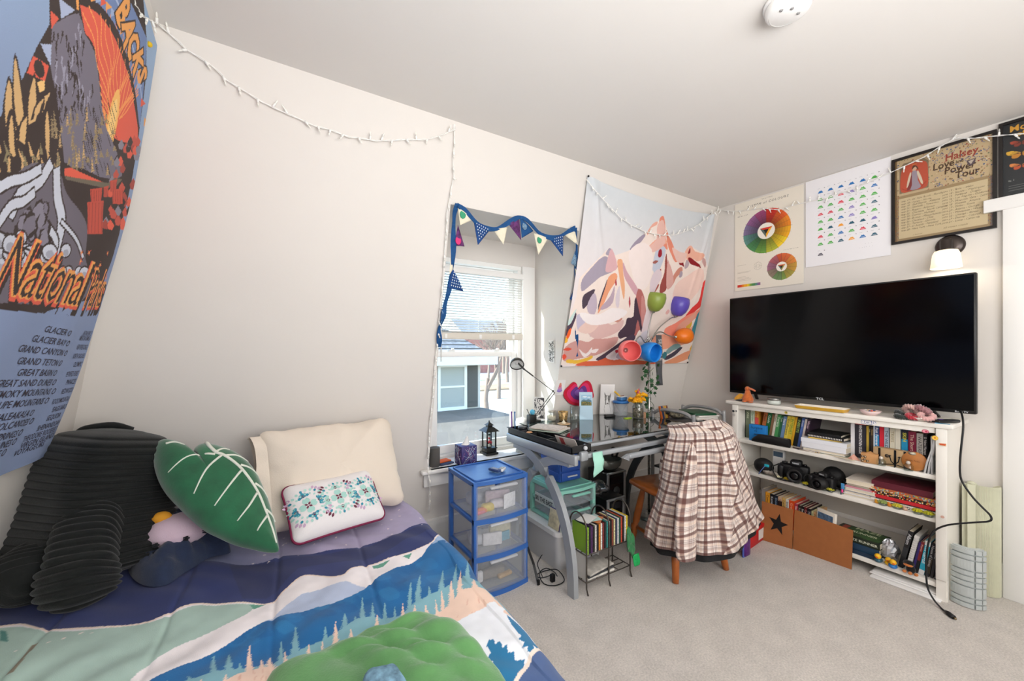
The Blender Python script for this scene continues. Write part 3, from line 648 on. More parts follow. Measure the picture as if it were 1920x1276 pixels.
grv = mat('green_velvet', '#14603c', .75, noise=.22, nscale=14, bump=.15, bscale=120, sheen=.6)
th = thing('leaf_pillow', 'green plush leaf shaped cushion with white veins leaning beside the cream pillow', 'cushion', ML.translation); RL = Matrix(ML.to_3x3().to_4x4())
pm, hf = puff(out, .15, grv, power=3.2); ob = pm.build('pillow_body', th); ob.matrix_local = RL
vn = MB(); ivory = mat('ivory_vein', '#e4e6da', .8)
def zz(p): return [(a / 2.473, 760 + b / 2.473) for a, b in p]
def vein(px, w):
    q = [tuple((iL @ Vector(p))[:2]) for p in planepts(smooth_path(zz(px), 5), p0, nL)]
    n = len(q); cL2 = []
    vn.tube([(x, y, hf(x, y)) for x, y in q], [w * (1 - .6 * i / n) for i in range(n)], ivory, 6)
vein([(958, 190), (975, 225), (1005, 258), (1045, 275), (1120, 335), (1190, 430), (1230, 520), (1262, 600), (1278, 655)], .0075)
for p in ([(1000, 268), (945, 266), (870, 280), (785, 338)], [(1030, 272), (960, 340), (903, 445)], [(1120, 340), (1060, 420), (997, 503)], [(1190, 440), (1150, 510), (1100, 570)], [(1235, 540), (1190, 612)], [(1005, 252), (1035, 232), (1065, 232)], [(1050, 272), (1100, 264), (1150, 277)], [(1115, 315), (1160, 320), (1200, 340)], [(1180, 395), (1215, 410), (1240, 440)], [(1230, 512), (1258, 525), (1275, 545)], [(775, 202), (820, 198), (860, 212)]): vein(p, .0048)
vn.build('leaf_vein', th).matrix_local = RL

# black ribbed backrest cushion with arms
blk = mat('black_corduroy', '#0a0e0d', .8, noise=.35, nscale=25, bump=.3, bscale=220, sheen=.16, spec=.4)
th = thing('backrest_pillow', 'big black ribbed plush backrest cushion with arms in the corner of the bed', 'cushion', (-.50, 2.0, .5))
def ribbed(path, rx, ry, name, rib=.024, amp=.011, ex=.6, seg=56, rot=0.0, capn=8):
    """stuffed form lofted along path; rx, ry functions of t; ribs run round it"""
    P = [np.array(p) for p in path]; L = [0]
    for i in range(1, len(P)): L.append(L[-1] + float(np.linalg.norm(P[i] - P[i - 1])))
    tot = L[-1]; N = int(tot / rib * 8); rows = []
    for i in range(N + 1):
        s = tot * i / N; k = max(j for j in range(len(L)) if L[j] <= s + 1e-9); k = min(k, len(P) - 2); f = (s - L[k]) / (L[k + 1] - L[k]); c = P[k] * (1 - f) + P[k + 1] * f
        k2 = min(k + 1, len(P) - 2); tg = (P[k + 1] - P[k]) * (1 - f) + (P[k2 + 1] - P[k2]) * f; tg = tg / np.linalg.norm(tg)
        t = s / tot; end = min(1, (min(t, 1 - t) * tot / .07)); e = math.sqrt(max(0.0, 1 - (1 - end) ** 2)) if end < 1 else 1.0
        r = amp * abs(math.sin(PI * s / rib)) ** .7 - amp
        X_ = np.cross(tg, (0, 0, 1)) if abs(tg[2]) < .8 else np.array([math.cos(rot), math.sin(rot), 0]); X_ = X_ - tg * np.dot(X_, tg); X_ = X_ / np.linalg.norm(X_); Y_ = np.cross(tg, X_)
        row = []
        for j in range(seg):
            a = 2 * PI * j / seg; ca, sa = math.cos(a), math.sin(a); x = abs(ca) ** ex * (1 if ca > 0 else -1); y = abs(sa) ** ex * (1 if sa > 0 else -1)
            w = 1 + .03 * math.sin(3 * a + s * 18); row.append(tuple(c + X_ * x * (max(.012, rx(t) * e) + r) * w + Y_ * y * (max(.012, ry(t) * e) + r) * w))
        rows.append(row)
    mb = MB(); mb.grid(rows, blk, True, True); mb.add(rows[0], [tuple(range(seg))], blk); mb.add(rows[-1], [tuple(range(seg))[::-1]], blk)
    return mb.build(name, th)
ribbed([(-.01, -.04, .0), (-.01, .0, .15), (.015, .04, .36), (.04, .06, .50)], lambda t: .205 - .05 * t, lambda t: .205 - .045 * t, 'backrest', rot=math.radians(-46), ex=.5)
ribbed([(.02, -.25, .0), (.02, -.24, .10), (.02, -.17, .20), (.03, -.09, .27)], lambda t: .085 - .01 * t, lambda t: .10 - .02 * t, 'arm', rot=math.radians(-30), ex=.7, rib=.02)
ribbed(smooth_path([(-.06, -.05, .12), (-.09, -.14, .115), (-.10, -.20, .105), (-.095, -.25, .10)], 4), lambda t: .095, lambda t: .085, 'arm', ex=.8, rib=.02)
mb = MB(); mb.tube(smooth_path([(-.08, .08, .485), (-.05, .07, .508), (.02, .08, .512), (.07, .10, .485)], 5), .012, blk); mb.build('handle', th)

# navy sweater in a heap, pink plush, green blanket, folded cloth
def heap(outline_px, z, hgt, m, name, label, cat, seed=0, n=70, folds=7, base=None):
    """soft crumpled cloth lying on the bed inside an outline"""
    pts = [atZ(u, v, z) for u, v in outline_px]; c = sum(pts) / len(pts); o2 = smooth_path([(p[0] - c[0], p[1] - c[1], 0) for p in pts], 4, True); r = random.Random(seed); mb = MB(); P = []
    fs = [(r.uniform(0, PI), r.uniform(18, 55), r.uniform(0, 6)) for _ in range(folds)]
    for i in range(26):
        t = i / 25; row = []
        for (x, y, _) in o2:
            X_, Y_ = x * t, y * t; e = max(0, 1 - t ** 5) ** .5
            f = sum(abs(math.sin((X_ * math.cos(a) + Y_ * math.sin(a)) * k + ph + .6 * math.sin(X_ * 20 + Y_ * 13))) for a, k, ph in fs) / folds
            row.append((X_, Y_, (hgt * (.30 + 1.0 * f * (1 - .2 * t))) * e + .002))
        P.append(row[::-1])
    mb.grid(P, m, True, True); return mb.build(name, loc=(float(c[0]), float(c[1]), z), label=label, cat=cat)
navy = mat('navy_fleece', '#25314c', .9, noise=.1, nscale=60, bump=.3, bscale=350, sheen=.25)
heap([(222, 1010), (245, 985), (290, 975), (330, 985), (385, 990), (420, 1015), (432, 1036), (395, 1045), (370, 1060), (345, 1075), (310, 1098), (270, 1098), (245, 1080), (235, 1050)], .505, .115, navy, 'sweater', 'dark navy sweater crumpled on the bed below the green leaf cushion', 'sweater', 3, folds=4)
pinkm = mat('pink_plush', '#dfc4d3', .9, bump=.3, bscale=250, sheen=.4)
pk = thing('plush_toy', 'pale pink plush toy tucked under the green leaf cushion', 'plush toy', (-.265, 1.93, .56))
mb = MB(); mb.ball((0, 0, .06), (.10, .07, .06), pinkm, 22); o = mb.build('plush_body', pk); wrinkle(o, .015, .06)
mb = MB(); mb.ball((-.05, -.0, .118), (.03, .02, .022), mat('orange_felt', '#e8a22c', .8), 12); mb.build('beak', pk)
for x, z in ((-.055, .045), (.03, .05), (.085, .06)):
    mb = MB(); bk = mat('black_thread', '#1b1b1f', .8); mb.box((x, -.076 + abs(x) * .15, z), (.006, .004, .006), bk)
    for k in range(5): a = k * 2 * PI / 5; mb.box((x + .006 * math.cos(a), -.076 + abs(x) * .15, z + .006 * math.sin(a)), (.008, .004, .004), bk)
    mb.build('paw_mark', pk)
gb = [(500, 1300), (520, 1262), (600, 1232), (680, 1200), (740, 1180), (782, 1164), (830, 1163), (868, 1182), (895, 1212), (920, 1245), (960, 1310), (900, 1420), (600, 1420)]
heap(gb, .505, .055, mat('green_blanket', '#5b9156', .85, noise=.16, nscale=9, bump=.3, bscale=200, sheen=.4), 'blanket', 'moss green fleece blanket bunched at the foot of the bed', 'blanket', 11, folds=3)
def onbed(px, z): return [atZ(u, v, z) for u, v in px]
heap([(680, 1290), (690, 1268), (715, 1262), (738, 1258), (752, 1270), (765, 1300), (720, 1330)], .565, .03, mat('blue_patterned_cloth', '#6f93a8', .85, noise=.5, nscale=55), 'folded_cloth', 'small blue patterned cloth lying on the green blanket', 'cloth', 5)
# ================================================================== HANGINGS AND POSTERS
TY0, TZ0, TW, TH = .50, .94, 1.475, 1.475
def tapX(y, z): return xleft(z) + .022 + .03 * math.sin(PI * max(0, min(1, (z - TZ0) / TH))) + .006 * math.sin(6 * y + 2 * z)
def tapP(px, k=1.0, ox=0.0, oy=0.0):
    o = []
    for u, v in px:
        z = 1.7
        for _ in range(4): p = atL(ox + u / k, oy + v / k, .022 + .03 * math.sin(PI * max(0, min(1, (z - TZ0) / TH)))); z = p[2]
        o.append((p[1] - TY0, p[2] - TZ0))
    return o
t = Canvas(TW, TH, .0027, '#8fa3c1'); T1 = lambda p: tapP(p, 2.659); T2 = lambda p: tapP(p, 2.774, 0, 440)
up_ = (t.V[:, None, None] - .7) / .8; up_ = np.clip(up_, 0, 1); t.a[:] = np.array(lin('#8797ba')) * (1 - up_) + np.array(lin('#9cb7d6')) * up_
DK, CO, OR, TN, GY, WH = '#3a2d29', '#e2604a', '#eda458', '#d6ae78', '#77717f', '#cfd3e0'
S = smooth_path
t.poly(T1([(262, -200), (700, -260), (740, 220), (735, 400), (700, 640), (690, 720), (650, 900), (600, 1080), (540, 1300), (470, 1470), (200, 1560), (-400, 1500), (-900, 1300), (-500, 900), (0, 600), (60, 540), (130, 400), (200, 245), (265, 130), (265, 30)]), DK)
t.poly(T1([(405, -60), (600, -60), (720, 180), (742, 225), (725, 420), (700, 640), (690, 600), (655, 420), (600, 230), (540, 110), (480, 40)]), '#7288b5')   # blue band right of the arch
t.poly(T1(S([(410, 35), (480, 70), (540, 150), (590, 260), (640, 400), (662, 520), (690, 690), (600, 705), (520, 640), (495, 450), (470, 250), (430, 170)], 3)), CO)
for k in range(44):   # wavy sun rays
    a = math.radians(35 + k * 4.2); c0 = (550, 615); L = 700
    pts = [(c0[0] + math.cos(a) * r_ * .75 + 9 * math.sin(r_ / 45 + k), c0[1] - math.sin(a) * r_) for r_ in range(40, 640, 22)]
    ok = [p for p in pts if 415 < p[0] < 690 and p[0] > 418 + max(0, (p[1] - 60)) * .13 and p[0] < 480 + max(0, p[1] - 40) * .52 + (60 if p[1] > 60 else 0)]
    if len(ok) > 2: t.line(T1(ok), .0045, '#f39a58')
t.disc(T1([(548, 605)])[0], .035, '#f6bb68', .10); t.disc(T1([(548, 605)])[0], .022, '#f9cf85', .07)
t.line(T1(S([(405, 10), (470, 30), (540, 110), (600, 230), (655, 420), (690, 620)], 5)), .016, DK)
t.line(T1(S([(560, -20), (620, 120), (680, 330), (712, 520)], 5)), .008, '#aab9d6')
for k in range(13):   # pattern of small triangles on the arch band
    x, y = 430 + k * 22, -20 + k * 2 + (k * k) * 4.1; t.poly(T1([(x + 34, y), (x + 62, y + 32), (x + 30, y + 44)]), (OR, '#9fb0d2', CO)[k % 3])
t.poly(T1(S([(278, 135), (335, 100), (405, 78), (430, 180), (468, 262), (490, 450), (520, 640), (600, 840), (575, 882), (480, 875), (400, 830), (320, 800), (292, 500), (268, 330)], 2)), GY)
for q in range(70):
    r = random.Random(q); x = r.uniform(285, 470); y = r.uniform(120, 560)
    if x > 420 + (y - 120) * .12: continue
    t.line(T1([(x, y), (x + r.uniform(-6, 6), y + r.uniform(14, 40)), (x + r.uniform(-12, 10), y + r.uniform(40, 80))]), [.007, .003], DK if q % 3 else '#9b98aa')
for q in range(60):
    r = random.Random(50 + q); x = r.uniform(400, 560); y = r.uniform(480, 840); t.line(T1([(x, y), (x + 14, y + 60)]), .0025, DK)
t.poly(T1([(312, 0), (388, 62), (322, 102)]), '#aeb9d6'); t.poly(T1([(222, 222), (276, 226), (270, 330)]), '#aeb9d6'); t.poly(T1([(185, 280), (262, 330), (240, 405), (155, 365)]), CO); t.poly(T1([(270, 60), (312, 100), (275, 150)]), CO)
t.disc(T1([(216, 345)])[0], .022, DK, .016); t.poly(T1([(205, 410), (240, 400), (238, 450), (215, 460)]), '#f0c27c'); t.poly(T1([(392, -10), (405, -10), (405, 60), (395, 60)]), OR)
for (a, b, c) in [((40, 640), (110, 640), (62, 375)), ((95, 620), (150, 640), (92, 262)), ((60, 690), (110, 700), (75, 540)), ((150, 620), (200, 600), (192, 362)), ((195, 560), (230, 560), (262, 440)), ((175, 600), (215, 560), (230, 470)), ((105, 700), (140, 720), (150, 560)), ((228, 740), (250, 750), (245, 530)), ((60, 760), (90, 780), (80, 545))]:
    w = abs(b[0] - a[0]) * .16; mx_ = (a[0] + b[0]) / 2
    t.poly(T1(S([(a[0] - w, a[1]), ((a[0] * .55 + c[0] * .45) - 14, (a[1] + c[1]) / 2), c, ((b[0] * .55 + c[0] * .45) + 14, (b[1] + c[1]) / 2), (b[0] + w, b[1])], 3)), DK)
    t.poly(T1(S([(a[0] + w, a[1]), ((a[0] * .55 + c[0] * .45) - 5, (a[1] + c[1]) / 2), (c[0], c[1] + 22), ((b[0] * .55 + c[0] * .45) + 2, (b[1] + c[1]) / 2), (b[0] - w, b[1])], 3)), TN)
for q in range(46):   # tan conifers on the dark forest
    r = random.Random(200 + q); x = r.uniform(260, 560); y = r.uniform(600, 880); hgt = r.uniform(50, 150) * (1 - (x - 260) / 420)
    t.poly(T1([(x - 6, y), (x, y - hgt), (x + 6, y), (x + 2, y - 8)]), TN if q % 2 else '#8d7a5d')
    for j in range(4): yy = y - hgt * (.15 + .2 * j); t.poly(T1([(x, yy - 8), (x + 13 - 2 * j, yy + 5), (x, yy), (x - 13 + 2 * j, yy + 5)]), '#9c8865')
for q in range(26):
    r = random.Random(300 + q); x = r.uniform(0, 300); y = r.uniform(760, 860); t.poly(T1([(x - 8, y), (x + r.uniform(-20, 20), y - r.uniform(40, 90)), (x + 8, y)]), ('#8d8060', TN)[q % 2])
for q in range(44):   # rocks and red cliffs at the right
    r = random.Random(350 + q); y = r.uniform(690, 1150); x = r.uniform(560, 690) - (y - 690) * .20
    t.poly(T1([(x, y), (x + 18, y - 26), (x + 34, y + 4), (x + 22, y + 26), (x + 4, y + 22)]), (CO, '#a8483c', '#8b8794', '#c65546', DK)[q % 5])
t.poly(T1([(322, 835), (350, 830), (500, 905), (478, 905), (322, 870)]), CO); t.poly(T1([(322, 872), (520, 905), (560, 880), (600, 890), (560, 930), (480, 925), (330, 890)]), '#6f6656')
for (x0, y0, x1, y1) in ((430, 935, 490, 1010), (495, 925, 525, 975), (530, 895, 572, 950), (415, 1000, 500, 1160), (545, 940, 605, 1010)):
    t.poly(T1([(x0, y0), (x1, y0 - 8), (x1 - 6, y1), (x0 + 4, y1)]), '#c8503f')
    for j in range(5): xx = x0 + (x1 - x0) * (j + .5) / 5; t.line(T1([(xx, y0 + 5), (xx, y1 - 5)]), .0022, '#7a2f28')
t.poly(T1(S([(-200, 1000), (-60, 960), (60, 880), (160, 810), (240, 815), (300, 850), (330, 960), (390, 1060), (418, 1140), (410, 1276), (380, 1500), (-200, 1500)], 3)), '#6f6873')
for (p, w) in (([(250, 820), (200, 900), (110, 960), (60, 1060)], .030), ([(285, 850), (290, 980), (300, 1100), (260, 1276)], .030), ([(200, 840), (130, 880), (60, 900), (-10, 940)], .022), ([(170, 960), (120, 1000), (60, 1020), (0, 1100)], .022), ([(300, 1100), (370, 1200), (400, 1276)], .010), ([(240, 1120), (270, 1200), (240, 1290)], .018)):
    t.line(T1(S(p, 5)), w + .010, DK); t.line(T1(S(p, 5)), w, WH)
for q in range(16):
    r = random.Random(400 + q); x = r.uniform(90, 250); y = r.uniform(1030, 1290); c = T1([(x, y)])[0]; a = r.uniform(.016, .032); t.disc(c, a + .006, DK, a * .9, n=7, rot=r.uniform(0, 3)); t.disc(c, a, ('#7d7684', '#8b8594')[q % 2], a * .75, n=7, rot=r.uniform(0, 3))
for q in range(26):
    r = random.Random(440 + q); x = r.uniform(-20, 420); y = r.uniform(1180, 1330) + (60 if x > 200 else 0); c = T1([(x, y)])[0]; a = r.uniform(.014, .034); t.disc(c, a + .006, DK, a * .8); t.disc(c, a, WH, a * .62); t.disc((c[0] + .004, c[1] - .006), a * .6, '#a9abba', a * .35)
for q in range(12):
    r = random.Random(470 + q); c = T2([(r.uniform(400, 540), r.uniform(80, 230))])[0]
    for j in range(7): a = j * 2 * PI / 7; t.poly([(c[0] + .004 * math.cos(a + .4), c[1] + .004 * math.sin(a + .4)), (c[0] + .013 * math.cos(a), c[1] + .013 * math.sin(a)), (c[0] + .004 * math.cos(a - .4), c[1] + .004 * math.sin(a - .4))], CO)
    t.disc(c, .004, OR)
# lettering: BACKS down the arch, the script, the list
bk = [('B', (600, 60), (590, 110)), ('A', (628, 130), (0, 0)), ('C', (655, 190), (0, 0)), ('K', (682, 270), (0, 0)), ('S', (706, 350), (0, 0))]
for (ch, (x, y), _), ang in zip(bk, (-.55, -.7, -.8, -.85, -.9)):
    a = T1([(x, y + 20)])[0]
    for bo, c in ((.10, DK), (.045, OR)): t.text(ch, a[0] - .035, a[1] - .02, .16, c, ang, bold=bo, wide=.55)
for ch, (x, y) in zip('&S', ((640, 60), (690, 480))): pass
for dx, dz, bo, c in ((.008, -.016, .075, DK), (0, 0, .055, CO), (0, .004, .03, OR), (.002, .002, -.004, DK)):
    for st, pa_, pb_, sz in (('National', (-40, 300), (398, 372), .20), ('Parks', (402, 374), (508, 372), .18)):
        p, p2 = T2([pa_])[0], T2([pb_])[0]; v_, t_ = text_geo(st, sz, bo, .3, 'LEFT', 1, .92); wd = (p2[0] - p[0]) / float(v_[:, 0].max()); v_ = v_ * np.array([wd, 1.0]); an = math.atan2(p2[1] - p[1], p2[0] - p[0])
        for f in t_: t.poly([(p[0] + dx + v_[i][0] * math.cos(an) - v_[i][1] * math.sin(an), p[1] + dz + v_[i][0] * math.sin(an) + v_[i][1] * math.cos(an)) for i in f], c)
def tapfn(U, V):
    Y = TY0 + U; Z = TZ0 + V; n = np.clip((Z - TZ0) / TH, 0, 1)
    # side edge: held at the top corner and hanging to the bottom corner with a slight inward curve
    Y = Y - .0 + (U / TW) * (-.045 * n ** 3 + .02 * np.sin(PI * n))
    Xo = XL - SL * (CEIL - Z) + .022 + .03 * np.sin(PI * n) + .006 * np.sin(6 * Y + 2 * Z) + .004 * np.sin(22 * Y - 9 * Z) * (1 - n)
    return Xo, Y, Z
tm = print_mat('printed_tapestry', .85, bump=.12, bscale=600, sheen=.05)
tp = thing('tapestry', 'tall blue tapestry with an orange sun over mountains and a list of national parks', 'tapestry', (0, 0, 0))
t.mesh('cloth', tapfn, tm, parent=tp)
tl = MB(); ink = mat('list_ink', '#3b3540', .8)
def tmap(y0, z0, ang=-.06):
    def f(x, y):
        yy = y0 + x * math.cos(ang) - y * math.sin(ang); zz_ = z0 + x * math.sin(ang) + y * math.cos(ang); X_, Y_, Z_ = tapfn(np.array([yy - TY0]), np.array([zz_ - TZ0])); return (float(X_[0]) + .0015, float(Y_[0]), float(Z_[0]))
    return f
for st, px in (('GLACIER', (335, 528)), ('GLACIER BAY', (330, 581)), ('GRAND CANYON', (322, 632)), ('GRAND TETON', (296, 684)), ('GREAT BASIN', (271, 735)), ('GREAT SAND DUNES', (271, 783)), ('GREAT SMOKY MOUNTAINS', (269, 829)), ('GUADALUPE MOUNTAINS', (236, 878)), ('HALEAKALA', (160, 942)), ("HAWAI'I VOLCANOES", (163, 984)), ('HOT SPRINGS', (106, 1044)), ('INDIANA DUNES', (76, 1091)), ('ISLE ROYALE', (20, 1148))):
    p = T2([px])[0]; tl.text(st + ' O', .027, ink, fn=tmap(p[0] + TY0, p[1] + TZ0), bold=.004, shear=.25, align='RIGHT', wide=1.12)
for st, px in (('NATIONAL PARK OF', (412, 522)), ('AMERICAN SAMOA', (393, 548)), ('NEW RIVER GORGE', (378, 596)), ('NORTH CASCADES', (358, 644)), ('OLYMPIC', (358, 688)), ('PETRIFIED FOREST', (322, 740)), ('PINNACLES', (318, 782)), ('REDWOOD', (294, 830)), ('ROCKY MOUNTAIN', (252, 884)), ('SAGUARO', (248, 925)), ('SEQUOIA', (222, 970)), ('SHENANDOAH', (178, 1024)), ('THEODORE ROOSEVELT', (115, 1080)), ('VIRGIN ISLANDS', (102, 1115)), ('VOYAGEURS', (72, 1155))):
    p = T2([px])[0]; room = TW - p[0] - .012; v_, _ = text_geo(st, .024, .004, .25); wd = min(1.1, room / max(.01, v_[:, 0].max())) if len(v_) else 1
    tl.text(st, .024, ink, fn=tmap(p[0] + TY0, p[1] + TZ0, 0), bold=.004, shear=.25, wide=max(.3, wd))
tl.build('list_lettering', tp)
mb = MB(); c = atL(280, 83, .03); mb.ball(c, .009, mat('yellow_pin', '#d8b21c', .35), 12); mb.build('tack', tp)

# mountain tapestry on the sloping wall
MX0, MZ0, MW, MH = 1.80, 1.175, 1.488, 1.255
def mt(px):
    o = []
    for u, v in px: p = atB(1040 + u / 3.112, 310 + v / 3.112, .02); o.append((p[0] - MX0, p[2] - MZ0))
    return o
t = Canvas(MW, MH, .0034, '#dcdcdf'); g_ = np.clip((t.V[:, None, None] - .5) / .7, 0, 1); t.a[:] = np.array(lin('#eadfdf')) * (1 - g_) + np.array(lin('#cfd4d8')) * g_
def MP(c, pts, sm=3): t.poly(mt(S(pts, sm, True) if sm else pts), c)
MP('#efdfd6', [(30, 1165), (60, 950), (120, 760), (135, 660), (230, 560), (318, 472), (350, 520), (430, 490), (520, 385), (600, 312), (640, 272), (665, 380), (700, 470), (745, 520), (800, 465), (875, 515), (905, 620), (880, 700), (860, 900), (800, 1170)], 0)
MP('#a69cac', [(150, 670), (205, 600), (262, 540), (300, 528), (330, 560), (365, 585), (330, 620), (260, 650), (200, 700), (150, 735)]); MP('#a69cac', [(293, 515), (320, 475), (330, 520)]); MP('#d9aeb2', [(330, 480), (362, 590), (320, 620), (290, 615), (300, 560)])
MP('#4f4250', [(160, 760), (185, 740), (228, 722), (200, 790), (160, 838), (152, 800)]); MP('#4f4250', [(300, 665), (310, 690), (280, 760), (255, 850), (248, 820), (272, 740)])
MP('#e8a07a', [(310, 650), (350, 625), (360, 660), (310, 740), (270, 830), (245, 860), (280, 740)]); MP('#e7ab83', [(362, 552), (392, 548), (395, 620), (405, 700), (400, 780), (385, 720), (372, 640)]); MP('#cfa3ac', [(395, 560), (420, 620), (480, 720), (470, 760), (430, 700), (400, 640)])
MP('#b9a4b2', [(320, 760), (345, 700), (335, 800), (280, 840), (262, 830)]); MP('#b03b45', [(348, 680), (354, 660), (358, 690), (352, 700)]); MP('#b03b45', [(432, 760), (438, 800), (434, 830), (428, 800)])
MP('#d8ccd4', [(352, 760), (375, 700), (372, 820), (355, 820)]); MP('#bfb0bf', [(180, 830), (215, 750), (235, 760), (240, 830), (215, 880)])
MP('#e9c3ad', [(262, 880), (300, 850), (335, 870), (310, 890), (275, 888)]); MP('#c98f7f', [(345, 905), (380, 880), (392, 895), (370, 915)])
MP('#b36a66', [(480, 720), (500, 725), (520, 790), (515, 850), (500, 880), (510, 960), (490, 960), (470, 1000), (440, 1020), (455, 900), (462, 800)]); MP('#4a3846', [(470, 770), (490, 860), (512, 950), (500, 970), (480, 900), (460, 1000), (415, 1000), (380, 1010), (370, 978), (410, 930), (420, 890), (455, 880), (460, 800)])
MP('#4f3f50', [(240, 1130), (300, 1090), (370, 1040), (450, 985), (470, 1010), (420, 1050), (340, 1090), (280, 1135)]); MP('#4f3f50', [(60, 970), (85, 900), (112, 860), (120, 880), (95, 950), (70, 1000)])
MP('#f0672f', [(62, 1010), (78, 960), (92, 950), (88, 985), (70, 1020)]); MP('#efb53a', [(52, 1030), (60, 1000), (75, 1020), (65, 1035)]); MP('#c8ddd8', [(62, 930), (95, 870), (120, 840), (90, 920)])
MP('#c4bcd0', [(120, 880), (150, 870), (175, 910), (160, 960), (130, 962)]); MP('#cf9d96', [(60, 1060), (130, 1020), (190, 1030), (230, 1010), (300, 1010), (370, 1000), (350, 1050), (260, 1100), (200, 1115), (120, 1130), (55, 1140)])
MP('#efe4e2', [(140, 1070), (180, 1098), (215, 1060), (208, 1095), (170, 1118)]); MP('#efe4e2', [(205, 1080), (255, 1068), (240, 1092), (215, 1092)]); MP('#c9b5bb', [(200, 990), (240, 960), (250, 985), (215, 1000)])
MP('#e2543f', [(48, 1075), (75, 1062), (98, 1070), (80, 1080)]); MP('#e2543f', [(45, 1110), (60, 1100), (70, 1118), (52, 1135)]); MP('#edbd45', [(70, 1150), (80, 1130), (130, 1135), (190, 1120), (215, 1108), (218, 1125), (150, 1155)]); MP('#e06a48', [(120, 1165), (180, 1142), (250, 1140), (330, 1110), (400, 1110), (470, 1130), (520, 1140), (600, 1150), (500, 1170), (200, 1170)])
MP('#ece0e4', [(330, 1090), (380, 1060), (410, 1070), (400, 1120), (350, 1135), (300, 1120)]); MP('#c9283a', [(355, 1078), (372, 1075), (372, 1090), (360, 1094)])
MP('#9f93a5', [(435, 480), (470, 430), (515, 390), (525, 400), (485, 455), (450, 482)]); MP('#e7ab98', [(535, 380), (570, 325), (600, 308), (595, 330), (560, 350), (540, 395)]); MP('#e38b72', [(615, 290), (640, 272), (650, 320), (650, 400), (660, 480), (640, 470), (615, 440), (610, 350)])
MP('#eba98f', [(540, 470), (570, 435), (610, 410), (660, 430), (640, 450), (590, 450), (560, 470)]); MP('#e48c74', [(655, 360), (675, 410), (690, 440), (710, 500), (730, 540), (705, 560), (680, 510), (660, 450)])
MP('#c3c7d6', [(575, 520), (600, 460), (640, 465), (645, 500), (625, 560), (600, 620), (580, 700), (560, 720), (570, 620), (560, 600)]); MP('#9c1f2c', [(597, 520), (605, 485), (620, 482), (622, 515), (608, 530)]); MP('#9c5b52', [(562, 562), (580, 548), (598, 552), (580, 568)]); MP('#9c1f2c', [(604, 610), (614, 598), (614, 612), (606, 618)])
MP('#9a4a44', [(650, 505), (655, 560), (660, 640), (645, 720), (625, 740), (605, 745), (610, 690), (635, 620), (640, 550)]); MP('#d8a7a2', [(658, 540), (680, 640), (670, 690), (655, 650)]); MP('#a85a50', [(582, 660), (592, 640), (598, 648), (588, 668)]); MP('#a85a50', [(565, 735), (590, 695), (602, 695), (580, 735)])
MP('#cf8a78', [(668, 690), (690, 640), (720, 600), (745, 590), (745, 620), (710, 650), (685, 695)]); MP('#a99aa8', [(725, 650), (735, 615), (748, 620), (742, 648)]); MP('#8d1822', [(728, 570), (732, 515), (745, 515), (758, 585), (745, 580)]); MP('#b9a6ae', [(760, 590), (780, 540), (790, 575), (770, 600)])
MP('#edb29c', [(765, 510), (790, 470), (810, 465), (830, 500), (880, 520), (870, 545), (840, 560), (815, 545), (790, 560)]); MP('#8d1822', [(785, 540), (800, 535), (840, 570), (858, 600), (825, 585), (795, 570)]); MP('#8d1822', [(785, 510), (800, 475), (800, 505)]); MP('#c79c98', [(865, 560), (875, 540), (888, 570), (880, 600)]); MP('#b79aa0', [(890, 620), (898, 605), (902, 625), (893, 630)])
MP('#5d3a4a', [(870, 690), (885, 665), (880, 700)]); MP('#e03a37', [(760, 880), (800, 830), (840, 790), (858, 720), (870, 680), (888, 675), (880, 750), (862, 810), (820, 850), (780, 880)]); MP('#f0907a', [(640, 950), (700, 920), (760, 880), (840, 840), (865, 790), (860, 850), (810, 900), (780, 930), (740, 960), (700, 990), (640, 990)])
MP('#f2a98d', [(560, 1000), (640, 985), (720, 1000), (800, 940), (830, 920), (820, 980), (760, 1040), (690, 1060), (600, 1070)]); MP('#3e8593', [(830, 870), (850, 840), (855, 830), (845, 900), (835, 960), (820, 1000), (795, 1020), (800, 960), (820, 900)]); MP('#dcaa3a', [(765, 940), (800, 905), (795, 940), (770, 965)]); MP('#dcaa3a', [(790, 1070), (815, 1030), (812, 1070), (800, 1090)])
MP('#82a1a0', [(650, 1080), (690, 1045), (725, 1040), (735, 1060), (690, 1080), (660, 1100)]); MP('#4a4352', [(640, 1120), (690, 1090), (730, 1060), (745, 1065), (700, 1110), (650, 1135)]); MP('#e99b74', [(640, 1150), (700, 1120), (760, 1090), (800, 1080), (790, 1120), (740, 1145), (680, 1160)]); MP('#3e8593', [(782, 1125), (800, 1080), (815, 1060), (805, 1110), (795, 1135)]); MP('#3e7f88', [(625, 1110), (640, 1085), (655, 1100), (640, 1130)])
MP('#b9a6b4', [(360, 1120), (400, 1075), (450, 1060), (470, 1100), (430, 1135)]); MP('#dcb9b4', [(185, 960), (260, 900), (330, 930), (400, 900), (380, 960), (300, 1000), (230, 1010)]); MP('#e8c9bf', [(130, 960), (200, 900), (260, 920), (200, 980)]); MP('#f3ebea', [(140, 860), (250, 870), (330, 830), (420, 850), (370, 900), (260, 930), (180, 920)])
MP('#e6b9ae', [(600, 330), (640, 300), (650, 420), (620, 470), (560, 500), (540, 470), (590, 420)]); MP('#f1e3df', [(430, 500), (500, 440), (560, 480), (560, 620), (520, 720), (470, 700), (440, 600)]); MP('#dccbd2', [(560, 640), (600, 600), (620, 640), (590, 700), (560, 760), (545, 720)]); MP('#e9c4ba', [(690, 470), (740, 500), (780, 510), (760, 560), (720, 560), (700, 520)])
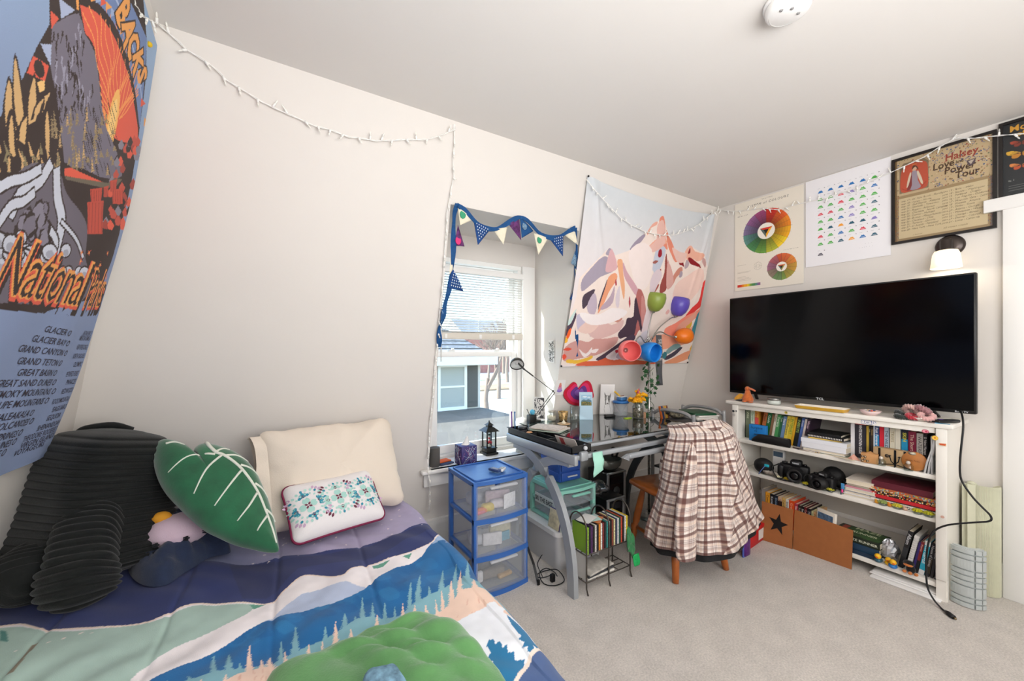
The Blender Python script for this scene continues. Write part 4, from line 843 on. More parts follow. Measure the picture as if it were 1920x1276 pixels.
MP('#d9a79f', [(655, 560), (680, 600), (690, 680), (660, 720), (645, 700)]); MP('#f0cfc4', [(700, 700), (780, 640), (860, 600), (870, 680), (800, 780), (720, 840), (680, 820)]); MP('#e4a28d', [(720, 930), (790, 880), (830, 850), (810, 900), (750, 950), (700, 980)]); MP('#d98f86', [(400, 1080), (470, 1020), (520, 1040), (560, 1090), (500, 1130), (430, 1120)]); MP('#c98a86', [(500, 760), (520, 800), (530, 900), (515, 960), (500, 900)])
MP('#ead9dc', [(520, 880), (545, 800), (560, 860), (540, 1000), (500, 1020)]); MP('#e7b3ab', [(640, 860), (655, 840), (665, 850), (650, 870)]); MP('#dcd5df', [(480, 1020), (530, 960), (545, 1000), (500, 1060)])
def mtfn(U, V):
    n = V / MH; X_ = MX0 + U + .0 * V; X_ = np.where(U > .75, X_ - (U - .75) / .74 * (.062 * np.clip((n - .12) / .88, 0, 1) ** 1.6), X_)
    sag = -.035 * np.sin(PI * U / MW) * n ** 3; Z_ = MZ0 + V + sag
    f1 = np.exp(-((U - .05 - .45 * (1 - n)) / .025) ** 2) + .5 * np.exp(-((U - .09 - .2 * (1 - n)) / .02) ** 2); f2 = np.exp(-((MW - U - .03 - .30 * (1 - n)) / .022) ** 2) + .6 * np.exp(-((MW - U - .02 - .12 * (1 - n)) / .02) ** 2)
    off = .014 + .010 * (f1 + f2) * np.clip(n * 1.5 - .3, 0, 1) + .004 * np.sin(7 * U + 3 * V) + .018 * np.sin(PI * n)
    return X_, YT + SB * (CEIL - Z_) - off, Z_
tp = thing('tapestry', 'pale tapestry with a pink and orange painted mountain, pinned beside the window', 'tapestry', (0, 0, 0))
t.mottle(.02, 30, 4).mesh('cloth', mtfn, tm, parent=tp)
for u, v in ((.003, MH - .003), (MW - .066, MH - .003), (.004, .004), (MW - .012, .004)):
    X_, Y_, Z_ = [float(a[0]) for a in mtfn(np.array([u]), np.array([v]))]; mb = MB(); mb.ball((X_, Y_ - .006, Z_), .007, mat('black_pin', '#17171a', .3), 10); mb.build('tack', tp)

# posters on the right wall: u runs away from the corner (towards -Y)
def poster(name, label, yl, yr, z0, z1, res, cv_, x=None, frame=None, pane=False):
    x = XR - .006 if x is None else x
    th = thing(name, label, 'poster' if not frame else 'framed poster', (x, (yl + yr) / 2, z0)); W_, H_ = yl - yr, z1 - z0
    cv_.mesh('print', lambda U, V: (0 * U, W_ / 2 - U * (W_ / cv_.w), V * (H_ / cv_.h)), print_mat('poster_paper', .55, spec=.4), parent=th)
    mb = MB(); mb.bb((.0008, -W_ / 2, 0), (.003, W_ / 2, H_), mat('paper_back', '#e8e6e2', .8)); mb.build('backing', th)
    if frame:
        mb = MB(); f = .012
        for a, b in (((-.012, -W_ / 2 - f, -f), (.004, W_ / 2 + f, .002)), ((-.012, -W_ / 2 - f, H_ - .002), (.004, W_ / 2 + f, H_ + f)), ((-.0118, -W_ / 2 - f, .002), (.004, -W_ / 2 + .002, H_ - .002)), ((-.0118, W_ / 2 - .002, .002), (.004, W_ / 2 + f, H_ - .002))): mb.bb(a, b, frame)
        mb.build('frame', th)
        mb = MB(); mb.bb((-.006, -W_ / 2, 0), (-.005, W_ / 2, H_), glass('frame_glass', '#fafafa', .05, .05)); mb.build('pane', th)
    return th
import colorsys
w, h = .488, .712; c = Canvas(w, h, .0017, '#ebe4d6')
def wheel(cx_, cy_, R, r, sat=1.0, seg=12, spin=0.0, cols=None):
    for k in range(seg):
        for j in range(6):
            ra, rb = r + (R - r) * j / 6, r + (R - r) * (j + 1) / 6; base = cols[int(k * len(cols) / seg) % len(cols)]
            rgb = [int(base[i:i + 2], 16) / 255 for i in (1, 3, 5)]; f = 1 - .07 * (5 - j) if sat == 1 else 1 - .03 * (5 - j)
            hx = '#%02x%02x%02x' % tuple(int(255 * max(0, min(1, q * f))) for q in rgb)
            a0, a1 = math.radians(spin + 90 - 360 * (k + 1) / seg), math.radians(spin + 90 - 360 * k / seg); pts = [(cx_ + rb * math.cos(a0 + (a1 - a0) * q / 4), cy_ + rb * math.sin(a0 + (a1 - a0) * q / 4)) for q in range(5)] + [(cx_ + ra * math.cos(a1 + (a0 - a1) * q / 4), cy_ + ra * math.sin(a1 + (a0 - a1) * q / 4)) for q in range(5)]
            c.poly(pts, hx)
        c.line([(cx_ + r * math.cos(math.radians(spin + 90 - 360 * k / seg)), cy_ + r * math.sin(math.radians(spin + 90 - 360 * k / seg))), (cx_ + R * 1.04 * math.cos(math.radians(spin + 90 - 360 * k / seg)), cy_ + R * 1.04 * math.sin(math.radians(spin + 90 - 360 * k / seg)))], .0012, '#4a4038')
    c.disc((cx_, cy_), r, '#f1ece0'); q = r * .72
    for ang, col in ((90, '#1c1a18'),): pass
    tri = lambda a, s, o=(0, 0): [(cx_ + o[0] + s * math.cos(math.radians(a + z)), cy_ + o[1] + s * math.sin(math.radians(a + z))) for z in (0, 120, 240)]
    c.poly(tri(-90, q * 1.15), '#2b2622'); A_, B_, C_ = tri(-90, q * 1.15); mid = lambda p, s: ((p[0] + s[0]) / 2, (p[1] + s[1]) / 2); ctr = (cx_, cy_)
    c.poly([B_, C_, ctr], cols[0]); c.poly([A_, B_, ctr], cols[3 % len(cols)]); c.poly([A_, C_, ctr], '#5b6a63'); c.poly(tri(-90, q * .5), '#26211d')
full = ['#d8392b', '#e2622a', '#ea8a27', '#f0ad24', '#f2cf2c', '#b5b93a', '#6b9d45', '#4c8a55', '#5d8f86', '#7d6f94', '#8f5d8c', '#a04a78']
wheel(.238, .440, .170, .062, cols=full, seg=24); wheel(.345, .145, .100, .036, .8, cols=['#d96a3a', '#df8a3e', '#c9993f', '#a99c47', '#7f9a4b', '#6e8f5c', '#8e7f6e', '#9d6a80', '#b0606a', '#cf5a3a'], seg=18)
c.text('SYSTEM of COLOURS', .244, .655, .024, '#3a342e', align='CENTER', bold=.0, shear=.2, space=1.35); c.text('THE NATURAL', .244, .690, .010, '#7a7266', align='CENTER', space=1.3); c.text('PRIMARY SCALE', .02, .60, .010, '#5a5248', space=1.2)
for k in range(14): hx = full[int(k * 11 / 14)]; c.rect(.022 + k * .0125, .028, .022 + (k + 1) * .0125, .048, hx)
c.disc((.178, .180), .030, '#8a8275'); c.disc((.178, .180), .029, '#ebe4d6')
for k in range(12): a = k * PI / 6; c.line([(.178 + .008 * math.cos(a), .18 + .008 * math.sin(a)), (.178 + .027 * math.cos(a), .18 + .027 * math.sin(a))], .001, '#8a8275')
for y in (.205, .198, .15, .143, .11, .10, .09, .08): c.line([(.022, y), (.10 + .03 * math.sin(y * 90), y)], .0016, '#a39a8b')
c.text('SECONDARY SCALE', .36, .262, .009, '#5a5248', space=1.2)
poster('colour_poster', 'cream poster with a large and a small colour wheel, next to the room corner', 1.800, 1.308, 1.775, 2.487, .0017, c)
w, h = .455, .612; c = Canvas(w, h, .0017, '#eeedf0'); pal = {'B': '#2672b8', 'G': '#53b04e', 'R': '#d8364e', 'P': '#8f82c4', 'T': '#2c5f75', 'O': '#efa032', 'K': '#4a4a58'}
rows = ['BBBBBG', 'GGRPGB', 'GGRGGG', 'RRGPGT', 'GGBPGG', 'GTOTTP', 'RGBGRT', 'GGTOBT', 'K.....']
for j, rw in enumerate(rows):
    for i, ch in enumerate(rw):
        if ch == '.': continue
        x = .072 + i * .0575; y = .505 - j * .052 - (.02 if j == 8 else 0); col = pal[ch]; c.poly([(x, y), (x + .034, y), (x + .026, y + .013), (x + .017, y + .026), (x + .008, y + .013)], col); c.poly([(x + .011, y + .0165), (x + .017, y + .026), (x + .023, y + .0165), (x + .019, y + .019), (x + .016, y + .0155)], '#f4f4f6'); c.rect(x + .008, y + .005, x + .026, y + .0065, '#ffffff')
        c.disc((x + .040, y + .033), .0026, '#3a3a44', n=8); c.line([(x, y + .034), (x + .014, y + .034)], .0018, '#b9b9c2')
c.text('.  .  .', .33, .098, .02, '#55555f'); c.text('.  . . .  .  .', .30, .075, .02, '#55555f')
poster('mountain_icon_poster', 'white poster with rows of small coloured mountain icons, between two other posters', 1.296, .840, 1.884, 2.494, .0017, c)
w, h = .398, .512; c = Canvas(w, h, .0016, '#cdb48c'); r = random.Random(5)
for q in range(520): x, y = r.uniform(0, w), r.uniform(.26, h); c.disc((x, y), r.uniform(.0015, .0042), r.choice(['#7a5a34', '#3f5584', '#a34a34', '#6f7a4a', '#8a6a3c', '#e0cda4']), n=6)
for q in range(26):
    x, y = r.uniform(.17, .38), r.uniform(.28, .5); a = r.uniform(0, 6); c.line([(x + .012 * k / 6 * math.cos(a + k * .5), y + .012 * k / 6 * math.sin(a + k * .5)) for k in range(9)], .002, '#3c5a94')
c.rect(0, 0, w, .285, '#a88f68'); c.rect(.018, .018, w - .02, .268, '#d9c59c'); c.rect(0, 0, .010, h, '#8a6d45'); c.rect(w - .010, 0, w, .28, '#8a7a70')
for q in range(200): x, y = r.choice([r.uniform(0, .018), r.uniform(w - .02, w)]), r.uniform(0, .28); c.disc((x, y), .002, r.choice(['#6f5a34', '#b0533c', '#5d6a86']), n=5)
c.poly([(.022, .30), (.15, .30), (.15, .46), (.13, .485), (.04, .485), (.022, .46)], '#8c7a5e'); c.poly(S([(.03, .31), (.085, .305), (.143, .31), (.146, .40), (.138, .46), (.09, .478), (.04, .462), (.026, .40)], 3, True), '#c9563a'); c.line(S([(.034, .33), (.06, .31), (.11, .31), (.138, .34)], 4), .005, '#b03f2c')
c.poly(S([(.066, .312), (.072, .37), (.078, .42), (.098, .42), (.104, .36), (.115, .312)], 3, True), '#a79aa6'); c.poly([(.054, .312), (.066, .38), (.078, .418), (.078, .34), (.07, .312)], '#8d3c38'); c.poly(S([(.070, .42), (.058, .37), (.054, .33), (.062, .34), (.074, .40)], 2, True), '#e3d3b8'); c.poly(S([(.104, .42), (.12, .37), (.126, .33), (.116, .34), (.1, .40)], 2, True), '#e3d3b8')
c.disc((.088, .436), .011, '#dcb595', .013); c.poly(S([(.078, .43), (.080, .452), (.09, .456), (.102, .444), (.106, .425), (.100, .43), (.094, .446), (.084, .44)], 2, True), '#5a3a26'); c.line([(.078, .462), (.098, .462)], .002, '#e8c14e')
for st, x, y, sz, col in (('Halsey', .215, .428, .058, '#9c3b2c'), ('Love', .165, .392, .055, '#4b3018'), ('and', .258, .400, .026, '#4b3018'), ('Power', .212, .352, .056, '#4b3018'), ('Tour', .255, .312, .055, '#4b3018')): c.text(st, x, y, sz, col, bold=.02, wide=.82, shear=.08)
c.poly([(.300, .398), (.335, .402), (.332, .378), (.316, .362), (.304, .376)], '#5a4a52'); c.poly([(.306, .394), (.330, .397), (.316, .372)], '#c9b9a9')
ci = ['W. Palm Beach - Florida', 'Tampa - Florida', 'Gulf Shores - Alabama', 'Nashville - Tennessee', 'Rogers - Arkansas', 'Charlotte - North Carolina', 'Detroit - Michigan', 'Boston - Massachusetts', 'Cleveland - Ohio', 'Toronto - Ontario', 'Columbia - Maryland', 'New York - New York']; cj = ['Boise - Idaho', 'Seattle - Washington', 'Portland - Oregon', 'Los Angeles - California', 'Mountain View - California', 'Phoenix - Arizona', 'Dallas - Texas', 'Atlanta - Georgia', 'Milwaukee - Wisconsin', 'Chicago - Illinois', 'Denver - Colorado', 'Irvine - California']
for k, st in enumerate(ci): c.text('may %d - ' % (17 + k) + st, .028, .245 - k * .0165, .0145, '#55402a', shear=.3, wide=.9)
for k, st in enumerate(cj): c.text('june %d - ' % (13 + k) + st, .205, .245 - k * .0165, .0145, '#55402a', shear=.3, wide=.9)
c.text('all moon rituals', .21, .034, .015, '#8a7350', shear=.3); c.text('a festival', .08, .026, .012, '#8a7350', shear=.3)
poster('tour_poster', 'black framed tan tour poster with a robed figure, above the wall lamp', .822, .432, 1.955, 2.452, .0016, c, frame=mat('black_frame', '#1b1614', .35))
w, h = .28, .375; c = Canvas(w, h, .0016, '#26292c'); c.text('Mother', .022, .330, .044, '#e0a43a', bold=.02); c.text('of Nature', .045, .300, .036, '#e0a43a', bold=.02)
def moth(x, y, s, a, b):
    for m_x in (1, -1):
        c.poly(S([(x, y), (x + m_x * s * .5, y + s * .42), (x + m_x * s, y + s * .48), (x + m_x * s * .92, y + s * .1), (x + m_x * s * .3, y - s * .1)], 4, True), a); c.poly(S([(x, y), (x + m_x * s * .6, y - s * .02), (x + m_x * s * .62, y - s * .34), (x + m_x * s * .25, y - s * .4)], 4, True), b)
        for k in range(4): c.line([(x + m_x * s * .1, y + s * .03), (x + m_x * s * (.5 + .12 * k), y + s * (.4 - .12 * k))], .0016, '#4a2016')
    c.disc((x, y), s * .06, '#3a2018', s * .3)
moth(.062, .262, .036, '#b04a34', '#8a3a2c'); moth(.062, .208, .048, '#e3b23c', '#c9862f'); moth(.062, .145, .038, '#dd8a4a', '#c4562e'); moth(.17, .24, .045, '#cfcbb8', '#9a9a80'); moth(.17, .15, .045, '#c86a4a', '#e0b060')
for k in range(5): c.text('fig. %d' % (k + 1), .02 + .05 * k, .075, .010, '#b0b0a8')
for k in range(3): c.line([(.02, .05 - k * .012), (.24, .05 - k * .012)], .002, '#83857f')
poster('moth_poster', 'black framed dark moth chart at the far right, above the door casing', .402, .122, 2.098, 2.473, .0016, c, frame=mat('black_frame', '#1b1614', .35))
# small prints by the window and on the back wall
def sketch(w, h, res, bg, seed, n=60, col='#2a2a2c'):
    c = Canvas(w, h, res, bg); r = random.Random(seed)
    for q in range(n):
        x, y = r.uniform(.1 * w, .9 * w), r.uniform(.05 * h, .95 * h); c.line(S([(x + r.uniform(-.2, .2) * w, y + r.uniform(-.06, .06) * h) for _ in range(4)], 4), .0018, col)
    return c
c = sketch(.085, .20, .0016, '#e9e7e3', 3, 120)
p1, p2 = atX(1034, 640, OX1 - .004), atX(1034, 678, OX1 - .004); yc = float(p1[1]); zc = float((p1[2] + p2[2]) / 2)
th = thing('ink_print', 'narrow black and white ink drawing taped in the window recess', 'drawing', (OX1 - .004, yc, zc - .08)); c.mesh('print', lambda U, V: (0 * U, .035 - U * .82, V * .82), print_mat('poster_paper'), parent=th)
c = Canvas(.09, .11, .0018, '#ecebea')
for k in range(5): c.disc((.045, .03 + k * .012), .024 - k * .0035, ('#8f7cc4', '#b08fd0', '#d48fb4', '#e07a8a', '#e2907a')[k], .011)
c.line([(.02, .014), (.07, .014)], .002, '#a8a8b0')
q = atB(1050, 726, .004); th = thing('watercolour_card', 'small card with a pink and purple shell, left of the red heart on the wall', 'card', tuple(q)); c.mesh('print', lambda U, V: (U - .045, -(V - .055) * SB, V - .055), print_mat('poster_paper'), parent=th)
# ================================================================== BUNTING, FAIRY LIGHTS, BLIND, LAMPS
bun = thing('bunting', 'strip of blue patterned cloth triangles strung across the top of the window recess', 'bunting', tuple(atB(970, 408, .02)))
O = Vector(bun.location)
def onB(px, off=.02): return [Vector(atB(u, v, off)) - O for u, v in px]
blu = mat('blue_ribbon', '#124a80', .8, noise=.12, nscale=60); crm = mat('cream_print', '#e6dfc8', .85, noise=.06, nscale=40); pur = mat('purple_floral', '#5d2f63', .85, noise=.7, nscale=45); dgb = mat('dotted_blue_cloth', '#1a4480', .85, noise=.2, nscale=60); wht = mat('white_dots', '#e6edf2', .8); gyb = mat('grey_blue_print', '#6f8ba4', .85, noise=.5, nscale=120); grn = mat('green_motif', '#3f9a72', .85); pk2 = mat('magenta_motif', '#d63a78', .85)
for px in ([(858, 384), (870, 392), (887, 412), (905, 425), (925, 430), (942, 424), (962, 412), (974, 407), (985, 410), (1000, 426), (1015, 438), (1032, 446), (1050, 443), (1065, 434), (1079, 427)], [(858, 382), (852, 402), (850, 422), (851, 450), (849, 480), (847, 510), (843, 535), (838, 558), (833, 580), (829, 600), (824, 616), (823, 634), (824, 650)], [(1079, 427), (1081, 450), (1080, 475), (1082, 500), (1081, 540), (1081, 580), (1080, 620), (1081, 645), (1081, 668)]):
    mb = MB(); P = onB([(a, b) for a, b, _ in smooth_path([(a, b, 0) for a, b in px], 3)], .022); n = len(P)
    mb.strip([p + Vector((.0, .006 * math.sin(i * .9), 0)) for i, p in enumerate(P)], [.026 + .006 * math.sin(i * .8) for i in range(n)], .004, blu, side=lambda i: (.15 * math.sin(i * .35), .3 * math.cos(i * .5), 1) if len(px) > 14 else (1, .6 * math.sin(i * .5), .1)); mb.build('ribbon', bun)
def pennant(px, m, dots=False, motif=None, off=.018):
    mb = MB(); a, b, c = [Vector(p) for p in onB(px, off)]; c = c + Vector((0, -.012, 0)); N = 8; P = []
    for i in range(N + 1):
        t = i / N; row = []
        for j in range(N + 1):
            s = j / N; p = (a * (1 - s) + b * s) * (1 - t) + c * t; bend = .008 * math.sin(PI * s) * (1 - t); row.append(p + Vector((0, -bend, 0)))
        P.append(row)
    mb.grid(P, m, True)
    if dots:
        for i in range(1, 7):
            for j in range(1, 8 - i):
                s = j / (8 - i); t = i / 8 - .05; p = (a * (1 - s) + b * s) * (1 - t) + c * t; mb.ball(p + Vector((0, -.009, 0)), (.0028, .001, .0045), wht, 6)
    if motif:
        for k, mm in enumerate(motif):
            s, t, r_ = (.35, .25, .018) if k == 0 else (.55, .5, .012); p = (a * (1 - s) + b * s) * (1 - t) + c * t; mb.ball(p + Vector((0, -.008, 0)), (r_, .0015, r_ * 1.3), mm, 10)
    for i in range(2): pass
    o = mb.build('pennant', bun); sd = o.modifiers.new('thick', 'SOLIDIFY'); sd.thickness = .0015; return o
pennant([(858, 388), (886, 412), (861, 423)], crm, motif=[grn]); pennant([(851, 461), (871, 462), (857, 422)], pur, motif=[pk2]); pennant([(888, 414), (919, 430), (894, 460)], dgb, True); pennant([(924, 430), (951, 426), (942, 459)], crm); pennant([(953, 420), (973, 408), (975, 451)], pur)
pennant([(975, 408), (1000, 433), (976, 447)], blu, motif=[gyb]); pennant([(1001, 437), (1028, 447), (1007, 478)], crm, motif=[grn]); pennant([(1030, 447), (1056, 440), (1053, 481)], dgb, True); pennant([(1058, 440), (1077, 428), (1081, 460)], crm)
pennant([(848, 502), (869, 546), (838, 540)], dgb, True); pennant([(845, 480), (849, 505), (841, 515)], crm); pennant([(1078, 470), (1080, 500), (1068, 494)], gyb); pennant([(1078, 502), (1087, 524), (1079, 530)], crm); pennant([(1080, 536), (1081, 572), (1066, 560)], dgb, True); pennant([(828, 580), (832, 592), (825, 606)], gyb)

cordm = mat('white_wire', '#f3f2ee', .5); bulbm = mat('clear_bulb', '#ffffff', .1, trans=.6, emit='#fff6e0', estr=.15)
_bm = MB(); _bm.lathe([(.0042, 0), (.0048, .004), (.0046, .016), (.0040, .018)], cordm, 8); _bm.lathe([(.0030, .018), (.0030, .030), (.0012, .036), (.0001, .037)], bulbm, 8)
bulb_o = None
def fairy(label, path, seed, step=.075, group=None):
    """path: world points; cord of two twisted wires with a socket and bulb every step"""
    global bulb_o
    th = thing('fairy_lights', label, 'string lights', tuple(path[0])); O = Vector(path[0]); P = [Vector(p) - O for p in path]; r = random.Random(seed); dense = []
    for i in range(len(P) - 1):
        k = max(1, int((P[i + 1] - P[i]).length / .012))
        for j in range(k): dense.append(P[i].lerp(P[i + 1], j / k))
    dense.append(P[-1]); mb = MB()
    for s in (0, PI): mb.tube([p + Vector((.0022 * math.cos(i * .7 + s), 0, .0022 * math.sin(i * .7 + s))) for i, p in enumerate(dense)], .0016, cordm, 5)
    mb.build('cord', th); acc = 0; nb = 0
    for i in range(1, len(dense)):
        acc += (dense[i] - dense[i - 1]).length
        if acc > step * r.uniform(.75, 1.2) and nb < 98:
            acc = 0; nb += 1
            if bulb_o is None: b = _bm.build('bulb', th); bulb_o = b
            else: b = bulb_o.copy(); COL.objects.link(b); b.parent = th
            t = (dense[i] - dense[i - 1]).normalized(); up = Vector((0, 0, 1)); a = r.choice([-1, -1, 1]) ; d = (up * a * r.uniform(.5, 1) + t * r.uniform(-.7, .7) + Vector((r.uniform(-.1, .1), -.25, 0))).normalized()
            b.location = dense[i]; b.rotation_euler = d.to_track_quat('Z', 'Y').to_euler()
    return th
pa = [atL(u, v, .03) for u, v in ((248, -60), (246, 0), (258, 16), (268, 30))] + [atB(u, v, .02) for u, v in ((298, 46), (316, 62), (335, 78), (350, 93), (375, 108), (395, 121), (412, 136), (425, 150), (455, 168), (490, 190), (525, 207), (560, 222), (590, 236), (620, 243), (655, 257), (672, 258), (705, 264), (735, 263), (762, 261), (790, 262), (806, 260), (830, 252), (852, 243))]
fairy('string of tiny white lights swagged high across the bare wall from the left corner', pa, 1, .055)
pb = [atB(u, v, .014) for u, v in ((852, 244), (852, 270), (849, 300), (851, 330), (846, 355), (842, 380), (838, 400), (837, 430), (834, 470), (832, 510), (828, 550), (824, 590), (820, 640), (816, 680), (813, 720), (811, 750), (806, 790), (804, 830), (803, 850))] + [atB(u, v, .055) for u, v in ((802, 868), (803, 885), (806, 905), (806, 940), (804, 960))]
fairy('string of tiny white lights hanging straight down the left edge of the window', pb, 2, .06)
pc = [atB(u, v, .045) for u, v in ((1100, 336), (1112, 352), (1130, 372), (1148, 392), (1165, 409), (1185, 422), (1205, 432), (1225, 438), (1245, 441), (1265, 440), (1285, 434), (1310, 421), (1335, 400))] + [atX(u, v, XR - .02) for u, v in ((1349, 393), (1375, 396), (1404, 394), (1427, 390), (1459, 393), (1488, 385), (1506, 380), (1547, 372), (1593, 356), (1640, 337), (1675, 321), (1733, 294), (1762, 275), (1791, 259), (1826, 259), (1873, 254), (1925, 250))]
fairy('string of tiny white lights looping over the mountain tapestry and along the posters', pc, 3, .05)
hk = MB(); hk.rbox((0, 0, 0), (.012, .006, .03), trimm, .002); hk.tube([(0, -.004, -.01), (0, -.012, -.014), (0, -.012, -.004)], .002, trimm)
hk.build('wall_hook', loc=tuple(atB(852, 238, .006)), label='tiny white adhesive hook holding the fairy lights above the window', cat='hook')
hk.build('wall_hook', loc=tuple(atX(1791, 256, XR - .008)), label='tiny white adhesive hook at the top of the framed tour poster', cat='hook')

# blind
bl = thing('window_blind', 'white slatted blind half raised in the window', 'blind', (1.335, YW - .045, 1.858)); slat = plastic_clear('blind_slat', '#f4f2ec', .85, .5); bx0, bx1 = -.40, .322
mb = MB(); mb.rbox(((bx0 + bx1) / 2, 0, -.02), (bx1 - bx0, .045, .042), trimm, .005); mb.build('headrail', bl)
mb = MB()
for k in range(23): mb.add([(bx0 + .005, -.008, -.052 - k * .0175), (bx1 - .005, -.008, -.052 - k * .0175), (bx1 - .005, .014, -.057 - k * .0175), (bx0 + .005, .014, -.057 - k * .0175)], [(0, 1, 2, 3)], slat)
o = mb.build('slats', bl); sd = o.modifiers.new('thick', 'SOLIDIFY'); sd.thickness = .0012
mb = MB(); mb.rbox(((bx0 + bx1) / 2, .002, -.468), (bx1 - bx0 - .006, .030, .046), mat('ivory_rail', '#d9d2c6', .5), .005); mb.build('bottom_rail', bl)
for x in (bx0 + .10, -.04, bx1 - .09): mb = MB(); mb.tube([(x, -.012, -.04), (x, -.012, -.445)], .0012, cordm, 5); mb.tube([(x, .018, -.04), (x, .018, -.445)], .0012, cordm, 5); mb.rbox((x, -.014, -.470), (.02, .006, .03), trimm, .002); mb.build('ladder_cord', bl)
mb = MB(); mb.tube([(bx0 + .055, -.045, -.03), (bx0 + .052, -.05, -.64)], .0045, mat('clear_wand', '#eceae4', .3), 8); mb.build('wand', bl)

# smoke detector on the ceiling
sd_ = thing('smoke_detector', 'round white smoke detector on the ceiling', 'smoke detector', (1.535, .655, CEIL)); wpl = mat('white_plastic', '#efeeec', .35)
mb = MB(); mb.lathe([(.001, 0), (.072, 0), (.074, -.012), (.070, -.014)], wpl, 40); mb.build('base_plate', sd_)
mb = MB(); mb.lathe([(.064, -.012), (.067, -.018), (.067, -.034), (.063, -.042), (.058, -.045), (.001, -.046)], wpl, 40); mb.tube([(.055 * math.cos(a), .055 * math.sin(a), -.0455) for a in np.linspace(.2, 2.2, 14)], .001, mat('groove', '#b9b8b5', .6), 5); b = mb.build('cover', sd_)
for x, y in ((.028, -.02), (-.012, -.018), (-.034, .006)): mb = MB(); mb.lathe([(.006, -.0455), (.0045, -.048), (.001, -.048)], mat('grey_button', '#8f8f8f', .4) if x else wpl, 12, c=(x, y, 0)); mb.build('button', b)
light_shadow = None
# wall lamp
wl_ = thing('wall_lamp', 'bronze wall lamp with a lit frosted glass shade below the framed poster', 'wall lamp', (XR - .001, .590, 1.885)); bz = mat('dark_bronze', '#4a4340', .3, .85)
Mx = Matrix.Rotation(-PI / 2, 4, 'Y')
mb = MB(); mb.lathe([(.001, .026), (.03, .025), (.052, .018), (.060, .006), (.060, 0)], bz, 36, M=Mx); mb.build('backplate', wl_)
mb = MB(); mb.tube([(-.015, 0, .005), (-.05, 0, .012), (-.085, 0, .004)], .010, bz, 12); mb.lathe([(.001, .028), (.020, .026), (.024, .018), (.024, -.030), (.030, -.036)], bz, 28, c=(-.09, 0, 0)); mb.build('arm', wl_)
shade = mat('frosted_shade', '#fff6e6', .4, emit='#ffe9c4', estr=.8, trans=.3)
mb = MB(); mb.lathe([(.026, -.034), (.046, -.040), (.054, -.060), (.062, -.135), (.060, -.135), (.052, -.062), (.044, -.044), (.025, -.038)], shade, 32, c=(-.09, 0, 0)); mb.build('shade', wl_)
mb = MB(); mb.ball((-.09, 0, -.088), (.026, .026, .034), mat('lit_bulb', '#ffffff', .3, emit='#fff0d2', estr=5.0), 16); mb.build('bulb', wl_)
light('wall_lamp_light', 'POINT', (XR - .091, .590, 1.775), 1.6, (1.0, .86, .66), radius=.03)
# ================================================================== TELEVISION AND BOOKCASE
tvx = 3.105; ty0, ty1, tz0, tz1 = .462, 1.734, .964, 1.696
blp = mat('black_plastic', '#0b0b0d', .35); scr = mat('tv_screen', '#020203', .12, spec=.25); gw = mat('grey_white_mark', '#c9ccd0', .5)
tv = thing('television', 'large black flat television standing on the white bookcase', 'television', (tvx, (ty0 + ty1) / 2, .9165)); ww, hh_ = ty1 - ty0, tz1 - tz0; zb = tz0 - .9165
mb = MB(); mb.rbox((.018, 0, zb + hh_ / 2), (.036, ww, hh_), blp, .006); mb.rbox((.045, 0, zb + hh_ * .38), (.05, ww * .7, hh_ * .55), blp, .02); mb.build('casing', tv)
mb = MB(); mb.bb((-.0015, -ww / 2 + .009, zb + .018), (.002, ww / 2 - .009, zb + hh_ - .009), scr); mb.build('screen', tv)
mb = MB(); FX = lambda x, y, z: frame_M((x, y, z), (0, -1, 0), (0, 0, 1))
mb.text('TCL', .020, gw, M=FX(-.0022, -.03 + .09, zb + .004), bold=.03, wide=1.2); mb.text('Roku TV', .013, gw, M=FX(-.0022, -ww / 2 + .075, zb + .004), bold=.02); mb.build('badge_lettering', tv)
for s in (-1, 1):
    mb = MB(); yy = s * .46; mb.strip([(-.085, yy + s * .03, .006), (-.03, yy, zb + .01), (.03, yy, zb + .012), (.10, yy + s * .02, .006)], .02, .010, blp, side=(0, 1, 0)); mb.rbox((-.085, yy + s * .03, .005), (.05, .024, .008), blp, .003); mb.build('stand_foot', tv)
bc = thing('bookcase', 'low white bookcase with three open shelves under the television', 'bookcase', (2.974, 1.09, 0)); wp = mat('cream_white_paint', '#ebe7df', .42, noise=.012, nscale=5)
mb = MB(); mb.rbox((.150, .01, .904), (.335, 1.165, .026), wp, .006); mb.build('top', bc)
mb = MB(); mb.rbox((.010, 0, .876), (.020, 1.01, .030), wp, .002); mb.build('apron', bc)
for s, n in ((-1, 'r'), (1, 'l')):
    mb = MB(); y = s * .527; mb.prism([(-.0, .0), (.32, .0), (.32, .89), (0, .89)], .036, wp, M=Matrix.Translation((0, y + .018, 0)) @ Matrix.Rotation(PI / 2, 4, 'X')); mb.rbox((-.001, y - .002, .50), (.018, .040, .78), wp, .002)
    mb.prism([(s * .022, 0), (s * .003, 0), (-s * .022, .11), (s * .022, .11)], .022, wp, M=frame_M((.008, y, 0), (0, 1, 0), (0, 0, 1))); mb.build('side_panel', bc)
for z in (.6275, .4045, .0695): mb = MB(); mb.rbox((.165, 0, z), (.31, 1.016, .025), wp, .003); mb.build('shelf', bc)
mb = MB(); mb.bb((.312, -.5, .06), (.318, .5, .88), mat('bookcase_back', '#dcd8d0', .6)); mb.build('back_panel', bc)
def sticker(y, z, pts, cols, x=-.0155):
    mb = MB(); m = mat('sticker_white', '#f2f0ee', .4)
    for k, (pp, c) in enumerate(zip(pts, cols)): mb.add([(x - .0003 * k, y - a, z + b) for a, b in pp], [tuple(range(len(pp)))], mat('sticker_' + c.strip('#'), c, .4))
    mb.build('sticker', bc)
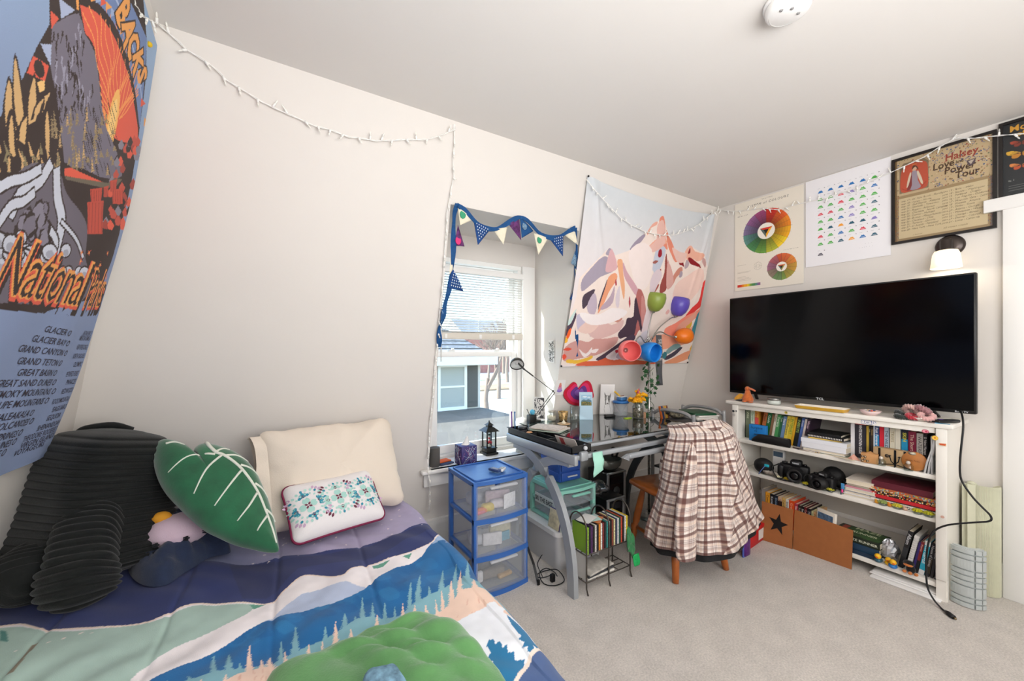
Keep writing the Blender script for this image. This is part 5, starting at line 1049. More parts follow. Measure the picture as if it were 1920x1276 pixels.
circ = lambda cx_, cy_, r_, n=14, ry=None: [(cx_ + r_ * math.cos(2 * PI * k / n), cy_ + (ry or r_) * math.sin(2 * PI * k / n)) for k in range(n)]
sticker(.533, .842, [circ(0, 0, .011), circ(0, 0, .009)], ['#e8e4dc', '#33363a']); sticker(.512, .845, [circ(0, 0, .009), circ(0, 0, .006)], ['#e8e4dc', '#6a6b6e']); sticker(.53, .815, [circ(0, 0, .011), circ(0, 0, .0085), circ(0, 0, .006)], ['#b0aca8', '#ebe7df', '#b9b3ae'])
sticker(.19, .876, [circ(0, 0, .011), circ(0, 0, .009), circ(.001, .002, .005)], ['#d8d4c8', '#d9b53a', '#6a7a3a'], x=-.0005); sticker(-.508, .840, [circ(0, 0, .012), circ(0, 0, .010), circ(0, 0, .005)], ['#e0a02c', '#f4d35a', '#e08a2c']); sticker(-.535, .812, [[(-.014, .004), (.014, .006), (.013, -.008), (-.013, -.006)], [(-.012, .003), (.012, .005), (.010, -.005), (-.010, -.005)]], ['#e6c49a', '#c9532c'])
sticker(-.470, .866, [circ(0, 0, .014, ry=.010), circ(0, 0, .012, ry=.008), circ(.003, 0, .005)], ['#b8405a', '#e79aa8', '#c8435f'], x=-.001); sticker(-.535, .44, [circ(0, 0, .009), circ(0, 0, .007)], ['#e9e0da', '#c9a190'])
mb = MB(); mb.text('acab', .036, mat('sticker_blue_edge', '#4f6ea8', .5), M=FX(-.0010, -.205, .868), bold=.09, wide=1.0); mb.text('acab', .036, mat('sticker_letter', '#f4f0f2', .5), M=FX(-.0014, -.205, .868), bold=.03, wide=1.0); mb.build('sticker_lettering', bc)

Yx = lambda u, X_: float(atX(u, 800, X_)[1])
pagem = mat('page_edges', '#ded3bd', .85, noise=.05, nscale=300)
def book(label, y, th_, hg, dp, x, z, col, title=None, tcol='#f2efe8', lean=0.0, group=None, rz=0.0, tsz=None, band=None, bold=.0, deco=None):
    """standing book: spine towards -X; y centre, thickness along Y"""
    t = thing('book', label, 'book', (x, y, z), group=group, rot=(lean, 0, rz)); m = mat('cover_' + col.strip('#'), col, .5); b = MB(); c = .0022
    b.bb((0, -th_ / 2, 0), (c, th_ / 2, hg), m); b.bb((c, -th_ / 2, 0), (dp, -th_ / 2 + c, hg), m); b.bb((c, th_ / 2 - c, 0), (dp, th_ / 2, hg), m)
    if band:
        for (z0, z1, cc) in band: b.bb((-.0006, -th_ / 2 - .0002, hg * z0), (c, th_ / 2 + .0002, hg * z1), mat('cover_' + cc.strip('#'), cc, .5))
    if title:
        sz = tsz or min(th_ * .95, .020); v_, _ = text_geo(title, 1, bold); L = float(v_[:, 0].max()); wd = min(1.2, hg * .8 / (L * sz)); b.text(title, sz, mat('ink_' + tcol.strip('#'), tcol, .6), M=frame_M((-.0010, sz * .34, hg * .92), (0, 0, -1), (0, -1, 0)), bold=bold, wide=wd)
    b.build('cover', t); b = MB(); b.bb((c + .0005, -th_ / 2 + c, .003), (dp - .004, th_ / 2 - c, hg - .003), pagem); b.build('pages', t); return t
S1, S2, S3 = .6402, .4172, .0822
G1 = 'books standing on the top shelf'
XB = 3.03; px_up = False
def row(lst, X_, z, grp, lean=0.0):
    for it in lst:
        a, b_, hg, col, title, tc, lab = it[:7]; kw = it[7] if len(it) > 7 else {}
        y0, y1 = Yx(a, X_), Yx(b_, X_); th_ = max(.006, (y0 - y1) * .97 * math.cos(kw.get('lean', lean))); book(lab, (y0 + y1) / 2, th_, hg * (1.18 if X_ == XB and px_up and z == S3 and not kw.get("lean") else 1), .17, X_, z + abs(math.sin(kw.get('lean', lean))) * th_ / 2, col, title, tc, kw.get('lean', lean), grp, tsz=kw.get('tsz'), band=kw.get('band'), bold=kw.get('bold', .01))
XS = 3.075
row([(1391, 1397.5, .215, '#191b15', 'Native Trees', '#a9b23a', 'black book with olive lettering, first at the left end of the top shelf'), (1398, 1407, .21, '#6f7a62', 'Wild', '#dfe4c4', 'grey green book with leafy spine beside the first black book'),
     (1407.5, 1415, .215, '#c9d2bd', 'Garden', '#5a9a6a', 'pale mint book behind the blue card box', dict(band=[(0, .3, '#e3e6dc')])), (1415.5, 1422, .212, '#e2a33c', 'Bird', '#b5322c', 'orange yellow book with a red band behind the blue card box', dict(band=[(.45, .75, '#e0524f')]))], XS, S1, G1)
row([(1424, 1431, .205, '#b8683a', 'Field', '#3e2a1c', 'rust brown book left of the dark green guide'), (1431.5, 1439, .205, '#1d6b3c', 'Guide', '#e6eee0', 'dark green book just right of the blue card box'), (1439.5, 1444, .200, '#8a6a4c', None, '', 'thin brown book beside the dark green guide'),
     (1444.5, 1449, .205, '#ded6c2', 'Plants', '#7a6a4a', 'thin cream book among the leaning green ones'), (1449.5, 1456, .20, '#4f9a58', 'Forests', '#e9efdf', 'mid green leaning book with white lettering'), (1456.3, 1460, .20, '#2f6a44', 'Ferns', '#eaf0e0', 'thin deep green leaning book'), (1460.5, 1467, .195, '#6d8bb0', 'Stars', '#e8eef4', 'slate blue leaning book'),
     (1467.5, 1474, .20, '#e6cf4f', 'Wildflowers', '#6a5a2a', 'pale yellow leaning book beside the slate blue one'), (1474.3, 1481.5, .20, '#e2c43a', 'INTERNET', '#3f8a3c', 'yellow leaning book with green capitals'), (1482, 1486, .20, '#dfa928', None, '', 'thin golden leaning book left of the black insect guide'),
     (1486.5, 1494, .20, '#1e2320', 'INSECTS', '#a9c46a', 'black leaning book lettered INSECTS in pale green', dict(bold=.02)), (1494.5, 1499.5, .20, '#4d6cb0', 'Rivers', '#dfe6f2', 'thin blue leaning book right of the insect guide'), (1500, 1504, .195, '#d8cbc6', None, '', 'thin pinkish white leaning book'), (1504.5, 1511, .20, '#3a2a3a', 'Mines', '#d9b8cc', 'dark plum leaning book beside the stack of white books')], XS, S1, G1, lean=-math.radians(-9))
row([(1595, 1602.5, .205, '#e9e7ea', None, '', 'plain white book standing beside the horizontal stack'), (1603, 1624, .218, '#2c2a33', 'WHITE MOUNTAIN GUIDE', '#eceaea', 'thick black book lettered WHITE MOUNTAIN GUIDE', dict(band=[(.93, .985, '#c22f3f')], bold=.02)), (1624.5, 1629, .20, '#c3a33c', None, '', 'thin mustard book right of the white mountain guide'), (1629.3, 1632.5, .20, '#221f1c', 'Peaks', '#c9b98a', 'thin black book next to the mustard one'),
     (1633, 1637.5, .20, '#3b2f26', 'History', '#c9a867', 'thin dark brown book with tan lettering'), (1638, 1640, .205, '#dfe6ee', None, '', 'very thin pale book left of the blue running book'), (1640.3, 1648.3, .215, '#1f8cc6', 'Run Forever', '#f2f6fa', 'bright blue book lettered Run Forever', dict(band=[(.72, 1, '#28487f')], bold=.02)), (1649, 1657.3, .205, '#d8263a', None, '', 'bright red book on the top shelf'),
     (1658, 1666.5, .205, '#b9c8d6', 'THE WILD', '#3a4a5c', 'pale blue book lettered THE WILD'), (1668.5, 1678, .205, '#e2dcc6', 'TREES', '#b3a581', 'cream book lettered TREES behind the kraft box'), (1678.4, 1688.5, .205, '#e6e1cf', None, '', 'blank cream book right of the cream tree book'), (1690, 1702, .205, '#2296c8', 'SKIN', '#d9d44a', 'cyan book with a dark navy top band', dict(band=[(.74, 1, '#1f2436')], bold=.03)),
     (1703, 1718, .20, '#8c1f40', 'The Short Stories', '#e9c9b8', 'crimson book behind the wooden disc'), (1718.5, 1731, .195, '#d4cfc9', 'WATERFALLS', '#3f3a3a', 'grey book lettered WATERFALLS', dict(bold=.0)), (1731.5, 1738.5, .195, '#232025', 'D New Hamps', '#e9e6e2', 'black book with white lettering right of the waterfall book', dict(bold=.02))], XS, S1, G1)
for a, lean, lab, col in ((1733, .10, 'white notebook bending at the right end of the top shelf, left one of three', '#dcdcdc'), (1740, .07, 'white notebook bending at the right end of the top shelf, between two others', '#e4e4e6'), (1747, .0, 'grey notebook upright against the right side of the bookcase', '#b9bcc0')):
    t = thing('notebook', lab, 'notebook', (2.992, Yx(a, 2.992), S1)); b = MB(); q = [(0, 0), (lean * .10, .06), (lean * .26, .12), (lean * .40, .20)]; 
    for k in range(3): b.add([(0, -q[k][0] - .004, q[k][1]), (.19, -q[k][0] - .004, q[k][1]), (.19, -q[k + 1][0] - .004, q[k + 1][1]), (0, -q[k + 1][0] - .004, q[k + 1][1]), (0, -q[k][0] + .004, q[k][1]), (.19, -q[k][0] + .004, q[k][1]), (.19, -q[k + 1][0] + .004, q[k + 1][1]), (0, -q[k + 1][0] + .004, q[k + 1][1])], [(0, 1, 2, 3), (7, 6, 5, 4), (0, 4, 5, 1), (1, 5, 6, 2), (2, 6, 7, 3), (3, 7, 4, 0)], mat('nb_' + col[1:], col, .5))
    b.build('cover', t); b = MB(); b.tube([(-.002, -q[0][0], .005), (-.002, -q[1][0], q[1][1]), (-.002, -q[2][0], q[2][1]), (-.002, -q[3][0], .195)], .003, mat('spine_tape', '#cfd0d1', .5), 6); b.build('spine', t)
def flat(label, x, y, z, d, w, th_, col, rz=0.0, title=None, tc='#ffffff', group=None, name='book', side='spine', art=None, cat=None):
    """lying book: spine (length w along Y) towards -X, depth d"""
    t = thing(name, label, cat or name, (x, y, z), rz, group); m = mat('cover_' + col.strip('#'), col, .5); b = MB(); c = .002
    b.bb((0, -w / 2, 0), (d, w / 2, c), m); b.bb((0, -w / 2, th_ - c), (d, w / 2, th_), m)
    if side == 'spine': b.bb((0, -w / 2, c), (c, w / 2, th_ - c), m)
    if title: sz = min(th_ * 1.0, .02); L = float(text_geo(title, 1, .01)[0][:, 0].max()); b.text(title, sz, mat('ink_' + tc.strip('#'), tc, .6), M=FX(-.001, min(w / 2 - .01, L * sz / 2), th_ / 2 - sz * .34), bold=.01, wide=min(1.1, (w - .03) / (L * sz)))
    if art: art(b, d, w, th_)
    b.build('cover', t); b = MB(); b.bb((.003, -w / 2 + .003, c), (d - .003, w / 2 - .003, th_ - c), pagem); b.build('pages', t); return t
# horizontal stack of white books
yc = (Yx(1507, 3.03) + Yx(1590, 3.03)) / 2; z = S1; GS = 'white books in the horizontal stack on the top shelf'
def zig(b, d, w, th_):
    for k in range(22): b.box((-.001, -w / 2 + .012 + k * (w - .024) / 21, th_ / 2), (.001, .004, th_ * .5), mat('pattern_white', '#e8e4de', .6), rz=0)
for (lab, w, d, th_, col, rz, kw) in (('grey green folder at the bottom of the white stack', .235, .22, .005, '#7d8672', .05, {}), ('thin white book near the bottom of the stack on the top shelf', .22, .20, .015, '#eceae8', .03, dict(side='p')), ('thick white book, lower of the two fat ones in the stack', .235, .205, .034, '#e9eaef', -.02, {}), ('thick white book, upper of the two fat ones in the stack', .24, .20, .026, '#e6e8ee', .02, {}), ('thin yellow notebook with loose sheets near the top of the stack', .17, .17, .007, '#d8b65a', .08, {}), ('black book with a zigzag white pattern on its spine', .20, .18, .018, '#15151a', -.03, dict(art=zig)), ('black sketchbook on top of the stack on the top shelf', .17, .17, .015, '#0f1012', .04, {})):
    flat(lab, 3.00 if w > .2 else 3.02, yc, z, d, w, th_, col, rz, group=None, **kw); z += th_ + .0005
    if 'thin white' in lab: z += .002
# things in front of the books on the top shelf
t = thing('card_box', 'bright blue card box with black handwriting standing on the top shelf', 'box', (3.025, Yx(1422, 3.025), S1)); b = MB(); b.rbox((.0, 0, .058), (.035, .112, .116), mat('blue_card', '#1c7cc8', .5), .002); b.build('box_body', t); b = MB(); ik = mat('marker_ink', '#12294f', .6); b.text('Surgent', .026, ik, M=FX(-.0182, .045, .088), shear=.15); b.text('nt', .024, ik, M=FX(-.0182, .02, .066), shear=.2); b.build('handwriting', t)
t = thing('pencil_case', 'soft black pencil case lying in front of the books', 'pencil case', (2.99, (Yx(1410, 2.99) + Yx(1481, 2.99)) / 2, S1)); L = Yx(1410, 2.99) - Yx(1481, 2.99)
b = MB(); bp_ = mat('black_nylon', '#131314', .6, noise=.2, nscale=50, bump=.3, bscale=80); P = []
for i in range(15):
    s = i / 14; y = L / 2 - L * s; ry = .021 * min(1, (s + .02) * 5) ** .5 * (1 if s < .95 else .9); rz_ = .030 * min(1, (s + .03) * 4) ** .6; P.append([(ry * math.cos(a), y, rz_ + rz_ * math.sin(a)) for a in np.linspace(0, 2 * PI, 17)[:-1]])
b.grid(P, bp_, True, True); b.add(P[-1], [tuple(range(16))], bp_); b.build('case_body', t); b = MB(); b.tube([(-.012, L / 2 - .02, .055), (-.006, 0, .061), (-.01, -L / 2 + .01, .056)], .0022, mat('zip_grey', '#3a3a3c', .4), 6); b.build('zip', t)
G = 'loose pens lying on the top shelf'
for k, (a, b2, col, lab) in enumerate(((1484, 1520, '#8a7a80', 'grey pencil, rearmost of the loose pens by the pencil case'), (1487, 1530, '#6b5560', 'mauve pencil in the middle of the loose pens'), (1495, 1538, '#4a3a3c', 'dark brown pencil pointing at the white stack'), (1500, 1533, '#c9bdb0', 'pale pencil, nearest of the loose pens'))):
    ya, yb = Yx(a, 2.99), Yx(b2, 2.99); x = 3.008 - k * .008; m_ = mat('pen_' + col[1:], col, .4); t = thing('pencil', lab, 'pencil', (x, (ya + yb) / 2, S1 + .004), group=G); b = MB(); h_ = (ya - yb) / 2; b.tube([(0, h_, 0), (0, -h_ + .012, 0)], .0036, m_, 6); b.build('barrel', t); b = MB(); b.tube([(0, -h_ + .012, 0), (0, -h_, 0)], [.0035, .0006], mat('pencil_wood', '#c9a878', .7), 6); b.build('point', t)
def origami(px, x, s, col, lab):
    t = MB(); y = Yx(px, x); m = mat('folded_' + col[1:], col, .7); pts = [(0, s, 0), (-s * .5, 0, 0), (0, -s, 0), (s * .5, 0, 0), (0, 0, s * 1.1), (-.2 * s, .35 * s, s * .7)]
    t.add(pts, [(0, 1, 5), (1, 4, 5), (0, 5, 4), (1, 2, 4), (2, 3, 4), (3, 0, 4), (3, 2, 1, 0)], m); return t.build('origami', loc=(x, y, S1), label=lab, cat='origami')
origami(1601, 2.995, .032, '#dba592', 'folded pink paper origami on the top shelf'); t = MB(); t.box((0, 0, .0015), (.05, .17, .002), mat('cream_paper', '#d8cdb8', .8), rz=-.3); t.build('paper_sheet', loc=(3.0, Yx(1575, 3.0), S1), label='curled cream paper under the pink origami', cat='paper')
t = thing('cardboard_toy', 'small brown cardboard box with a face drawn on it', 'box', (2.995, Yx(1631, 2.995), S1), .15); kr = mat('kraft_card', '#c08d5a', .8, noise=.05, nscale=60); b = MB(); b.rbox((0, 0, .028), (.04, .075, .055), kr, .002); b.prism([(-.03, .05), (.0, .066), (.03, .05)], .03, kr, M=frame_M((.012, .0, 0), (0, -1, 0), (0, 0, 1))); b.build('box_body', t)
b = MB()
for (y, z_) in ((.018, .035), (.03, .037), (.020, .02), (.008, .012), (.03, .01)): b.lathe([(.0065, 0), (.0001, .0006)], mat('drawn_dark', '#5d4030', .8), 10, M=frame_M((-.0205, y, z_), (0, -1, 0), (0, 0, 1))); b.lathe([(.004, .0007), (.0001, .001)], mat('drawn_light', '#d7c3a0', .8), 8, M=frame_M((-.0205, y, z_), (0, -1, 0), (0, 0, 1)))
b.build('drawing', t)
t = thing('kraft_box', 'tan box with black stripes behind the black jewellery stand', 'box', (3.03, Yx(1671, 3.03), S1)); b = MB(); b.rbox((0, 0, .047), (.045, .145, .094), mat('tan_card', '#b89a72', .8, noise=.04), .002); b.build('box_body', t); b = MB()
for y in (.045, -.022, -.062): b.bb((-.0235, y - .005, .001), (-.0226, y + .005, .0935), blp)
b.lathe([(.010, 0), (.0001, .0008)], mat('stamp', '#5f4f40', .8), 16, M=frame_M((-.0228, .012, .055), (0, -1, 0), (0, 0, 1))); b.build('stripe', t)
t = thing('jewellery_stand', 'black forked metal jewellery stand in front of the tan striped box', 'stand', (2.99, Yx(1677, 2.99), S1)); b = MB(); mtl = mat('black_metal', '#18171a', .35, .6)
for q in ([(0, .055, .006), (0, .0, .018), (0, -.065, .004)],): b.tube(q, .0024, mtl, 6)
b.build('base_bar', t); b = MB(); b.tube([(0, 0, .018), (0, .014, .032), (0, .020, .058)], .0026, mtl, 6); b.tube([(0, 0, .018), (0, -.016, .034), (0, -.020, .058)], .0026, mtl, 6); b.lathe([(.0001, 0), (.008, .006), (.0001, .010)], mtl, 10, c=(0, .020, .056)); b.lathe([(.0001, 0), (.008, .006), (.0001, .010)], mtl, 10, c=(0, -.020, .056)); b.tube([(0, 0, .018), (0, 0, 0)], .0025, mtl, 6); b.build('fork', t)
gl = glass('jar_glass', '#eef4f2', .25, .03)
for px, lab in ((1652, 'small clear glass jar beside the cardboard toy'), (1703, 'small clear glass jar with a round stopper by the wooden disc')):
    t = thing('glass_jar', lab, 'jar', (2.985, Yx(px, 2.985), S1)); b = MB(); b.lathe([(.0001, 0), (.020, 0), (.021, .004), (.021, .026), (.014, .032), (.014, .036)], gl, 20); b.build('jar_body', t); b = MB(); b.ball((0, 0, .042), .010, mat('pearl', '#d9cfc4', .2, .2), 12); b.build('stopper', t)
t = thing('wooden_disc', 'round orange wooden disc leaning among the books', 'disc', (2.995, Yx(1713, 2.995), S1), rot=(0, .12, 0)); b = MB(); wd_ = mat('orange_wood', '#b9773c', .5, noise=.12, nscale=25); b.lathe([(.0001, 0), (.049, 0), (.051, .003), (.051, .009), (.049, .012), (.0001, .012)], wd_, 44, M=Matrix.Translation((0, 0, .052)) @ Matrix.Rotation(PI / 2, 4, 'Y')); b.build('disc_body', t); b = MB(); b.text('Muddy Paws', .011, mat('burnt_mark', '#6d3f1c', .8), M=FX(-.0006, .034, .050)); b.build('lettering', t)
b = MB(); b.lathe([(.013, 0), (.0001, .001)], mat('disc_label', '#cfc7b4', .6), 14, M=frame_M((-.0006, .008, .092), (0, -1, 0), (0, 0, 1)), sx=1.2, sy=.7); b.build('tag', t)

# second shelf
t = thing('pouch', 'black pouch with a turquoise corner at the left of the middle shelf', 'pouch', (3.02, Yx(1432, 3.02), S2)); b = MB(); b.ball((0, 0, .055), (.045, .065, .055), bp_, 18); o = b.build('pouch_body', t); b = MB(); b.rbox((-.040, -.038, .072), (.012, .03, .018), mat('turquoise', '#1fb0c4', .5), .004); b.tube([(-.045, -.03, .07), (-.05, -.005, .03), (-.05, .01, .002)], .002, mat('blue_cord', '#5a7ac0', .5)); b.build('flap', t)
t = thing('clock_radio', 'small white digital clock behind the cameras', 'clock', (3.12, Yx(1461, 3.12), S2)); b = MB(); b.rbox((0, 0, .09), (.03, .075, .16), wpl, .006); b.rbox((0, 0, .008), (.06, .09, .015), wpl, .004); b.build('clock_body', t); b = MB(); b.bb((-.017, -.03, .12), (-.0152, .03, .155), mat('lcd', '#5a6f84', .3)); b.build('display', t)
b = MB(); gc = mat('grey_knit', '#a59d94', .95, noise=.25, nscale=90, bump=.6, bscale=150)
for k in range(6): a = k * 1.1; b.tube([(.012 * math.sin(a + q), .04 - .085 * q / 6 * 1.0 + .01 * math.cos(a * 3 + q), .016 + .014 * abs(math.sin(a + q * .9))) for q in range(7)], .011, gc, 8)
b.build('knitted_cloth', loc=(3.0, Yx(1447, 3.0), S2), label='crumpled grey knitted cloth left of the cameras', cat='cloth')
def camera_(px, x, s, lab, rz):
    t = thing('camera', lab, 'camera', (x, Yx(px, x), S2), rz); cb = mat('camera_body', '#131315', .45, bump=.2, bscale=300); cg = mat('camera_gloss', '#0d0d10', .12)
    b = MB(); b.rbox((0, 0, .040 * s), (.045 * s, .13 * s, .078 * s), cb, .012 * s, seg=3); b.rbox((-.022 * s, .052 * s, .038 * s), (.04 * s, .03 * s, .072 * s), cb, .012 * s, seg=3); b.build('camera_body', t)
    b = MB(); b.rbox((-.004 * s, -.01 * s, .088 * s), (.048 * s, .05 * s, .032 * s), cb, .010 * s, seg=3); b.text('Nikon', .011 * s, gw, M=FX(-.0285 * s, .004 * s, .088 * s), bold=.03); b.build('viewfinder', t)
    b = MB(); b.lathe([(.034, 0), (.036, -.01), (.036, -.035), (.032, -.038), (.033, -.06), (.030, -.063), (.022, -.055), (.0001, -.050)], cb, 26, M=Matrix.Translation((-.022 * s, -.012 * s, .040 * s)) @ Matrix.Rotation(PI / 2, 4, 'Y') @ Matrix.Scale(s, 4)); lo_ = b.build('lens', t); b = MB(); b.lathe([(.021, -.056), (.012, -.0600), (.0001, -.0615)], cg, 20, M=Matrix.Translation((-.022 * s, -.012 * s, .040 * s)) @ Matrix.Rotation(PI / 2, 4, 'Y') @ Matrix.Scale(s, 4)); b.build('front_glass', lo_)
    b = MB(); b.tube(smooth_path([(.0, .065 * s, .07 * s), (-.03 * s, .09 * s, .05 * s), (-.05 * s, .06 * s, .008), (-.06 * s, .0, .005)], 4), .004, bp_, 6); b.build('strap', t)
    b = MB(); b.lathe([(.012 * s, 0), (.012 * s, .008 * s), (.0001, .009 * s)], cb, 16, c=(.002, .04 * s, .079 * s)); b.lathe([(.009 * s, 0), (.009 * s, .007 * s), (.0001, .0075 * s)], cb, 16, c=(.002, -.045 * s, .079 * s)); b.build('dial', t)
camera_(1489, 3.05, 1.32, 'larger black camera with its lens towards the room on the middle shelf', .25); camera_(1543, 3.01, 1.05, 'smaller black camera, right of the larger one', -.2)
t = thing('lens_bag', 'round topped black camera bag behind the smaller camera', 'bag', (3.13, Yx(1563, 3.13), S2)); b = MB(); b.ball((0, 0, .055), (.05, .065, .07), bp_, 20); b.rbox((0, 0, .03), (.09, .12, .055), bp_, .02); b.build('bag_body', t); b = MB(); b.tube(smooth_path([(-.06, .07, .06), (-.075, 0, .03), (-.07, -.06, .005)], 4), .006, bp_, 6); b.build('strap', t)
G = 'tiny glass pots of succulents along the middle shelf'
def succ(px, py, col, lab, x=2.982, r=.015):
    y = Yx(px, x); t = thing('succulent', lab, 'plant', (x, y, S2), group=G); b = MB(); b.lathe([(.0001, 0), (r * .8, 0), (r * .9, .003), (r * .85, .014)], gl, 14); b.build('pot', t); b = MB(); m = mat('leaf_' + col[1:], col, .6, noise=.2, nscale=120)
    for ring, (n, el, L_) in enumerate(((8, .25, 1.15), (7, .7, .95), (5, 1.15, .75))):
        for k in range(n):
            a = 2 * PI * k / n + ring * .4; d = Vector((math.cos(a) * math.cos(el), math.sin(a) * math.cos(el), math.sin(el))); b.tube([Vector((0, 0, .012)), Vector((0, 0, .012)) + d * r * L_ * .6, Vector((0, 0, .012)) + d * r * L_ * 1.1], [r * .15, r * .28, r * .05], m, 5)
    b.build('leaves', t)
for px, col, lab in ((1460, '#c9c4a4', 'pale succulent, leftmost of the tiny glass pots'), (1476, '#c9b32c', 'yellow succulent below the larger camera'), (1494, '#bcc39a', 'pale green succulent between two yellow ones'), (1511, '#c4b82a', 'yellow green succulent under the camera lens'), (1545, '#b9c49a', 'pale green succulent in front of the smaller camera'), (1557, '#c3bd3c', 'yellow succulent touching a pale one before the smaller camera'), (1655, '#8fa05a', 'olive succulent at the left foot of the magazine stack'), (1682, '#c4bb3a', 'broad yellow succulent below the white comic book'), (1720, '#b9b41f', 'lime yellow succulent left of the last pot'), (1741, '#a8a51c', 'yellow green succulent, rightmost pot on the middle shelf')): succ(px, 0, col, lab, r=.021 if px > 1650 else .019)
for px, col, lab in ((1644, '#e2a02a', 'small orange yellow figurine by the notebooks'), (1668, '#e38a2a', 'small orange figurine between two succulents'), (1697, '#c9a58c', 'small pinkish stone figurine below the comic book')):
    t = thing('figurine', lab, 'figurine', (2.984, Yx(px, 2.984), S2)); b = MB(); m = mat('fig_' + col[1:], col, .4); b.ball((0, 0, .009), (.009, .011, .009), m, 12); b.build('figure_body', t); b = MB(); b.ball((-.002, .004, .020), .006, m, 10); b.build('head', t)
z = S2
for k, (lab, th_, col) in enumerate((('white sketchbook at the bottom of the notebook stack', .014, '#e4e2e2'), ('white sketchbook, second from the bottom of the notebook stack', .013, '#eceaea'), ('black edged notebook in the notebook stack', .004, '#2a2a2c'), ('white pad in the middle of the notebook stack', .018, '#e9e7e6'), ('notebook with a rose edge in the notebook stack', .010, '#c98a94'), ('mint and brown notebook near the top of the notebook stack', .014, '#b9c4b4'), ('cream paper pad on top of the notebook stack', .026, '#e6ddd2'))):
    flat(lab, 2.995 + .006 * (k % 3), Yx(1612, 3.0), z, .21, .155 - .004 * k, th_, col, rz=.05 * math.sin(k * 2.2), name='notebook', side='p' if th_ > .012 else 'spine'); z += th_ + .0006
def dots(cols, n=26):
    def f(b, d, w, th_):
        r = random.Random(n)
        for k in range(n * 3): b.box((-.0008, -w / 2 + .006 + (w - .012) * r.random(), th_ * r.uniform(.15, .85)), (.0008, w * .02, th_ * .3), mat('dot_' + cols[k % len(cols)][1:], cols[k % len(cols)], .5))
    return f
z = S2; ym = (Yx(1640, 2.99) + Yx(1753, 2.99)) / 2 + .006
for k, (lab, th_, col, w, tt, tc, art) in enumerate((('white comic collection lettered CALVIN AND HOBBES at the bottom of the stack', .024, '#ebe6dc', .27, 'CALVIN AND HOBBES', '#1d1d1f', None), ('black and grey magazine above the white comic', .006, '#3a3638', .285, None, '', None), ('red game box lying in the stack, near its middle', .018, '#c8242f', .285, None, '', None), ('black box with red and yellow dots above the red one', .020, '#241c18', .275, None, '', dots(['#c9352c', '#e2a84a', '#e8dcc0'])), ('orange and blue patterned puzzle box', .020, '#b8643a', .285, None, '', dots(['#e0662c', '#7fa8b4', '#c9c23a', '#e8cfae', '#5a86a0'], 40)), ('large maroon album on top of the stack', .034, '#5f1a2a', .25, None, '', None))):
    flat(lab, 3.0 + .004 * (k % 2), ym + (.008 if k == 5 else 0), z, .25, w, th_, col, title=tt, tc=tc, art=art, rz=.01 * math.sin(k * 3), name='box' if 'box' in lab else 'book'); z += th_ + .0006
t = thing('key_ring', 'key ring with blue, pink and navy charms hanging over the middle shelf', 'key ring', (2.985, Yx(1580, 2.985), S2)); b = MB(); b.rbox((0, 0, .052), (.006, .018, .036), mat('charm_blue', '#4a90c4', .4), .004); b.build('charm', t); b = MB(); b.rbox((-.001, .002, .024), (.006, .010, .022), mat('charm_pink', '#e03c8c', .4), .003); b.build('charm', t); b = MB(); b.rbox((-.002, .008, .008), (.005, .006, .016), mat('charm_navy', '#26304a', .4), .002, rz=.3); b.build('charm', t)
b = MB(); b.tube([(0, .012 * math.cos(a), .078 + .012 * math.sin(a)) for a in np.linspace(0, 2 * PI, 14)], .0012, mtl, 5); b.build('ring', t)

# bottom shelf
px_up = True
row([(1428, 1434.5, .19, '#8a8480', None, '', 'grey paperback, first of the row behind the cardboard'), (1435.3, 1443.5, .175, '#e09b2a', 'Camus', '#6a3a10', 'orange topped paperback with a black lower half', dict(band=[(0, .45, '#241c1c')])), (1443.8, 1451.8, .172, '#14161c', 'Karenina', '#dfe0e4', 'black paperback with white lettering beside the orange topped one'), (1452.2, 1458.4, .17, '#1b2230', 'Dune', '#8aa0b8', 'navy black paperback left of the tan one'),
     (1458.8, 1466, .168, '#d8b695', 'Salinger', '#4a2a20', 'tan paperback with a dark motif', dict(band=[(.68, .86, '#2a1a1a')])), (1466.6, 1473, .168, '#dfb66a', 'Lord of', '#6a4a1a', 'yellow tan paperback left of the white one'), (1473.4, 1479, .166, '#ece6dc', 'Emma', '#3a3a3a', 'white paperback left of the orange red one'), (1479.4, 1489.4, .166, '#e2501f', 'Grandma', '#f2b08a', 'thick orange red paperback'), (1490, 1496, .155, '#b83a4c', 'Ransom', '#f0d0c8', 'rose red paperback after the orange red one'),
     (1496.5, 1502, .152, '#3d322c', 'Austen', '#b9aa96', 'dark brown paperback beside the rose red one'), (1502.5, 1507.6, .15, '#17171a', 'Stephen', '#e6e2dc', 'black paperback left of the dark red one'), (1508, 1513, .15, '#6d1a22', 'Carrie', '#d8b8a8', 'dark red paperback between two black ones'), (1513.6, 1520.4, .148, '#1c1a20', 'The Stand', '#c9c0c4', 'black paperback right of the dark red one'), (1521.4, 1525.2, .14, '#dcd7a0', 'Poems', '#5a6a4a', 'pale yellow paperback, nearest the FIGHT cover'), (1525.6, 1530, .14, '#e0b27c', 'Zen', '#a04a2a', 'peach paperback touching the FIGHT cover')], XB, S3, None)
def cover_art(lab, px, x, z, w, h, rz, lean):
    t = thing('book', lab, 'book', (x, Yx(px, x), z), rot=(0, lean, rz)); b = MB(); wm = mat('cover_cream', '#e6dfd2', .5); b.rbox((0, 0, h / 2), (.016, w, h), wm, .001); b.build('cover', t)
    b = MB(); b.bb((-.0090, -w / 2 + .012, h * .42), (-.0082, w / 2 - .008, h * .90), mat('cover_slate', '#5a7490', .6, noise=.5, nscale=60)); b.text('FIGHT', .036, mat('cover_red', '#c8322a', .5), M=FX(-.0092, w / 2 - .010, h * .20), bold=.05, wide=.85); b.build('cover_print', t)
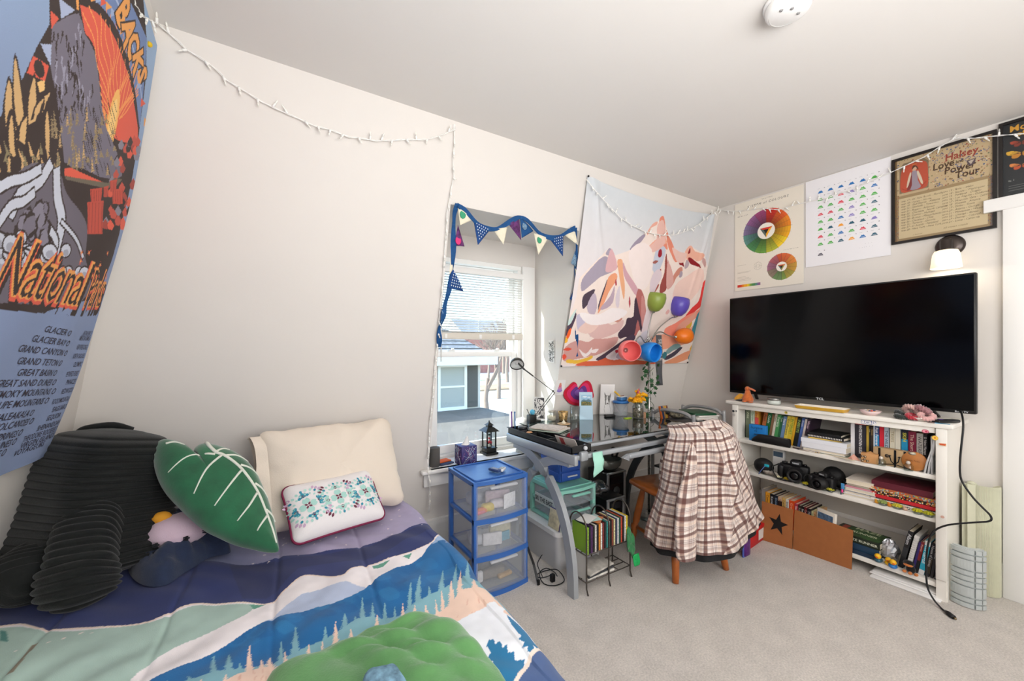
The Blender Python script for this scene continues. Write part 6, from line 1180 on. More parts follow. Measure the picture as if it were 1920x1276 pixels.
cover_art('paperback facing out with FIGHT in red capitals', 1546, 2.985, S3, .115, .205, -.35, .10)
cb = mat('brown_cardboard', '#9c6034', .85, noise=.05, nscale=30, bump=.1, bscale=40)
pa_, pb_, pc_ = atZ(1428, 1010, 0), atZ(1487, 1028, 0), atZ(1597, 1067, 0)
def board(p, q, ha, hb, lab, star=False, off=0.0):
    p = np.array(p) + [off, 0, 0]; q = np.array(q) + [off, 0, 0]; L = float(np.linalg.norm(q - p)); t = thing('cardboard_sheet', lab, 'cardboard', tuple(p)); M = frame_M((0, 0, 0), tuple(q - p), (.035, 0, .28)); b = MB(); b.prism([(0, 0), (L, 0), (L, hb), (0, ha)], .005, cb, M=M); b.build('sheet', t)
    if star:
        cx_, cy_ = L * .54, ha * .52; st = [(cx_ + (.058 if k % 2 == 0 else .024) * math.sin(k * PI / 5 + .15), cy_ + (.070 if k % 2 == 0 else .028) * math.cos(k * PI / 5 + .15)) for k in range(10)]; b = MB(); b.prism(st, .001, mat('star_black', '#120e0e', .9), M=M @ Matrix.Translation((0, 0, .0052))); b.prism(st, .001, mat('star_black', '#120e0e', .9), M=M @ Matrix.Translation((0, 0, -.0012))); b.build('star', t)
board(pa_, pb_, .256, .250, 'brown cardboard panel with a black star standing against the bookcase', True, -.01); board(pb_, pc_, .250, .225, 'plain brown cardboard panel leaning on the bottom shelf')
# stack of thrillers
z = S3; ymz = (Yx(1553, 2.99) + Yx(1645, 2.99)) / 2
def maze(b, d, w, th_):
    b.bb((.01, -w / 2 + .01, th_), (d - .01, w / 2 - .02, th_ + .0006), mat('cover_forest', '#33502a', .5, noise=.6, nscale=20)); ltr = mat('cover_pale', '#cfd6b4', .5)
    b.text('MAZE', .052, ltr, M=frame_M((d * .75, w * .18, th_ + .0012), (0, -1, 0), (1, 0, 0)), bold=.02, wide=.9) ; b.text('RUNNER', .040, ltr, M=frame_M((d * .38, w * .16, th_ + .0012), (0, -1, 0), (1, 0, 0)), bold=.02, wide=.75); b.bb((d * .5, w * .30, th_), (d * .9, w * .42, th_ + .0009), mat('cover_brick', '#a04030', .5))
def blue_art(b, d, w, th_): b.bb((.01, -w / 2 + .01, th_), (d - .01, w / 2 - .01, th_ + .0005), mat('cover_deepblue', '#1d5a80', .4, noise=.9, nscale=16))
for k, (lab, th_, col, art, tt) in enumerate((('dark blue paperback at the bottom of the thriller stack', .024, '#1a3148', blue_art, None), ('blue hardback in the middle of the thriller stack', .034, '#1f3c55', blue_art, None), ('green and black paperback with MAZE RUNNER lettering, on top of the stack', .036, '#202a1c', maze, 'THE MAZE RUNNER'))):
    flat(lab, 2.995 + .008 * k, ymz - .003 * k, z, .17, .235, th_, col, rz=(.0, .03, -.04)[k], art=art, title=tt, tc='#dfe4cc'); z += th_ + .0012
t = MB(); sv = mat('silver_foil', '#d4d6da', .3, .75, bump=.4, bscale=40); t.ball((0, 0, .058), (.045, .045, .058), sv, 18); rf = random.Random(3); t.v = [tuple(Vector((x, y, z_ - .058)) * rf.uniform(.72, 1.12) + Vector((0, 0, .062))) for x, y, z_ in t.v]; t.sm = [False] * len(t.sm); ob = t.build('foil_ornament', loc=(3.07, Yx(1668, 3.07), S3), label='crumpled silver foil ornament between the book stacks', cat='ornament')
def duck(px, x, lab, lower, r=.016):
    t = thing('rubber_duck', lab, 'rubber duck', (x, Yx(px, x), S3), random.Random(px).uniform(-.6, .6)); b = MB(); b.ball((0, 0, r * .75), (r * 1.35, r * 1.1, r * .75), mat('duck_' + lower[1:], lower, .35), 14); b.build('body', t); b = MB(); b.ball((-r * .4, 0, r * 2.0), r * .85, mat('duck_yellow', '#f0b820', .35), 14); h_ = b.build('head', t); b = MB(); b.ball((-r * 1.3, 0, r * 1.85), (r * .4, r * .35, r * .16), mat('duck_beak', '#e0552a', .35), 10); b.build('beak', h_)
duck(1647, 2.99, 'rubber duck with a dark teal body, left of the other ducks', '#2f5a6a', .018); duck(1666, 3.0, 'all yellow rubber duck at the back of the three', '#e8b41f'); duck(1674, 2.975, 'rubber duck with a blue body beside the black album', '#2f78c0', .018)
row([(1683, 1693, .22, '#17181b', 'Album', '#d5d7da', 'black album leaning beside the ducks', dict(lean=.20, band=[(.3, .55, '#2a2c30')]))], 3.02, S3, None)
t = thing('spiral_notebook', 'white spiral bound notebook leaning right of the black album', 'notebook', (3.02, Yx(1701, 3.02), S3), rot=(.19, 0, 0)); b = MB(); b.bb((.006, -.010, 0), (.17, .010, .205), mat('nb_white', '#e4e2de', .6)); b.build('pages', t); b = MB()
for k in range(15): b.tube([(.004 + .007 * math.cos(a), .010 * math.sin(a), .012 + k * .013) for a in np.linspace(0, 2 * PI, 10)], .0016, mat('wire_white', '#f0efec', .4), 5)
b.build('spiral_wire', t)
row([(1709, 1713.5, .175, '#35276a', None, '', 'thin purple paperback behind the small plush', dict(lean=.17)), (1714, 1720, .18, '#7a1f24', 'Horror', '#e0b0a0', 'dark red paperback left of the cyan one', dict(lean=.16, band=[(0, .4, '#202024')])), (1721.5, 1732, .19, '#27a8c4', 'pete carroll', '#e4f2f4', 'cyan paperback with white ends', dict(lean=.15, band=[(.87, 1, '#e6e6e6'), (0, .14, '#e6e6e6')])), (1734, 1742, .19, '#1b1b1f', 'House of Leaves', '#c9c9cc', 'black paperback behind the hanging black cord', dict(lean=.14, band=[(.1, .55, '#3a3424')])), (1743.5, 1749, .185, '#26262a', 'Scary Stories', '#a9a9ac', 'charcoal paperback near the right side of the bottom shelf', dict(lean=.12)), (1751.5, 1755, .16, '#3b3a3d', 'Tales', '#bdbdbd', 'grey paperback, last on the bottom shelf', dict(lean=.08))], 3.02, S3, None)
t = thing('small_plush', 'little black and orange plush animal sitting before the leaning books', 'plush toy', (2.99, Yx(1708, 2.99), S3)); bkp = mat('black_plush', '#141110', .9, bump=.3, bscale=300, sheen=.3); orp = mat('orange_plush', '#c9773a', .9, bump=.3, bscale=300, sheen=.3)
b = MB(); b.ball((0, 0, .022), (.016, .020, .022), bkp, 14); b.build('body', t); b = MB(); b.ball((-.004, .008, .052), (.018, .024, .016), bkp, 14); b.ball((-.014, .008, .046), (.012, .020, .009), orp, 12); b.build('head', t)
for y, x in ((.022, -.016), (-.002, -.022), (-.024, -.016)): b = MB(); b.ball((x, y, .008), (.012, .009, .008), orp, 12); b.build('paw', t)

# on top of the bookcase
TZ = .9172
t = thing('plush_bird', 'orange plush bird with a long beak and a yellow wing', 'plush toy', (2.99, Yx(1402, 2.99), TZ)); on = mat('orange_fur', '#c4662c', .9, noise=.2, nscale=60, bump=.4, bscale=250, sheen=.4); yl = mat('yellow_fur', '#d99a2a', .9, noise=.15, nscale=60, sheen=.4)
b = MB(); b.lathe([(.0001, 0), (.034, .004), (.038, .020), (.032, .040), (.020, .062), (.016, .082)], on, 20); b.build('body', t); b = MB(); b.ball((0, .002, .095), (.017, .018, .018), on, 14); hd = b.build('head', t); b = MB(); b.tube(smooth_path([(-.004, -.012, .098), (-.008, -.035, .094), (-.010, -.058, .084)], 4), [.009, .0085, .008, .0075, .007, .0068, .0065, .006, .005], mat('salmon_beak', '#cf7a58', .8), 10); b.build('beak', hd)
b = MB(); b.prism([(p[0], p[1]) for p in smooth_path([(0, 0, 0), (.03, .012, 0), (.062, -.014, 0), (.07, -.036, 0), (.04, -.030, 0), (.01, -.018, 0)], 3, True)], .008, yl, M=frame_M((-.016, .018, .045), (0, 1, 0), (0, 0, 1))); b.build('wing', t)
for y in (-.022, .02): b = MB(); b.ball((-.03, y - .012, .006), (.022, .016, .006), on, 12); b.build('foot', t)
b = MB(); b.ball((0, .058, .006), (.02, .03, .006), bkp, 12); b.build('tail', t)
t = thing('candle_tin', 'silver candle tin with a pale label on top of the bookcase', 'candle', (3.0, Yx(1451, 3.0), TZ)); b = MB(); b.lathe([(.0001, 0), (.038, 0), (.039, .002), (.039, .034), (.040, .035), (.040, .044), (.038, .046), (.0001, .046)], mat('brushed_tin', '#9c9a96', .3, .8), 30); b.build('tin', t); b = MB(); b.lathe([(.0394, .005), (.0394, .030)], mat('candle_label', '#cfd6cf', .6), 30); b.build('paper_label', t)
t = thing('tray', 'long shallow yellow bottomed tray on the bookcase', 'tray', (2.99, (Yx(1494, 2.99) + Yx(1590, 2.99)) / 2, TZ)); L = Yx(1494, 2.99) - Yx(1590, 2.99); b = MB(); w_ = .10; P = []
for z_, s_, in ((0, .80), (.003, .84), (.020, .98), (.023, 1.0), (.021, .97), (.006, .82)): P.append([(x * s_ if abs(x) else x, y * (1 - (1 - s_) * .35), z_) for x, y in rrect(w_, L, .012, 4)])
b.grid(P[:3], mat('tray_yellow', '#d9a93c', .35), True, True); b.build('tray_body', t); b = MB(); b.grid(P[2:], mat('tray_cream', '#eee6d6', .3), True, True); b.add(P[-1], [tuple(range(len(P[-1])))[::-1]], mat('tray_cream', '#eee6d6', .3)); b.build('glazed_top', t); b = MB(); b.box((0, .04, .009), (.012, .02, .003), mat('tray_red', '#b0564c', .6)); b.build('painted_mark', t); b = MB(); b.box((.0, -.025, .009), (.012, .022, .003), mat('tray_red', '#b0564c', .6)); b.build('painted_mark', t)
def bowl(name, lab, px, x, r, col, h=.026, z=TZ): 
    t = thing(name, lab, 'bowl', (x, Yx(px, x), z)); b = MB(); b.lathe([(.0001, 0), (r * .45, 0), (r * .8, h * .5), (r, h), (r * .96, h), (r * .75, h * .55), (r * .4, .004), (.0001, .004)], mat('bowl_' + col[1:], col, .35), 28); b.build('bowl_body', t); return t
t = bowl('bowl', 'small pale pink bowl of trinkets on the bookcase', 1632, 3.0, .050, '#e9cfcd')
for k in range(9):
    r = random.Random(k); a = r.uniform(0, 6); q = r.uniform(0, .024); c_ = ('#c9352c', '#e3b04a', '#4a5a8a', '#d8d0c8', '#8a4a2c')[k % 5]; b = MB(); b.ball((q * math.cos(a), q * math.sin(a), .020 + .003 * (k % 3)), (.007, .006, .005), mat('bead_' + c_[1:], c_, .4), 8); b.build('bead', loc=(2.985, Yx(1632, 2.985), TZ + .002), label='small coloured trinket in the pink bowl', cat='bead', group='trinkets in the pink bowl')
bowl('bowl', 'white shell shaped bowl under the scrunchies', 1728, 2.985, .045, '#e8e0d8', .02)
def scrunchie(px, x, z, r, tr, col, lab, rot, seed=0):
    b = MB(); m = mat('satin_' + col[1:], col, .55, noise=.15, nscale=60, sheen=.5); n = 60; P = []
    for i in range(n):
        a = 2 * PI * i / n; row = []
        for j in range(12):
            q = 2 * PI * j / 12; tt = tr * (1 + .28 * math.sin(a * 17 + q * 2) + .18 * math.sin(a * 29 + seed)); row.append(((r + tt * math.cos(q)) * math.cos(a), (r + tt * math.cos(q)) * math.sin(a), tt * math.sin(q)))
        P.append(row)
    P.append(P[0]); b.grid(P, m, True, True); o = b.build('scrunchie', loc=(x, Yx(px, x), TZ + z), label=lab, cat='scrunchie', group='pile of scrunchies by the television'); o.rotation_euler = rot
scrunchie(1693, 2.98, .013, .024, .011, '#1d2b26', 'dark green scrunchie at the left of the pile', (.1, 0, 0), 1); scrunchie(1690, 3.02, .018, .022, .012, '#15201f', 'blackish green scrunchie leaning on the television', (.6, .3, 0), 5); scrunchie(1712, 2.975, .020, .022, .011, '#b82436', 'red scrunchie in the pile', (.15, -.2, 0), 2); scrunchie(1709, 3.0, .050, .026, .012, '#cfa8a0', 'pale pink velvet scrunchie on top at the left', (.5, .9, .3), 3); scrunchie(1729, 3.0, .052, .025, .015, '#9c6a6e', 'dusty mauve scrunchie on top of the pile', (.3, .7, 0), 4); scrunchie(1737, 2.975, .030, .024, .012, '#dba8a4', 'salmon pink scrunchie at the right of the pile', (.2, -.5, 0), 6)
t = thing('remote_control', 'black remote control lying at an angle under the television corner', 'remote', (3.02, Yx(1773, 3.02), TZ), -.45); b = MB(); b.rbox((0, 0, .009), (.13, .04, .016), blp, .006); b.build('remote_body', t); b = MB(); b.lathe([(.011, .0172), (.009, .019), (.0001, .019)], mat('purple_pad', '#5a3a86', .5), 16, c=(-.03, 0, 0)); b.build('button_pad', t)
t = thing('scissors', 'blue handled scissors on the corner of the bookcase', 'scissors', (2.93, Yx(1757, 2.93), TZ), 0); b = MB(); b.tube([(.0, .035, .004), (.012, .028, .004), (.008, .008, .004), (-.006, .010, .004), (-.006, .03, .004)], .0022, mat('grey_brown_handle', '#6d5a55', .5), 6, closed=True); b.build('handle', t); b = MB(); b.strip([(.0, .008, .004), (.004, -.045, .004)], .008, .0016, mat('blue_blade', '#3a9ac4', .3, .3), side=(1, 0, 0)); b.strip([(.004, .008, .0056), (-.006, -.045, .0056)], .008, .0016, mat('blue_blade', '#3a9ac4', .3, .3), side=(1, 0, 0)); b.build('blade', t)
# boards on the floor under the bookcase, cord, rolled mats
b = MB(); A = atZ(1652, 1086, 0); B = atZ(1775, 1132, 0)
t = thing('blind_slats', 'white folded slats lying on the carpet under the bookcase', 'slats', (3.02, .70, 0)); 
for k, (x, z_, w_) in enumerate(((-.035, .004, .36), (.0, .0125, .38), (.01, .021, .36))): b = MB(); b.rbox((x, .0, z_), (.09, w_ - .08, .007), wpl, .002); b.build('slat', t)
crd = mat('black_cord', '#121214', .45)
C7 = lambda u, v, X_: tuple(atX(1580 + u / 4.116, 860 + v / 4.116, X_))
pth = [(3.12, .53, .98), tuple(atX(1803, 775, 3.08)), tuple(atX(1806, 800, 2.99)), tuple(atX(1801, 850, 2.97)), tuple(atX(1800, 885, 2.97)), C7(925, 180, 2.97), C7(1000, 290, 2.96), C7(1080, 375, 2.95), C7(1135, 430, 2.94), C7(1148, 465, 2.93), C7(1120, 482, 2.93), C7(1040, 488, 2.93), C7(880, 500, 2.92), C7(790, 515, 2.92), C7(720, 545, 2.92), C7(680, 590, 2.92), C7(655, 680, 2.92), C7(645, 780, 2.92), C7(645, 880, 2.91), C7(655, 990, 2.90), C7(700, 1080, 2.89), tuple(atZ(1580 + 760 / 4.116, 860 + 1150 / 4.116, .006)), tuple(atZ(1580 + 800 / 4.116, 860 + 1180 / 4.116, .006))]
t = thing('power_cord', 'black cord hanging from the television down to its loose plug on the carpet', 'cord', (2.95, .5, 0)); O = Vector(t.location); b = MB(); b.tube([Vector(p) - O for p in smooth_path(pth, 6)], .0042, crd, 8); b.build('cord', t)
p1 = Vector(atZ(1580 + 790 / 4.116, 860 + 1172 / 4.116, .010)) - O; p2 = Vector(atZ(1580 + 858 / 4.116, 860 + 1222 / 4.116, .010)) - O; b = MB(); b.tube([p1, p1.lerp(p2, .4), p2], [.006, .011, .010], crd, 10); b.build('plug', t); b = MB(); b.tube([p2, p2 + (p2 - p1).normalized() * .012], .004, mat('brass_pin', '#9c8a6a', .3, .9)); b.build('prong', t)
sg = mat('sage_foam', '#d0d0b8', .85, noise=.03); 
cy = Vector(atZ(1836, 1110, 0)); t = thing('yoga_mat', 'tall rolled pale green ribbed mat standing in the corner by the door casing', 'mat', (cy.x + .03, cy.y - .012, 0)); P = []
N = 160; R0 = .062
def ridged(R, a): return R + .0016 * math.sin(a * 80)
zt = .575
for zz_ in (0.002, zt * .5, zt): P.append([((ridged(R0, a)) * math.cos(a) * .9, ridged(R0, a) * math.sin(a) * .95, zz_) for a in np.linspace(0, 2 * PI, 480)[:-1]])
for R in (.055, .042): P.append([(R * math.cos(a) * .9, R * math.sin(a) * .95, zt if R > .05 else zt - .01) for a in np.linspace(0, 2 * PI, 480)[:-1]])
P.append([(.042 * math.cos(a) * .9, .042 * math.sin(a) * .95, zt - .2) for a in np.linspace(0, 2 * PI, 480)[:-1]])
b = MB(); b.grid(P, sg, True, True); b.build('roll', t); b = MB(); b.strip([(-.058, .036, .002), (-.058, .036, zt)], .03, .008, sg, side=(-.5, 1, 0)); b.strip([(-.050, .058, .002), (-.050, .058, zt)], .025, .006, sg, side=(-.2, 1, 0)); b.build('loose_edge', t)
# grey grooved foam roller half: curved plate of raised pads
fy = Vector(atZ(1812, 1132, 0)); gf = mat('pale_grey_foam', '#b9bfbe', .7, noise=.03); t = thing('foam_mat', 'short folded pale grey mat with raised pads standing on the carpet before the tall roll', 'mat', (fy.x + .02, fy.y, 0)); b = MB()
a0, a1, R, Hf = math.radians(128), math.radians(262), .058, .297
def arc(R, s): a = a0 + (a1 - a0) * s; return (R * math.cos(a), R * math.sin(a))
P = []
for R_ in (R, R - .022): P.append([(arc(R_, k / 20)[0], arc(R_, k / 20)[1]) for k in range(21)])
loop = P[0] + P[1][::-1]; b.prism(loop, Hf, gf); b.build('backing', t)
for j in range(11):
    z0 = .004 + j * Hf / 11; hgt = Hf / 11 - .007
    if j in (2, 7): hgt = Hf / 11 * 1.0
    b = MB()
    for s0, s1 in ((.02, .60), (.64, .80), (.83, .98)):
        lo2 = [arc(R + .009, s0 + (s1 - s0) * k / 8) for k in range(9)] + [arc(R - .001, s0 + (s1 - s0) * k / 8) for k in range(8, -1, -1)]; b.prism(lo2, hgt, gf, M=Matrix.Translation((0, 0, z0)))
    b.build('pad', t)
# ================================================================== DESK AND WHAT IS ON IT
gm = mat('grey_metal', '#a6abb0', .38, .35); dgm = mat('dark_grey_metal', '#5d6164', .4, .3); smoke = glass('smoked_glass', '#a3b5b8', .9, .03)
DX0, DX1, DY0, DY1, DZ = 1.365, 2.47, 1.60, 2.25, .79
dk = thing('desk', 'glass topped desk with grey curved metal legs below the mountain tapestry', 'desk', (1.9, 1.92, 0)); O = Vector((1.9, 1.92, 0))
def dpart(name, f, parent=None): b = MB(); b.M = Matrix.Translation(-O); f(b); return b.build(name, parent or dk)
yb_ = yback(.79) - .02
dpart('glass_top', lambda b: b.prism([(1.505, DY0 + .02), (DX1, DY0 + .02), (DX1 + .05, yb_), (1.505, yb_)], .006, smoke, M=Matrix.Translation((0, 0, DZ - .006))))
dpart('side_rail', lambda b: b.rbox((DX0 + .012, 1.90, .722), (.026, .68, .055), gm, .006)); dpart('side_rail', lambda b: b.rbox((2.40, 1.90, .722), (.026, .62, .05), gm, .006))
dpart('front_rail', lambda b: b.rbox((1.97, DY0 + .022, .774), (.96, .026, .018), gm, .005)); dpart('front_rail', lambda b: b.rbox((1.91, DY0 - .005, .728), (1.05, .026, .026), gm, .006)); dpart('pencil_ledge', lambda b: (b.rbox((2.05, DY0 - .03, .688), (.56, .03, .03), gm, .01), b.prism([(0, 0), (.05, .016), (.05, -.022)], .02, gm, M=frame_M((1.71, DY0 - .03, .69), (1, 0, 0), (0, 0, 1)))))
dpart('back_rail', lambda b: b.rbox((1.91, 2.2, .70), (1.0, .026, .03), dgm, .006)); dpart('corner_block', lambda b: (b.rbox((1.44, 1.585, .735), (.05, .04, .05), gm, .008), b.ball((1.455, 1.58, .775), .012, gw, 10)))
arcA = lambda X_: [(X_, 2.16 - .56 * math.sin(t * PI / 2) ** 1.0 * (1 - .0) + .0, .70 * math.cos(t * PI / 2) ** .85) for t in [k / 16 for k in range(17)]]
for X_, m_ in ((1.385, gm), (2.42, dgm)):
    A_ = arcA(X_); dpart('leg', lambda b: b.strip(A_, .055, .03, m_, side=lambda i: (0, math.cos(i / 16 * PI / 2 - .2), math.sin(i / 16 * PI / 2 + .2))))
    B_ = [(x + .0, 1.62 + (2.16 - y) * .98, z) for x, y, z in A_]; dpart('leg', lambda b: b.strip(B_, .05, .022, m_, side=lambda i: (0, math.cos(i / 16 * PI / 2 - .2), -math.sin(i / 16 * PI / 2 + .2))))
tb = mat('tray_black', '#17181a', .45)
def tray(b):
    x0, x1, y0, y1, z0, z1 = DX0 - .0, 1.50, 1.585, 2.215, .752, .792; b.bb((x0, y0, z0), (x1, y1, z0 + .004), tb)
    for a, c in (((x0, y0, z0), (x0 + .004, y1, z1)), ((x1 - .004, y0, z0), (x1, y1, z1)), ((x0, y0, z0), (x1, y0 + .004, z1)), ((x0, y1 - .004, z0), (x1, y1, z1)), ((x0 - .008, y0 - .006, z1 - .004), (x0 + .004, y1 + .006, z1))): b.bb(a, c, tb)
    for y in (1.80, 1.99, 2.08): b.bb((x0, y, z0), (x1, y + .004, z1 - .002), tb)
    b.bb((x0 + .07, 1.80, z0), (x0 + .074, 2.2, z1 - .002), tb)
dpart('organiser_tray', tray)
t = MB(); P = [[(x, 1.575 - .012 * math.sin(s * PI / 2) if s < .3 else 1.565 + .004 * math.sin(9 * s), .745 - .13 * s + (.03 * (x - 1.50) / .07 * s)) for x in np.linspace(1.50 - .0 * 1, 1.572, 6)] for s in np.linspace(0, 1, 8)]
t.grid(P, mat('mint_ribbon', '#a6ddcb', .6), True); ob = recentre(t.build('ribbon', label='mint ribbon hanging from the front corner of the desk', cat='ribbon')); q = ob.modifiers.new('t', 'SOLIDIFY'); q.thickness = .002
D = lambda u, v, z=DZ: Vector(atZ(u, v, z))
def lathe_thing(name, lab, cat, loc, parts, rz=0, group=None):
    t = thing(name, lab, cat, tuple(loc), rz, group)
    for nm, prof, m_ in parts: b = MB(); b.lathe(prof, m_, 22); b.build(nm, t)
    return t
cgl = glass('clear_glass', '#f2f6f5', .3, .02); TT = .757
lathe_thing('ink_jar', 'little dark speckled jar at the back of the desk tray', 'jar', (1.40, 2.10, TT), [('jar_body', [(.0001, 0), (.026, 0), (.028, .004), (.028, .035), (.0001, .036)], mat('speckled_dark', '#3f3d42', .4, noise=.9, nscale=260)), ('lid', [(.029, .036), (.030, .050), (.027, .053), (.0001, .053)], mat('lid_dark', '#2a2a2d', .3))])
lathe_thing('glue_bottle', 'small bottle with an orange base and clear nozzle in the desk tray', 'bottle', (1.405, 2.03, TT), [('bottle_body', [(.0001, 0), (.021, 0), (.022, .003), (.020, .028), (.010, .034)], mat('apricot', '#e3a775', .4)), ('nozzle', [(.010, .034), (.011, .055), (.005, .062), (.004, .082), (.0001, .083)], cgl)])
for k, (dy, c_) in enumerate(((0, '#6a3a8a'), (.014, '#2f6fa8'))): b = MB(); b.tube([(0, 0, 0), (-.006, -.004, .13)], .0042, mat('pen' + c_[1:], c_, .35), 8); b.ball((-.006, -.004, .134), .006, mat('pen' + c_[1:], c_, .35), 8); b.build('pen', loc=(1.378 + k * .016, 2.19 - dy, TT), label=('purple' if k == 0 else 'blue') + ' pen standing upright at the back corner of the desk tray', cat='pen')
t = thing('pen_holder', 'black square pen holder with a fluffy blue topped pen', 'pen holder', tuple(D(996, 792))); b = MB(); b.rbox((0, 0, .028), (.05, .045, .056), tb, .004); b.build('holder_body', t); b = MB(); b.tube([(-.01, 0, .05), (-.03, .01, .095)], .003, dgm, 6); b.build('pen_shaft', t); b = MB(); b.ball((.01, 0, .072), (.018, .018, .02), mat('sky_fluff', '#5fb4d4', .9, bump=.6, bscale=200), 14); b.build('pompom', t)
def picture(name, lab, u0, u1, vt, vb, x_back, col, art, cat='picture', lean=.12, frame=None, yaw=None):
    p0, p1 = D(u0, vb), D(u1, vb); w = (p1 - p0).length; c = (p0 + p1) / 2; f = float(np.dot(np.array(c) - EY, FW)); h = (vb - vt) / FPX * f
    t = thing(name, lab, cat, tuple(c), rot=(-lean, 0, math.atan2((p1 - p0).y, (p1 - p0).x))); b = MB(); b.rbox((0, .004, h / 2), (w, .005, h), mat(name + '_back_' + col[1:], col, .6), .001); b.build('panel', t)
    cv_ = Canvas(w * .9, h * .92, .0022, col); art(cv_, cv_.w, cv_.h); cv_.mesh('print', lambda U, V: (U - w * .45, 0 * U + .0008, V + h * .04), print_mat('poster_paper'), parent=t); return t
def scrib(n, seed, c='#2a2a2e'):
    def f(cv_, w, h):
        r = random.Random(seed)
        for q in range(n): x, y = r.uniform(.1 * w, .9 * w), r.uniform(.08 * h, .92 * h); cv_.line(S([(x + r.uniform(-.2, .2) * w, y + r.uniform(-.12, .12) * h) for _ in range(4)], 3), .003, c)
    return f
def ink(cv_, w, h): cv_.rect(.002, .002, w - .002, h - .002, '#3a3a3e'); scrib(60, 4, '#dcdad6')(cv_, w, h); cv_.disc((w * .75, h * .8), w * .16, '#e6e4e0')
picture('ink_drawing', 'small framed black and white ink drawing standing behind the pen holder', 1001, 1022, 744, 786, 0, '#d8d6d2', ink)
def cat_art(cv_, w, h, body='#8a8884', bg=None):
    o = lambda p: [(w * a, h * b_) for a, b_ in p]
    cv_.poly(o([(.25, .78), (.30, .55), (.34, .35), (.45, .30), (.50, .28), (.58, .29), (.68, .34), (.74, .52), (.78, .74), (.64, .64), (.52, .66), (.40, .65)]), body); cv_.poly(o([(.44, .60), (.52, .66), (.55, .5), (.62, .4), (.62, .30), (.45, .28), (.42, .40)]), '#f2f0ee'); cv_.disc((w * .41, h * .50), w * .035, '#4a4a44'); cv_.disc((w * .63, h * .50), w * .035, '#4a4a44'); cv_.disc((w * .53, h * .36), w * .07, '#7b7672', h * .025)
    cv_.line(o([(.34, .35), (.30, .15), (.38, .02)]), .002, '#9a9894'); cv_.line(o([(.70, .34), (.80, .16), (.86, .02)]), .002, '#9a9894'); cv_.poly(o([(.27, .74), (.31, .60), (.38, .63)]), '#5d5b58'); cv_.poly(o([(.76, .70), (.68, .60), (.73, .58)]), '#5d5b58')
picture('cat_drawing', 'white canvas with a grey and white cat drawing leaning on the wall', 1124, 1150, 718, 777, 0, '#efedeb', cat_art, lean=-.21)
picture('cat_sketch', 'small yellow card with a cat sketch leaning behind the candle jars', 1038, 1050, 743, 772, 0, '#e3d79a', lambda c, w, h: cat_art(c, w, h, '#7b7a58'), lean=-.15)
def blue_card(cv_, w, h):
    o = lambda p: [(w * a, h * b_) for a, b_ in p]; cv_.rect(.08 * w, .52 * h, .95 * w, .93 * h, '#9cc3dd'); cv_.poly(o([(.08, .70), (.3, .76), (.5, .73), (.7, .77), (.95, .72), (.95, .52), (.08, .52)]), '#5f7d8c'); cv_.poly(o([(.08, .66), (.4, .69), (.95, .64), (.95, .52), (.08, .52)]), '#5d6a3f')
    for q in range(30): r = random.Random(q); cv_.disc((w * r.uniform(.12, .92), h * r.uniform(.53, .64)), .003, r.choice(['#b58a3a', '#3a4a2a', '#8a6a3a'])) 
    cv_.disc((w * .4, h * .86), w * .2, '#e2edf4', h * .03); cv_.disc((w * .75, h * .84), w * .15, '#e2edf4', h * .02)
picture('greeting_card', 'pale blue card with a landscape picture standing on the desk', 1087, 1112, 735, 787, 0, '#b9d5e6', blue_card, cat='card', lean=.1)
hp = MB()   # heart on the wall
q0 = atB(1083, 742, .012); th = thing('wall_heart', 'big red and purple patchwork paper heart on the wall above the desk', 'decoration', tuple(q0)); MH_ = frame_M((0, 0, 0), (1, 0, 0), (0, -SB, 1))
hpts = [(1084, 728), (1092, 718), (1101, 713), (1108, 719), (1112, 735), (1112, 745), (1100, 752), (1086, 760), (1070, 757), (1062, 750), (1057, 742), (1058, 733), (1066, 724), (1075, 716), (1081, 719)]
loc_ = []
for u, v in hpts: p = Vector(atB(u, v, .012)) - Vector(q0); loc_.append((p.x, p.dot(Vector((0, -SB, 1)).normalized())))
for k, (s, c_) in enumerate(((1.0, '#cf1f3c'), (.80, '#e0306a'), (.56, '#6a3a8c'), (.30, '#8a5ab0'))):
    b = MB(); cx_ = sum(p[0] for p in loc_) / 15; cy_ = sum(p[1] for p in loc_) / 15; b.prism([tuple(p[:2]) for p in smooth_path([(cx_ + (x - cx_) * s, cy_ + (y - cy_) * s, 0) for x, y in loc_], 3, True)], .004, mat('felt' + c_[1:], c_, .8), M=MH_ @ Matrix.Translation((0, 0, -.0015 + k * .002))); b.build('felt_layer', th)
# glassware and pots
lathe_thing('candle_jar', 'squat glass candle jar with a cream label', 'candle', D(1034, 788), [('jar_body', [(.0001, 0), (.030, 0), (.033, .01), (.032, .05), (.028, .058), (.028, .066)], cgl), ('wax', [(.0001, .003), (.029, .004), (.030, .035), (.0001, .036)], mat('wax', '#dccfb8', .5)), ('lid', [(.029, .062), (.030, .072), (.0001, .073)], mat('lid_silver', '#b9b4aa', .35, .6))])
lathe_thing('brass_cup', 'brass coloured patterned cup beside the candle jar', 'cup', D(1056, 788), [('cup_body', [(.0001, 0), (.026, 0), (.030, .006), (.036, .065), (.034, .066), (.028, .01), (.0001, .008)], mat('patterned_brass', '#a8895a', .35, .5, noise=.7, nscale=70))])
lathe_thing('saucer', 'small wooden dish with a garlic bulb shaped candle', 'dish', D(1057, 796), [('dish_body', [(.0001, 0), (.03, 0), (.045, .008), (.043, .010), (.02, .004), (.0001, .004)], mat('pale_wood', '#c9ab82', .5)), ('candle', [(.0001, .004), (.013, .006), (.015, .016), (.006, .026), (.002, .036), (.0001, .037)], mat('ivory_wax', '#e8dcc0', .5))])
